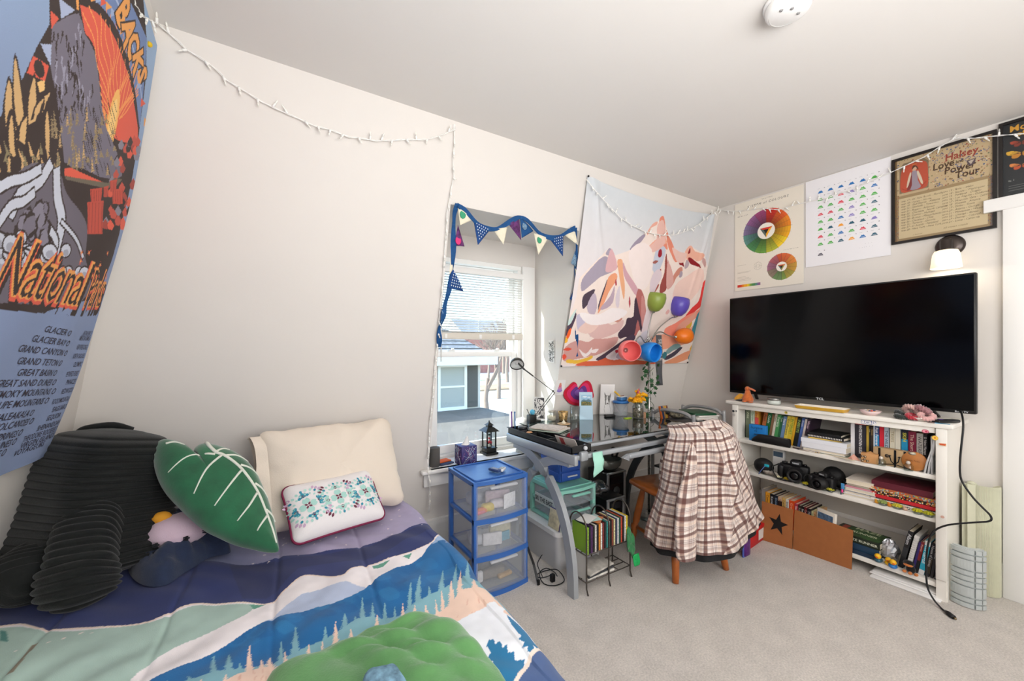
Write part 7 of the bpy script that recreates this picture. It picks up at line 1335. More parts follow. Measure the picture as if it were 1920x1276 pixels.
lathe_thing('drinking_glass', 'tall clear drinking glass between the brass cup and the blue card', 'glass', D(1078, 789), [('glass_body', [(.0001, 0), (.032, 0), (.034, .004), (.036, .105), (.034, .105), (.031, .012), (.0001, .010)], cgl)])
lathe_thing('food_tub', 'clear plastic tub with a bright blue lid on the desk', 'tub', D(1164, 779), [('tub_body', [(.0001, 0), (.046, 0), (.050, .01), (.056, .10), (.054, .10), (.0001, .008)], plastic_clear('tub_plastic', '#dfe4e8', .25)), ('lid', [(.058, .098), (.062, .104), (.062, .112), (.056, .116), (.0001, .116)], mat('lid_blue', '#2f72b8', .35))])
t = thing('trinket_tin', 'white and blue rimmed tin with a brush on top of the blue lid', 'tin', tuple(D(1166, 779) + Vector((0, 0, .117)))); b = MB(); b.rbox((0, 0, .014), (.07, .05, .028), mat('tin_blue', '#4a7fb4', .4, noise=.5, nscale=90), .008); b.rbox((0, 0, .030), (.074, .054, .006), mat('tin_white', '#e8ecef', .4), .003); b.build('tin_body', t); b = MB(); b.strip([(-.02, 0, .034), (-.09, -.01, .075)], .012, .004, mat('yellow_handle', '#e3b83f', .5), side=(0, 0, 1)); b.strip([(-.02, 0, .034), (.02, 0, .036)], .008, .004, mat('brown_bristle', '#7a4a3a', .6), side=(0, 1, 0)); b.build('brush', t)
t = lathe_thing('flower_jar', 'glass jar of bright yellow flowers on the desk near the lamp pole', 'vase', D(1196, 783), [('jar_body', [(.0001, 0), (.038, 0), (.041, .006), (.041, .085), (.032, .100), (.034, .112), (.031, .112), (.029, .1), (.037, .08), (.0001, .006)], cgl), ('pebbles', [(.0001, .004), (.035, .006), (.036, .07), (.0001, .075)], mat('dried_petals', '#6f6452', .8, noise=.8, nscale=90))])
r = random.Random(4); ym_ = mat('marigold', '#f0ad12', .7, noise=.12, nscale=80)
for k in range(26):
    a = r.uniform(0, 6.28); q = r.uniform(0, .068); z_ = .165 + r.uniform(-.05, .04) * (1 - q * 6) + (.0 if q < .03 else -.01); b = MB()
    for j in range(5): w = a + j * 1.256; b.ball((q * math.cos(a) + .009 * math.cos(w), q * math.sin(a) + .009 * math.sin(w), z_ + .004 * math.sin(w * 2)), (.013, .013, .009), ym_, 6)
    b.build('flower', t)
b = MB()
for k in range(14): a = k * .8; b.tube([(.01 * math.cos(a), .01 * math.sin(a), .04), (.03 * math.cos(a), .03 * math.sin(a), .14)], .0016, mat('stem_green', '#4a5a2a', .7), 5)
b.build('stems', t)
for x, y, z_ in ((-.02, -.02, .195), (.01, 0, .205)): b = MB(); b.lathe([(.001, -.03), (.008, -.005), (.004, .012), (.0001, .014)], mat('rose_bud', '#b8506a', .6), 8, c=(x, y, z_)); b.build('bud', t)
b = MB(); b.rbox((0, 0, .009), (.075, .05, .018), tb, .006); ob = b.build('wallet', loc=tuple(D(1143, 781)), label='black glossy wallet lying on the desk glass before the cat drawing', cat='wallet'); ob.rotation_euler.z = -.4
b = MB(); b.rbox((0, 0, .003), (.06, .03, .006), mat('lime', '#b9dc3c', .4), .002); b.build('key_tag', loc=tuple(D(1177, 784)), label='lime green tag on the desk glass below the blue lidded tub', cat='tag')
b = MB(); b.box((0, 0, .02), (.02, .012, .045), mat('pinkish_wood', '#c99a78', .6), rz=.4); b.build('wood_block', loc=tuple(D(1209, 783)), label='small pinkish wooden wedge beside the flower jar', cat='block')
for k, (dx, rz, c_, lab) in enumerate(((0, .5, '#b9c9b9', 'mint sheet of paper at the bottom of the paper pile on the desk'), (.01, .35, '#d8d3cb', 'white sheet in the middle of the paper pile on the desk'), (-.01, .55, '#cfc5bb', 'printed sheet on top of the paper pile on the desk'))): b = MB(); b.box((0, 0, .004), (.15, .20, .006), mat('sheet' + c_[1:], c_, .7, noise=.18 if k == 2 else .02, nscale=60)); ob = b.build('paper_sheet', loc=tuple(D(1030, 806) + Vector((dx, 0, .002 + k * .007))), label=lab, cat='paper'); ob.rotation_euler.z = rz
b = MB(); b.box((0, 0, .03), (.002, .15, .065), mat('pale_paper', '#e0d6cf', .7)); b.box((-.0015, .03, .03), (.001, .03, .05), mat('red_print', '#b04a4a', .7)); ob = b.build('postcard', loc=(1.44, 1.70, .76), label='pale postcard with red print standing in the desk tray', cat='card'); ob.rotation_euler = (0, -.5, .12)
t = lathe_thing('bedside_lamp', 'clear ribbed glass lamp with a white globe on the window sill behind the desk corner', 'lamp', (1.60, 2.40, .56), [('globe', [(.0001, .16), (.04, .165), (.055, .195), (.045, .235), (.0001, .25)], mat('opal_glass', '#f6f5f2', .4)), ('glass_base', [(.0001, 0), (.05, 0), (.052, .006), (.040, .03), (.032, .15), (.02, .16)], mat('ribbed_glass', '#eef0f0', .15, trans=.7))])
# swing arm lamp
lm = mat('lamp_bronze', '#4b4a46', .3, .6); E1 = atX(1037, 733, 1.62); base = Vector(D(1004, 790)); H1 = Vector(atX(983, 692, 1.56)); HD = Vector(atX(969, 678, 1.55))
t = thing('desk_lamp', 'slim swing arm desk lamp with a dark round shade before the window', 'lamp', tuple(base)); E1 = Vector(E1) - base; H1 -= base; HD -= base
b = MB(); b.rbox((0, 0, .006), (.06, .06, .012), tb, .004); b.tube([(0, 0, .01), (0, 0, .05)], .007, tb); b.build('base', t)
b = MB(); b.tube([(.0, 0, .045), E1], .0026, lm, 6); b.tube([(.02, 0, .045), E1 + Vector((.015, 0, -.01))], .0026, lm, 6); b.ball(E1, .007, lm, 8); b.build('lower_arm', t); b = MB(); b.tube([E1 + Vector((.012, 0, -.012)), E1, H1], .0026, lm, 6); b.tube([E1 + (H1 - E1) * .68, H1], .005, lm, 8); b.tube([H1, HD], .007, lm, 8); b.build('upper_arm', t)
dd = Vector((-.3, -.55, -.62)).normalized(); Ms = Matrix.Translation(HD + dd * .02) @ dd.to_track_quat('Z', 'Y').to_matrix().to_4x4(); b = MB(); b.lathe([(.012, -.045), (.030, -.036), (.046, -.015), (.052, .012), (.050, .012), (.043, -.013), (.028, -.03)], lm, 26, M=Ms); sh_ = b.build('shade', t); b = MB(); b.lathe([(.0001, -.028), (.02, -.022), (.045, .008), (.044, .009), (.0001, -.01)], mat('lamp_inside', '#d9d6d2', .3, .3), 24, M=Ms); b.build('reflector', sh_); b = MB(); b.ball(HD + dd * .012, .014, mat('bulb_grey', '#c9c7c3', .2), 10); b.build('bulb', sh_)

# ------------------------------------------------------------------ colourful many-headed floor lamp
LY = 2.06; pole = Vector(atY(1217, 700, LY)); t = thing('floor_lamp', 'silver floor lamp with five coloured plastic shades and ivy round its pole', 'lamp', (pole.x, LY, 0)); O2 = Vector((pole.x, LY, 0)); sil = mat('brushed_silver', '#b4b4b0', .28, .85)
tz = float(atY(1217, 640, LY)[2]); b = MB(); b.tube([(0, 0, .01), (0, 0, tz)], .010, sil, 12); b.build('pole', t); b = MB(); b.lathe([(.0001, 0), (.12, 0), (.12, .012), (.03, .022), (.012, .03)], sil, 32); b.build('base', t)
for (u, v), c_, d, R, path, ins in (((1229, 566), '#8a9c44', (.1, -.12, 1), .074, [(1215, 625), (1222, 590)], 0), ((1273, 575), '#5f50b4', (.22, -.1, 1), .076, [(1235, 615), (1257, 597)], 0), ((1280, 630), '#ee7a1c', (1, -.25, .1), .066, [(1235, 622), (1252, 628)], 0), ((1178, 657), '#f0807f', (-.55, -1, -.05), .076, [(1208, 640), (1200, 630), (1190, 640)], 1), ((1216, 659), '#1f86dc', (.0, -1, -.15), .074, [(1216, 640), (1216, 632)], 1)):
    f_ = .06 if ins else 0; c = Vector(atY(u, v, LY - f_)) - O2; d = Vector(d).normalized(); m_ = mat('shade_' + c_[1:], c_, .3, sss=0); Ms = Matrix.Translation(c) @ d.to_track_quat('Z', 'Y').to_matrix().to_4x4(); b = MB()
    b.lathe([(.012, -.062), (.030, -.055), (.050, -.030), (.060, .0), (.062, .030), (.056, .055), (.053, .055), (.058, .028), (.055, .0), (.045, -.028), (.0001, -.05)], m_, 30, M=Ms @ Matrix.Scale(R / .060, 4)); sh_ = b.build('shade', t)
    tail = c - d * .085; P = [Vector((0, 0, tz - .01))] + [Vector(atY(a, b2, LY - f_ * .5)) - O2 for a, b2 in path] + [tail]; b = MB(); b.tube(smooth_path([tuple(p) for p in P], 5), .0048, sil, 8); b.tube([tail, tail + d * .035], [.008, .017], sil, 12); b.build('stem', t)
r = random.Random(8); ivm = mat('ivy_leaf', '#23502a', .6, noise=.2, nscale=50)
b = MB(); b.tube([(.028 * math.cos(k * .5), .028 * math.sin(k * .5) - .01, .72 + k * .0125) for k in range(36)], .0018, mat('ivy_vine', '#3d5a34', .7), 5); b.build('ivy_vine', t)
for k in range(40):
    z_ = .74 + (k / 40) * .46; a = r.uniform(0, 6.28); q = r.uniform(.02, .065); s = r.uniform(.014, .024); c = Vector((q * math.cos(a), q * math.sin(a) - .015, z_)); Ml = Matrix.Translation(c) @ Euler((r.uniform(-.6, .6) + PI / 2, r.uniform(-.6, .6), r.uniform(-.9, .9))).to_matrix().to_4x4(); b = MB(); b.prism([(x * s, y * s) for x, y in ((0, -1), (.5, -.6), (.95, -.5), (.6, 0), (.7, .6), (.2, .5), (0, 1), (-.2, .5), (-.7, .6), (-.6, 0), (-.95, -.5), (-.5, -.6))], .0012, ivm, M=Ml); b.build('ivy_leaf', t)
bt = thing('toy_bird', 'tiny bright blue toy bird perched in the purple lamp shade', 'toy', tuple(atY(1287, 563, LY - .01))); b = MB(); b.ball((0, 0, 0), (.020, .018, .018), mat('toy_blue', '#2aa0d4', .4), 12); b.build('body', bt); b = MB(); b.tube([(.012, 0, .010), (.026, 0, .022)], [.005, .001], tb, 8); b.build('beak', bt)
bn = thing('banner', 'dark grey felt pennant with pale letters hanging from the lamp pole', 'banner', tuple(atY(1234, 628, LY - .03))); L_ = float(atY(1234, 628, LY - .03)[2] - atY(1234, 722, LY - .03)[2]); b = MB(); b.grid([[(x - .0 + .01 * s, -.006 + .004 * math.sin(8 * s + x * 60), -L_ * s) for x in np.linspace(-.040, .034, 6)] for s in np.linspace(0, 1, 14)], mat('charcoal_felt', '#55565a', .9, bump=.3, bscale=300), True); ob = b.build('felt', bn); q = ob.modifiers.new('t', 'SOLIDIFY'); q.thickness = .003
b = MB(); b.text('SEATTLE', .052, mat('pale_felt', '#b9b9bb', .9), M=frame_M((-.012, -.014, -.03), (.03, 0, -1), (1, 0, .03)), bold=.03, wide=.85); b.build('lettering', bn)
# side trolley with supplies
tr_ = thing('trolley', 'grey tube frame trolley with arched handles standing between the desk and bookcase', 'trolley', (2.70, 1.83, 0)); gt = mat('grey_tube', '#9a9b9c', .4, .3); ct = .775
for x, s in ((2.53, -1), (2.90, 1)): b = MB(); b.tube(smooth_path([(x - 2.70, -.17, .03), (x - 2.70, -.17, ct), (x - 2.70, -.155, ct + .045), (x - 2.70, -.08, ct + .075), (x - 2.70, .08, ct + .075), (x - 2.70, .155, ct + .045), (x - 2.70, .17, ct), (x - 2.70, .17, .03)], 5), .013, gt, 10); b.build('handle_frame', tr_)
for z_ in (ct, .42, .12): b = MB(); b.rbox((.015, 0, z_ - .008), (.36, .33, .016), mat('trolley_shelf', '#3d3e40', .5), .004); b.build('shelf', tr_)
for lab, c, sz, col, rz, nm in (('dark green notebook lying on the trolley', (2.83, 1.83, ct + .042), (.17, .23, .014), '#0f4a2c', -.45, 'notebook'), ('white notebook under the green one on the trolley', (2.84, 1.82, ct + .030), (.17, .23, .009), '#e2ded8', -.35, 'notebook'), ('white pad at the bottom of the trolley notebooks', (2.82, 1.83, ct + .013), (.18, .24, .022), '#cfcac2', -.3, 'notebook')): b = MB(); b.rbox((0, 0, 0), sz, mat('tb' + col[1:], col, .5), .002); ob = b.build(nm, loc=(c[0], c[1], c[2]), label=lab, cat=nm); ob.rotation_euler.z = rz
t = thing('floral_pouch', 'black and cream patterned cloth pouch on the trolley', 'pouch', (2.68, 1.90, ct + .001)); b = MB(); b.ball((0, 0, .03), (.075, .05, .030), mat('floral_cloth', '#77715f', .9, noise=.95, nscale=60), 18); b.build('pouch_body', t); b = MB(); b.ball((-.06, .04, .045), (.055, .03, .022), bp_, 14); b.build('black_flap', t)
for k, (c_, lab) in enumerate((('#c0612a', 'orange marker leaning at the left of the trolley'), ('#2a4a72', 'navy marker beside the orange one on the trolley'), ('#b98a5a', 'tan marker in the trolley bundle'), ('#caa23a', 'yellow marker in the trolley bundle'), ('#7a4a3a', 'brown marker, rightmost of the trolley bundle'))): b = MB(); b.rbox((0, 0, .05), (.016, .014, .10), mat('mk' + c_[1:], c_, .5), .003); ob = b.build('marker', loc=(2.545 + k * .019, 1.93, ct + .002 + (.0)), label=lab, cat='marker'); ob.rotation_euler.y = -.28
# window sill objects
lathe_thing('speaker', 'dark grey cylindrical speaker at the left end of the window sill', 'speaker', (.925, 2.39, .5595), [('speaker_body', [(.0001, 0), (.030, 0), (.034, .008), (.034, .115), (.031, .120), (.0001, .112)], mat('grey_fabric', '#55524f', .8, bump=.3, bscale=600))])
b = MB(); b.strip([(0, 0, .004), (.02, .0, .004)], .09, .006, mat('navy_fold', '#3a4a6c', .8), side=(0, 1, 0)); b.rbox((0, 0, .006), (.10, .09, .008), mat('navy_fold', '#3a4a6c', .8, noise=.5, nscale=70), .002); b.rbox((.0, .01, .015), (.09, .06, .008), mat('orange_fold', '#e0632a', .8), .002); ob = b.build('folded_cloth', loc=(1.0, 2.42, .5595), label='orange and navy folded cloths on the window sill', cat='cloth'); ob.rotation_euler.z = .2
sp = Vector(atZ(873, 872, .56)); t = thing('tissue_box', 'square purple patterned tissue box with a white tissue on the window sill', 'tissue box', (sp.x + .02, sp.y + .04, .5595)); m_ = mat('purple_box', '#3e3370', .5); b = MB(); b.rbox((0, 0, .062), (.108, .108, .122), m_, .003); b.build('box_body', t); b = MB(); r = random.Random(2); ln = [mat('tl' + c_[1:], c_, .5) for c_ in ('#d9dfe9', '#a86a92', '#7f9cc0')]
for k in range(26):
    y0_, z0_, y1_, z1_ = r.uniform(-.052, .052), r.uniform(.003, .12), r.uniform(-.052, .052), r.uniform(.003, .12)
    b.tube([(y0_, -.0545, z0_), (y1_, -.0545, z1_)], .0011, ln[k % 3], 4); b.tube([(-.0545, y0_, z0_), (-.0545, y1_, z1_)], .0011, ln[k % 3], 4)
b.build('line_pattern', t); b = MB(); b.grid([[(.03 * (1 - s) * math.cos(a) - .0 + .012 * s, .02 * (1 - s * .7) * math.sin(a) * (1 + .3 * math.sin(3 * a)), .122 + .062 * s) for a in np.linspace(0, 2 * PI, 15)[:-1]] for s in np.linspace(0, .95, 8)], mat('tissue_white', '#f4f3f0', .9), True, True); b.build('tissue', t)
sp = Vector(atZ(919, 851, .56)); t = thing('lantern', 'black glass sided lantern with a red flower ornament on the window sill', 'lantern', (sp.x, sp.y + .015, .5595)); lb = mat('lantern_black', '#262624', .35, .4)
b = MB(); b.rbox((0, 0, .008), (.098, .098, .016), lb, .003); b.rbox((0, 0, .030), (.078, .078, .03), lb, .003); b.rbox((0, 0, .046), (.088, .088, .006), lb, .002); b.build('base', t); b = MB()
for x in (-.034, .034):
    for y in (-.034, .034): b.bb((x - .004, y - .004, .049), (x + .004, y + .004, .165), lb)
b.build('frame', t); b = MB()
b.add([(-.055, -.055, .163), (.055, -.055, .163), (.055, .055, .163), (-.055, .055, .163), (-.022, -.022, .192), (.022, -.022, .192), (.022, .022, .192), (-.022, .022, .192)], [(3, 2, 1, 0), (0, 1, 5, 4), (1, 2, 6, 5), (2, 3, 7, 6), (3, 0, 4, 7), (4, 5, 6, 7)], lb); b.bb((-.018, -.018, .192), (.018, .018, .204), lb); b.add([(-.026, -.026, .204), (.026, -.026, .204), (.026, .026, .204), (-.026, .026, .204), (0, 0, .228)], [(3, 2, 1, 0), (0, 1, 4), (1, 2, 4), (2, 3, 4), (3, 0, 4)], lb); b.ball((0, 0, .231), .006, lb, 8); b.build('roof', t)
b = MB(); b.bb((-.0335, -.0335, .05), (.0335, -.0325, .163), cgl); b.bb((-.0335, -.0335, .05), (-.0325, .0335, .163), cgl); b.build('pane', t); b = MB(); b.lathe([(.0001, .05), (.018, .052), (.006, .07), (.003, .13), (.0001, .14)], mat('orn_white', '#e6e0d6', .5), 12); b.ball((0, 0, .135), .008, mat('orn_dark', '#2f4a34', .5), 8)
for k in range(7): a = k * .9; b.ball((.014 * math.cos(a), .014 * math.sin(a), .080 + .008 * (k % 2)), .009, mat('orn_red', '#cf2a2c', .5), 8)
b.ball((0, 0, .11), .008, mat('orn_red', '#cf2a2c', .5), 8); b.build('ornament', t)
# ================================================================== UNDER THE DESK, CHAIR
def drawers(name, lab, x0, x1, y0, y1, z0, z1, n, fc, frame_side=True, body=None, front=None, lip=.018, hw=.5):
    """plastic drawer tower facing -Y"""
    t = thing(name, lab, 'drawer unit', ((x0 + x1) / 2, (y0 + y1) / 2, z0)); w, d, h = x1 - x0, y1 - y0, z1 - z0; fm = fc; b = MB(); p = .024
    for x in (-w / 2 + p / 2, w / 2 - p / 2):
        for y in (-d / 2 + p / 2 + .012, d / 2 - p / 2): b.rbox((x, y, h / 2), (p, p * 1.3, h - .02), fm, .005)
        for k in range(n + 1): b.rbox((x, .01, min(h - .02, .012 + k * (h - .03) / n)), (p * .9, d - .03, .022), fm, .005)
    for k in range(n): b.rbox((0, d / 2 - .01, .012 + k * (h - .03) / n), (w - .01, .014, .02), fm, .004)
    b.build('frame', t); b = MB(); pts = [(-w / 2, d / 2), (-w / 2, -d / 2 + .01)] + [(-w / 2 + w * k / 10, -d / 2 + .01 - lip * math.sin(PI * k / 10)) for k in range(1, 10)] + [(w / 2, -d / 2 + .01), (w / 2, d / 2)]
    b.prism(pts[::-1], .020, fm, M=Matrix.Translation((0, 0, h - .024))); b.rbox((-w / 2 + .02, .0, h - .001), (.010, d - .06, .008), fm, .003); b.rbox((w / 2 - .02, .0, h - .001), (.010, d - .06, .008), fm, .003); b.rbox((0, d / 2 - .02, h - .001), (w - .04, .010, .008), fm, .003); b.rbox((0, -d / 2 + .03, h - .001), (w - .04, .010, .008), fm, .003); b.build('top', t)
    return t, w, d, h
bl_ = mat('blue_plastic', '#3465ae', .35); cl = plastic_clear('cloudy_plastic', '#d6dae0', .24, .25); clm = plastic_clear('cloudy_plastic_thin', '#e6e8ec', .45, .3)
def fronts(t, w, d, h, n, shell, handle, lip, label=None):
    r = random.Random(n * 7)
    for k in range(n):
        z0, z1 = .026 + k * (h - .03) / n, .012 + (k + 1) * (h - .03) / n - .010; b = MB(); F = [(-w / 2 + .012 + (w - .024) * j / 12, -d / 2 + .006 - lip * math.sin(PI * j / 12)) for j in range(13)]
        for j in range(12): a, c = F[j], F[j + 1]; b.add([(a[0], a[1], z0), (c[0], c[1], z0), (c[0], c[1], z1), (a[0], a[1], z1)], [(0, 1, 2, 3)], shell, True)
        for x in (-w / 2 + .018, w / 2 - .018): b.bb((x - .001, -d / 2 + .01, z0), (x + .001, d / 2 - .03, z1 - .01), shell)
        b.bb((-w / 2 + .018, -d / 2 + .01, z0), (w / 2 - .018, d / 2 - .03, z0 + .002), shell); dr_ = b.build('drawer', t); b = MB()
        if handle is bl_ or True: b.rbox((0, -d / 2 + .004 - lip * .9, z1 - .012 if handle is not bl_ else z0 - .006), (w * .5 if handle is not bl_ else w - .02, .022 if handle is not bl_ else .020, .014 if handle is not bl_ else .022), handle, .006)
        b.build('pull', dr_)
tw = drawers('drawer_tower', 'tall three drawer tower with a blue frame and cloudy drawers beside the bed', .925, 1.262, 1.83, 2.17, 0, .612, 3, bl_)
t, w, d, h = tw; lip = .018
for k in range(3):   # curved blue bars between the drawers
    z_ = .010 + k * (h - .03) / 3; b = MB(); b.prism([(-w / 2, -d / 2 + .03)] + [(-w / 2 + w * j / 10, -d / 2 + .006 - lip * 1.2 * math.sin(PI * j / 10)) for j in range(0, 11)] + [(w / 2, -d / 2 + .03)], .026, bl_, M=Matrix.Translation((0, 0, z_ - .010))); b.build('cross_bar', t)
fronts(t, w, d, h, 3, cl, clm, lip)
O3 = Vector((t.location.x, t.location.y, 0)); r = random.Random(9)
its = [((-.09, -.10, 2), (.06, .03, .03), '#e0793c', 'orange tube'), ((-.05, -.09, 2), (.07, .05, .04), '#e2c44a', 'yellow packet'), ((.02, -.08, 2), (.09, .05, .05), '#dcd2d4', 'white bottle'), ((-.10, -.11, 2), (.08, .02, .02), '#d86a78', 'pink marker'), ((.03, -.06, 2), (.14, .02, .09), '#c9b4bc', 'pale mauve pouch'), ((-.02, .04, 2), (.18, .08, .07), '#b9bcc6', 'grey blue bag'), ((.08, -.11, 2), (.09, .004, .08), '#f2f0ee', 'white card'), ((-.02, -.09, 1), (.11, .02, .07), '#e6e2e0', 'white envelope'), ((.05, -.05, 1), (.14, .03, .09), '#d8cfae', 'cream packet'), ((.04, -.08, 1), (.12, .01, .05), '#6aaabf', 'turquoise booklet'), ((-.08, -.02, 1), (.1, .1, .06), '#cfd0d4', 'light grey box'), ((-.02, -.06, 0), (.18, .04, .05), '#8a8178', 'brown tangle'), ((.06, -.09, 0), (.09, .03, .02), '#c9a26a', 'tan roll'), ((-.1, -.07, 0), (.06, .03, .06), '#ece8e6', 'white carton'), ((.0, .05, 0), (.2, .06, .07), '#6d7076', 'dark grey bundle')]
for (x, y, lv), sz, c_, lab in its: z_ = .030 + lv * (h - .03) / 3; b = MB(); b.rbox((0, 0, sz[2] / 2), sz, mat('it' + c_[1:], c_, .6, noise=.12, nscale=60), min(sz) * .35); ob = b.build(lab.split()[-1], loc=(O3.x + x, O3.y + y, z_), label=lab + ' showing through the ' + ('bottom', 'middle', 'top')[lv] + ' cloudy drawer of the blue tower', cat=lab.split()[-1]); ob.rotation_euler.z = r.uniform(-.3, .3)
for k, (u, v, lab, c_) in enumerate(((928, 877, 'blue edged remote control on top of the blue drawer tower', '#3a4c78'), (941, 876, 'white remote control with grey buttons on the blue drawer tower', '#e4e4e2'))):
    p = atZ(u, v + 2, .625); t = thing('remote_control', lab, 'remote', (p[0], p[1], .6125), .35 if k == 0 else -.9); b = MB(); b.rbox((0, 0, .009), (.032, .075 if k == 0 else .055, .016), mat('rc' + c_[1:], c_, .4), .005); b.build('remote_body', t); b = MB()
    for i in range(3):
        for j in range(4): b.rbox((-.009 + i * .009, -.022 + j * .012, .0175), (.005, .006, .002), gw if k == 0 else dgm, .001)
    b.build('keypad', t)
# white bin, teal drawers, small blue drawers
t = thing('storage_bin', 'low pale grey plastic bin with a white lid under the teal drawers', 'storage box', (1.64, 2.0, 0)); b = MB(); w_, d_ = .38, .38
b.grid([[(x * s, y * s, z_) for x, y in rrect(w_, d_, .03, 4)] for s, z_ in ((.90, 0), (.91, .005), (.97, .205))], mat('bin_grey', '#d3d4d6', .4), True, True); b.build('bin_body', t); b = MB(); b.prism(rrect(w_ * 1.03, d_ * 1.03, .035, 4), .028, mat('bin_lid', '#eeeeec', .35), M=Matrix.Translation((0, 0, .205))); b.build('lid', t); b = MB(); b.bb((.0, -d_ / 2 + .008, .02), (.12, -d_ / 2 + .012, .19), clm); b.build('window', t)
te = mat('teal_plastic', '#8fd0bf', .35); t, w, d, h = drawers('drawer_unit', 'pale teal three drawer unit standing on the white lidded bin', 1.505, 1.79, 1.84, 2.17, .2345, .457, 2, te, lip=.02); fronts(t, w, d, h, 2, cl, te, .02)
b = MB(); b.bb((-w / 2 - .004, -.12, .085), (-w / 2 - .002, .10, .145), mat('sticker_pale', '#cfd8d4', .5)); b.text('SKI THE EAST', .040, mat('sticker_ink', '#2f3a3c', .5), M=frame_M((-w / 2 - .005, .095, .100), (0, -1, 0), (0, 0, 1)), bold=.03, wide=.75); b.build('sticker', t)
b = MB(); b.rbox((0, 0, .055), (.006, .10, .11), mat('cream_tile', '#d9cfae', .5, noise=.25, nscale=40), .003); b.rbox((.004, 0, .055), (.004, .108, .118), mat('purple_edge', '#4a3f7a', .5), .002); ob = b.build('picture_card', loc=(1.465, 1.87, .2345), label='cream card with a faded flower picture leaning on the teal drawers', cat='card'); ob.rotation_euler = (0, .18, 0)
db = mat('deep_blue_plastic', '#2f56a8', .35); t = thing('drawer_box', 'small deep blue three drawer box on top of the teal drawer unit', 'drawer unit', (1.66, 2.04, .4625)); b = MB(); b.rbox((0, .005, .10), (.17, .205, .20), db, .008)
for k in range(3): b.rbox((-.086, .0, .036 + k * .062), (.004, .17, .045), db, .003)
b.build('case', t)
for k in range(3): b = MB(); b.rbox((0, -.102, .036 + k * .062), (.155, .012, .054), db, .006); dr_ = b.build('drawer', t); b = MB(); b.rbox((.005, -.113, .036 + k * .062), (.08, .012, .010), mat('pull_grey', '#c9ccd2', .4), .004); b.build('pull', dr_)
# wire rack with discs
wr_ = mat('wire_bronze', '#57504a', .4, .6); RX = (1.456, 1.62, 1.79); t = thing('wire_rack', 'bronze wire rack with arched dividers holding music discs under the desk', 'rack', (1.62, 1.64, 0)); o_ = Vector((1.62, 1.64, 0))
for x in RX: b = MB(); b.tube([(x - 1.62, -.08, 0), (x - 1.62, -.068, .03), (x - 1.62, -.068, .33)] + [(x - 1.62, -.068 * math.cos(a), .33 + .085 * math.sin(a)) for a in np.linspace(.2, PI - .2, 12)] + [(x - 1.62, .068, .33), (x - 1.62, .068, .03), (x - 1.62, .08, 0)], .0042, wr_, 8); b.build('arch', t)
for z_ in (.06, .205):
    b = MB()
    for y in (-.066, -.02, .02, .066): b.tube([(-.166, y, z_), (.172, y, z_)], .003, wr_, 6)
    for x in (-.164, -.08, 0, .08, .17): b.tube([(x, -.068, z_), (x, .068, z_)], .003, wr_, 6)
    b.build('wire_shelf', t)
b = MB(); b.bb((0, 0, 0), (.010, .124, .142), mat('cd_clear', '#c9ccd0', .2)); G = 'music discs standing in the wire rack'; cols = ['#8fb83a', '#2e2c3a', '#5b3a66', '#2d2a2a', '#d8d4cc', '#2a2a30', '#d9892f', '#e6e0d4', '#7a2c2c', '#2c2c30', '#3a8a86', '#c9c6c2', '#1f1f22', '#8a4a3a', '#d4cfa0', '#3a3f5a', '#e6e6e4', '#2b5a4a', '#c0503a', '#24242a', '#dcdad6', '#e0c23a']
names = ['lime green', 'ink', 'purple', 'black', 'cream', 'charcoal', 'orange', 'ivory', 'wine', 'slate', 'teal', 'silver', 'jet', 'rust', 'straw', 'indigo', 'white', 'bottle green', 'brick', 'coal', 'pearl', 'gold']
for k, c_ in enumerate(cols): b = MB(); m_ = mat('cd' + c_[1:], c_, .35); b.bb((0, -.062, 0), (.0096, .058, .142), m_); b.bb((.0005, -.0625, .004), (.009, -.062, .138), mat('cdt' + c_[1:], c_, .3, noise=.5, nscale=200)); x = RX[0] + .008 + k * .0142; b.build('disc_case', loc=(x, 1.637, .2085), label='%s spined disc case, %s in the wire rack' % (names[k], ('first at the bed end' if k == 0 else 'between the ' + names[k - 1] + ' and ' + names[k + 1] + ' ones' if k < 21 else 'last at the chair end')), cat='disc case', group=G)
for k, (rz, c_, lab) in enumerate(((.3, '#e0ddd8', 'crumpled white receipt on top of the disc cases'), (-.2, '#b9d8d0', 'pale mint envelope on top of the disc cases'), (.6, '#d98a5a', 'orange printed leaflet on top of the disc cases'))): b = MB(); b.grid([[(x, y, .003 + .004 * math.sin(30 * x + k) * math.cos(25 * y)) for x in np.linspace(-.05, .05, 7)] for y in np.linspace(-.04, .04, 6)], mat('pp' + c_[1:], c_, .7), True); ob = b.build('paper_sheet', loc=(1.51 + .03 * k, 1.63, .353 + .008 * (2 - k)), label=lab, cat='paper'); ob.rotation_euler.z = rz
for k, (c_, lab) in enumerate((('#d8d4cc', 'white magazine at the bottom of the wire rack'), ('#3a3c40', 'dark magazine in the lower tier of the wire rack'), ('#bdb8b0', 'grey picture magazine on top in the lower tier of the wire rack'))): b = MB(); b.rbox((0, 0, .006), (.20, .125, .010), mat('mg' + c_[1:], c_, .5, noise=.25, nscale=30), .002); ob = b.build('magazine', loc=(1.57, 1.64, .0645 + k * .0125), label=lab, cat='magazine'); ob.rotation_euler.z = .06 * k
b = MB(); b.bb((-.002, -.06, 0), (.002, .06, .13), mat('box_white', '#dedad2', .5)); b.build('disc_sleeve', loc=(1.462, 1.637, .066), label='white sleeve standing at the bed end of the lower rack tier', cat='sleeve')
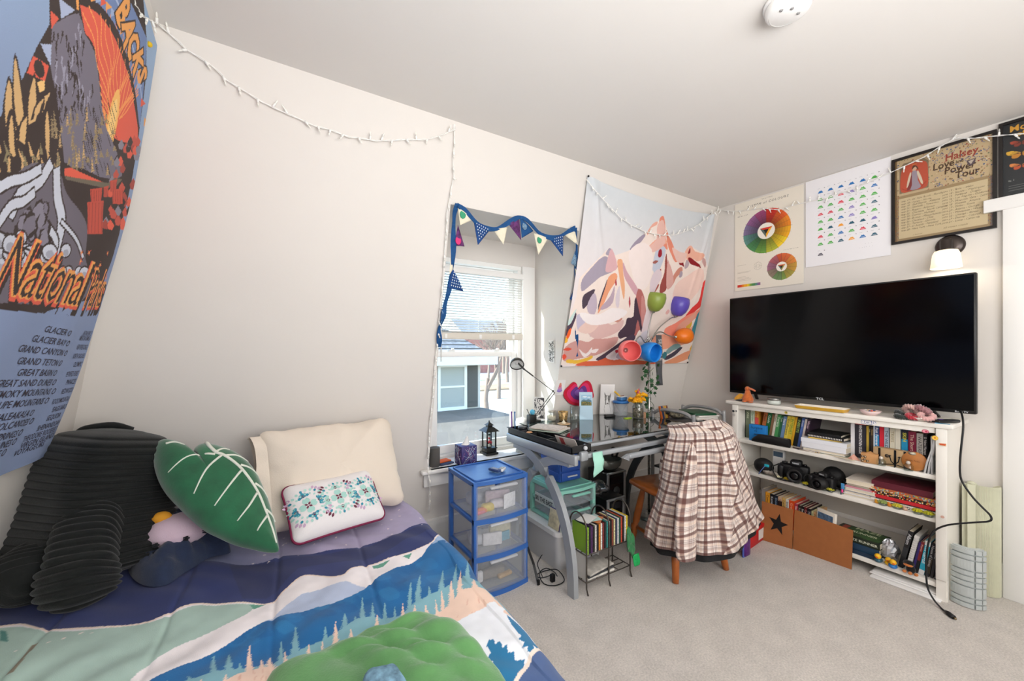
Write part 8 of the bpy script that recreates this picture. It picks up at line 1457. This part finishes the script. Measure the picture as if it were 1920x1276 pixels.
t = thing('felt_hat', 'folded green felt hat with a bright green leaf beside the wire rack', 'hat', (1.775, 1.60, .20)); gf1 = mat('green_felt', '#2f7a48', .85, noise=.15, nscale=30, sheen=.3); b = MB(); b.grid([[(.028 * s * math.cos(a) * (1 + .3 * math.sin(2 * a)), -.04 + .02 * s * math.sin(a), -.0 + .07 * s * math.sin(a) + .015 * math.sin(5 * a) * s) for a in np.linspace(0, 2 * PI, 30)[:-1]] for s in np.linspace(0, 1, 8)], gf1, True, True); ob = b.build('felt_brim', t); q = ob.modifiers.new('t', 'SOLIDIFY'); q.thickness = .012
b = MB(); b.grid([[(.012 + .026 * s * math.cos(a), -.075 + .004 * math.sin(3 * a), -.085 + .045 * s * math.sin(a) * (1 + .2 * math.cos(2 * a))) for a in np.linspace(0, 2 * PI, 20)[:-1]] for s in np.linspace(0, 1, 6)], mat('bright_green', '#1fb05c', .6), True, True); ob = b.build('leaf', t); q = ob.modifiers.new('t', 'SOLIDIFY'); q.thickness = .004
# stereo and what sits behind
sl = mat('silver_plastic', '#9fa1a3', .3, .5)
def stereo(lab, x, y, w, d, h, nm='stereo'):
    t = thing(nm, lab, nm, (x, y, 0)); b = MB(); b.rbox((0, 0, h / 2), (w, d, h), blp, .008); b.build('cabinet', t); b = MB()
    for s in (-1, 1): b.rbox((s * (w / 2 - .012), -d / 2 - .004, h / 2), (.022, .014, h), sl, .006)
    b.rbox((0, -d / 2 - .004, h - .008), (w, .014, .014), sl, .004); b.build('silver_trim', t)
    for z_, r_ in ((h * .30, w * .28), (h * .62, w * .16)): b = MB(); b.lathe([(r_, 0), (r_, .006), (r_ * .85, .008), (r_ * .4, .002), (r_ * .3, .008), (.0001, .009)], dgm, 26, M=frame_M((0, -d / 2 - .002, z_), (1, 0, 0), (0, 0, 1))); b.build('dial', t)
    b = MB(); b.bb((-w * .3, -d / 2 - .006, h * .76), (w * .3, -d / 2 - .003, h * .90), mat('deck_window', '#1b1c20', .15)); b.build('display', t)
stereo('silver edged black stereo tower under the desk, behind the wire rack', 2.02, 2.02, .17, .24, .30); stereo('black speaker with silver edges on the floor at the back, right of the stereo', 2.26, 2.22, .20, .2, .38, 'speaker')
b = MB(); ob = b.ball((0, 0, .04), (.10, .08, .04), glass('crinkled_plastic', '#f4f6f8', .9, .12), 30).build('plastic_bag', loc=(1.94, 2.02, .306), label='crinkled clear plastic bag on top of the stereo tower', cat='bag'); wrinkle(ob, .06, .035)
bo = thing('glass_bowl', 'smoky glass bowl shaped ornament with dark knobs on the back speaker', 'ornament', (2.24, 2.17, .386)); b = MB(); b.lathe([(.0001, 0), (.05, .006), (.085, .04), (.095, .085), (.088, .085), (.07, .045), (.0001, .02)], mat('smoky_grey', '#6e6c66', .2, trans=.25), 30); b.build('bowl_body', bo)
for a in (2.6, .6, .1): b = MB(); b.tube([(.08 * math.cos(a), .06 * math.sin(a), .08), (.11 * math.cos(a), .08 * math.sin(a), .125)], .008, blp, 8); b.ball((.115 * math.cos(a), .085 * math.sin(a), .13), .02, blp, 10); b.build('knob', bo)
# cables on the carpet
cp = atZ(1036, 1090, 0); t = thing('charger', 'black charger with a coiled cable on the carpet beside the blue tower', 'charger', (cp[0], cp[1], 0)); b = MB(); b.rbox((0, 0, .022), (.026, .022, .042), blp, .004); b.build('adapter', t); b = MB(); b.tube(smooth_path([(0, 0, .04), (-.06, .02, .03), (-.05, .09, .008), (.03, .10, .006), (.075, .05, .02), (.06, -.03, .006), (-.01, -.045, .006), (-.06, .0, .008), (-.04, .07, .025), (.02, .085, .03), (.06, .06, .008), (.05, .02, .006)], 6), .0028, crd, 6); b.tube(smooth_path([(-.03, .05, .01), (-.045, .08, .07), (-.04, .06, .12), (-.02, .07, .125)], 5), .0024, crd, 6); b.build('cable', t)
p0_, p1_ = Vector(atZ(1009, 1096, 0)), Vector(atZ(993, 1040, .12)); t = thing('strap', 'black strap with a clip hanging beside the blue tower', 'strap', tuple(p0_)); b = MB(); b.strip([(0, 0, .012), (p1_ - p0_) * .5 + Vector((0, 0, .03)), Vector((1.27, 1.86, .19)) - p0_], .014, .003, blp, side=(1, 0, .2)); b.build('webbing', t); b = MB(); b.rbox((.0, -.004, .016), (.016, .010, .03), blp, .003); b.build('clip', t)
# red shoe box, bottle by the chair
t = thing('shoe_box', 'red shoe box with a white label on the carpet between chair and bookcase', 'box', (2.78, 1.46, 0), .1); b = MB(); b.rbox((0, 0, .05), (.28, .17, .10), mat('red_card', '#c01a20', .5), .003); b.build('box_body', t); b = MB(); b.rbox((0, 0, .104), (.29, .18, .022), mat('red_card', '#c01a20', .5), .003); b.build('lid', t); b = MB(); b.bb((.03, -.0865, .02), (.12, -.0855, .085), mat('label_white', '#dfdbd6', .6)); b.build('label', t)
bp2 = atZ(1405, 1044, 0); t = thing('gel_pack', 'purple and blue translucent pouch standing by the chair leg', 'pouch', (bp2[0], bp2[1] + .02, 0)); b = MB(); b.rbox((0, 0, .085), (.072, .03, .17), mat('purple_gel', '#6a2c86', .25, noise=.5, nscale=12, trans=.2), .014); b.build('pouch_body', t); b = MB(); b.rbox((0, 0, .085), (.080, .012, .178), mat('blue_film', '#5a6ac0', .3), .005); b.build('rim', t)

# ------------------------------------------------------------------ wooden chair and the plaid overshirt
wo = mat('honey_wood', '#a85a22', .35, noise=.25, nscale=14, coat=.3); chx, chy, rzc = 2.175, 1.55, math.radians(-11)
ch = thing('chair', 'honey brown wooden chair with turned legs under the plaid overshirt', 'chair', (chx, chy, 0), rzc)
b = MB(); sp_ = [(x * .205, y * .21, 0) for x, y in ((-1, .7), (-.85, 1), (0, 1.06), (.85, 1), (1, .7), (1, -.2), (.8, -.85), (0, -1.05), (-.8, -.85), (-1, -.2))]; so_ = [p[:2] for p in smooth_path(sp_, 5, True)]
b.grid([[(x * s, y * s, z_) for x, y in so_] for s, z_ in ((.02, .425), (.93, .425), (1.0, .437), (1.0, .452), (.96, .460), (.5, .452), (.02, .451))], wo, True, True); b.build('seat', ch)
prof = [(.0001, 0), (.017, 0), (.019, .03), (.021, .10), (.022, .13), (.017, .14), (.024, .155), (.024, .17), (.016, .18), (.021, .20), (.022, .28), (.019, .36), (.014, .42), (.012, .44)]
for sx, sy in ((-1, 1), (1, 1), (-1, -1), (1, -1)):
    top = Vector((sx * .13, sy * .135, .43)); bot = Vector((sx * .19, sy * .20, 0)); M_ = Matrix.Translation(bot) @ (top - bot).to_track_quat('Z', 'Y').to_matrix().to_4x4(); b = MB(); b.lathe(prof, wo, 16, M=M_); b.build('leg', ch)
for s in (-1, 1): b = MB(); b.tube([(s * .168, .178, .16), (s * .168, 0, .16), (s * .168, -.178, .16)], [.009, .014, .009], wo, 10); b.build('stretcher', ch)
b = MB(); b.tube([(-.168, 0, .16), (0, 0, .16), (.168, 0, .16)], [.009, .014, .009], wo, 10); b.build('stretcher', ch)
rail = [(.07 + .185 * math.cos(a), -.06 - .145 * math.sin(a) - .03,   .745 + .01 * math.sin(a)) for a in np.linspace(.35, PI - .35, 15)]
b = MB(); b.strip(rail, .075, .022, wo, side=(0, 0, 1)); b.build('top_rail', ch)
for k in range(1, 6):
    a = .35 + (PI - .7) * k / 6; b = MB(); b.tube([(.165 * math.cos(a), -.03 - .16 * math.sin(a), .455), (.07 + .175 * math.cos(a), -.08 - .145 * math.sin(a), .74)], .008, wo, 8); b.build('spindle', ch)
for s in (-1, 1): b = MB(); b.tube([(s * .155, -.09, .455), (.07 + s * .17, -.13, .76)], .013, wo, 10); b.build('back_post', ch)
# overshirt: pattern canvas over a draped surface; u round the back of the chair, v down from the collar
SW, SH = 1.18, .98; c = Canvas(SW, SH, .0035, '#ebe0d9'); brn, tan = '#5c342e', '#9c6a5a'
def plaid(c, P=.086):
    u = c.U[None, :]; v = c.V[:, None]; base_ = c.a
    for (arr, sh) in ((u, (1, c.nx)), (v, (c.ny, 1))):
        f = np.mod(arr, P)
        for lo_, hi_, col, al in ((0, .019, brn, .82), (.034, .044, tan, .3), (.044, .0475, brn, .6), (.052, .0555, brn, .6), (.060, .0635, brn, .5), (.068, .079, '#d9b79a', .3), (.082, .0845, tan, .5)):
            m_ = ((f >= lo_) & (f < hi_)).astype(float)[..., None] * al; base_[:] = base_ * (1 - m_) + np.array(lin(col)) * m_
    base_ *= (1 + .10 * (RNG.rand(c.ny, c.nx, 1) - .5)); return c
plaid(c)
c2 = c.a.copy(); an_ = math.radians(17); UU, VV = np.meshgrid(c.U, c.V); ru = np.mod(UU * math.cos(an_) + VV * math.sin(an_), SW - .02); rv = np.mod(-UU * math.sin(an_) + VV * math.cos(an_), SH - .02)
rot_ = c2[(rv / .0035).astype(int), (ru / .0035).astype(int)]; edge = SW * .60 - (SH - VV) * .28; sel = UU > edge; c.a[sel] = rot_[sel]
def lerp_tab(t, tab): xs = [a for a, _ in tab]; return np.interp(t, xs, [b_ for _, b_ in tab])
def shirt(U, V):
    s = 1 - V / SH                                  # 0 at the collar, 1 at the hem
    a = (U / SW - .5) * 2                           # -1 .. 1 from the left side round to the right side
    rx = lerp_tab(s, [(0, .17), (.06, .215), (.2, .25), (.5, .30), (.8, .36), (1, .40)]); ry = lerp_tab(s, [(0, .12), (.06, .18), (.2, .21), (.5, .235), (.8, .26), (1, .275)])
    th_ = np.radians(12 + a * 100); fold = np.sin(th_ * 6 + 1.5 * s + .8) * .014 * s ** .8 + np.sin(th_ * 17 - 3 * s) * .009 * s + .012 * np.sin(th_ * 4 + 9 * s) * s
    # a sharp lapel fold running from the collar down to the left
    lap = np.exp(-((th_ + .35 - 1.0 * (s - .15)) / .10) ** 2) * .050 * np.clip(1 - abs(s - .35) * 2, 0, 1)
    lap2 = np.exp(-((th_ - .25 + .5 * s) / .07) ** 2) * .034 * np.clip(s * 3, 0, 1) * np.clip(1.3 - s, 0, 1)
    rr = 1 + fold / .3 + (lap + lap2) / .3
    x = np.sin(th_) * rx * rr; y = -np.cos(th_) * ry * rr - .045
    ztop = .872 - .035 * (np.sin(th_)) ** 2 + .014 * np.exp(-((th_ - .75) / .35) ** 2) - .015 * np.exp(-((th_ + .1) / .2) ** 2)
    zbot = lerp_tab(th_, [(-2, .26), (-1.2, .20), (-.55, .19), (-.25, .20), (.1, .21), (.6, .25), (1.2, .29), (2, .36)])
    z = ztop + (zbot - ztop) * s; tuck = np.clip(.06 - s, 0, .06) / .06; y = y + tuck * .07; z = z + .012 * np.sin(tuck * PI) + fold * .2
    cr, sr = math.cos(rzc), math.sin(rzc); return chx + .085 + x * cr - y * sr, chy - .045 + x * sr + y * cr, z
sh = thing('overshirt', 'brown and cream plaid overshirt draped over the back of the wooden chair', 'shirt', (0, 0, 0)); pm_ = print_mat('woven_plaid', .9, bump=.35, bscale=400, sheen=.15)
ob = c.mesh('shirt_body', shirt, pm_, parent=sh); q = ob.modifiers.new('t', 'SOLIDIFY'); q.thickness = .006; q.offset = 0
lin_ = mat('black_lining', '#161618', .8, bump=.5, bscale=90); b = MB(); P = []
for s in np.linspace(.45, 1.045, 8):
    V_ = np.full(60, SH * (1 - s)); U_ = np.linspace(.02, SW - .02, 60); X_, Y_, Z_ = shirt(U_, V_); cx_, cy_ = chx + .07, chy - .08; P.append([(cx_ + (x - cx_) * .95, cy_ + (y - cy_) * .95, z_ - (.012 if s > 1 else 0)) for x, y, z_ in zip(X_, Y_, Z_)])
b.grid(P, lin_, True); b.build('lining', sh)
def patch(name, w, h, path, wid, thick, rot=0.0):
    """plaid sleeve: flattened tube along path"""
    c = Canvas(w, h, .004, '#ebe0d9'); plaid(c); Pp = [Vector(p) for p in smooth_path(path, 8)]; n = len(Pp)
    def fn(U, V):
        t_ = (1 - V / h) * (n - 1.001); i = np.clip(t_.astype(int), 0, n - 2); f = t_ - i; A = np.array([tuple(p) for p in Pp]); C_ = A[i] * (1 - f)[..., None] + A[i + 1] * f[..., None]
        a = U / w * 2 * PI + rot; W_ = np.interp(1 - V / h, [0, .5, .9, 1], wid); cr_ = 1 + .10 * np.sin(22 * (1 - V / h) + 2 * a) * .5; return C_[..., 0] + np.cos(a) * W_ * cr_, C_[..., 1] + np.sin(a) * W_ * thick * cr_, C_[..., 2] + .006 * np.sin(30 * (1 - V / h) + a)
    return c.mesh(name, fn, pm_, parent=sh)
G_ = lambda u, v, y: tuple(atY(u, v, y))
patch('sleeve', .30, .62, [G_(1300, 822, 1.37), G_(1295, 880, 1.33), G_(1288, 950, 1.30), G_(1286, 1005, 1.27), G_(1288, 1048, 1.25)], [.02, .085, .075, .060], .42)
patch('sleeve', .30, .45, [G_(1262, 825, 1.55), G_(1250, 855, 1.56), G_(1247, 890, 1.55), G_(1248, 915, 1.52)], [.015, .05, .045, .03], .5)
c = Canvas(.42, .07, .0035, '#ebe0d9'); plaid(c)
def collar(U, V): a = (U / .42 - .5) * 2.0; q = V / .07; x = np.sin(a) * (.15 + .03 * (1 - q)); y = -.20 * np.cos(a) + .02 - .03 * (1 - q); z = .888 - .05 * (1 - q) - .03 * a * a; cr, sr = math.cos(rzc), math.sin(rzc); return chx + .09 + x * cr - y * sr, chy - .045 + x * sr + y * cr, z
ob = c.mesh('collar', collar, pm_, parent=sh); q = ob.modifiers.new('t', 'SOLIDIFY'); q.thickness = .005
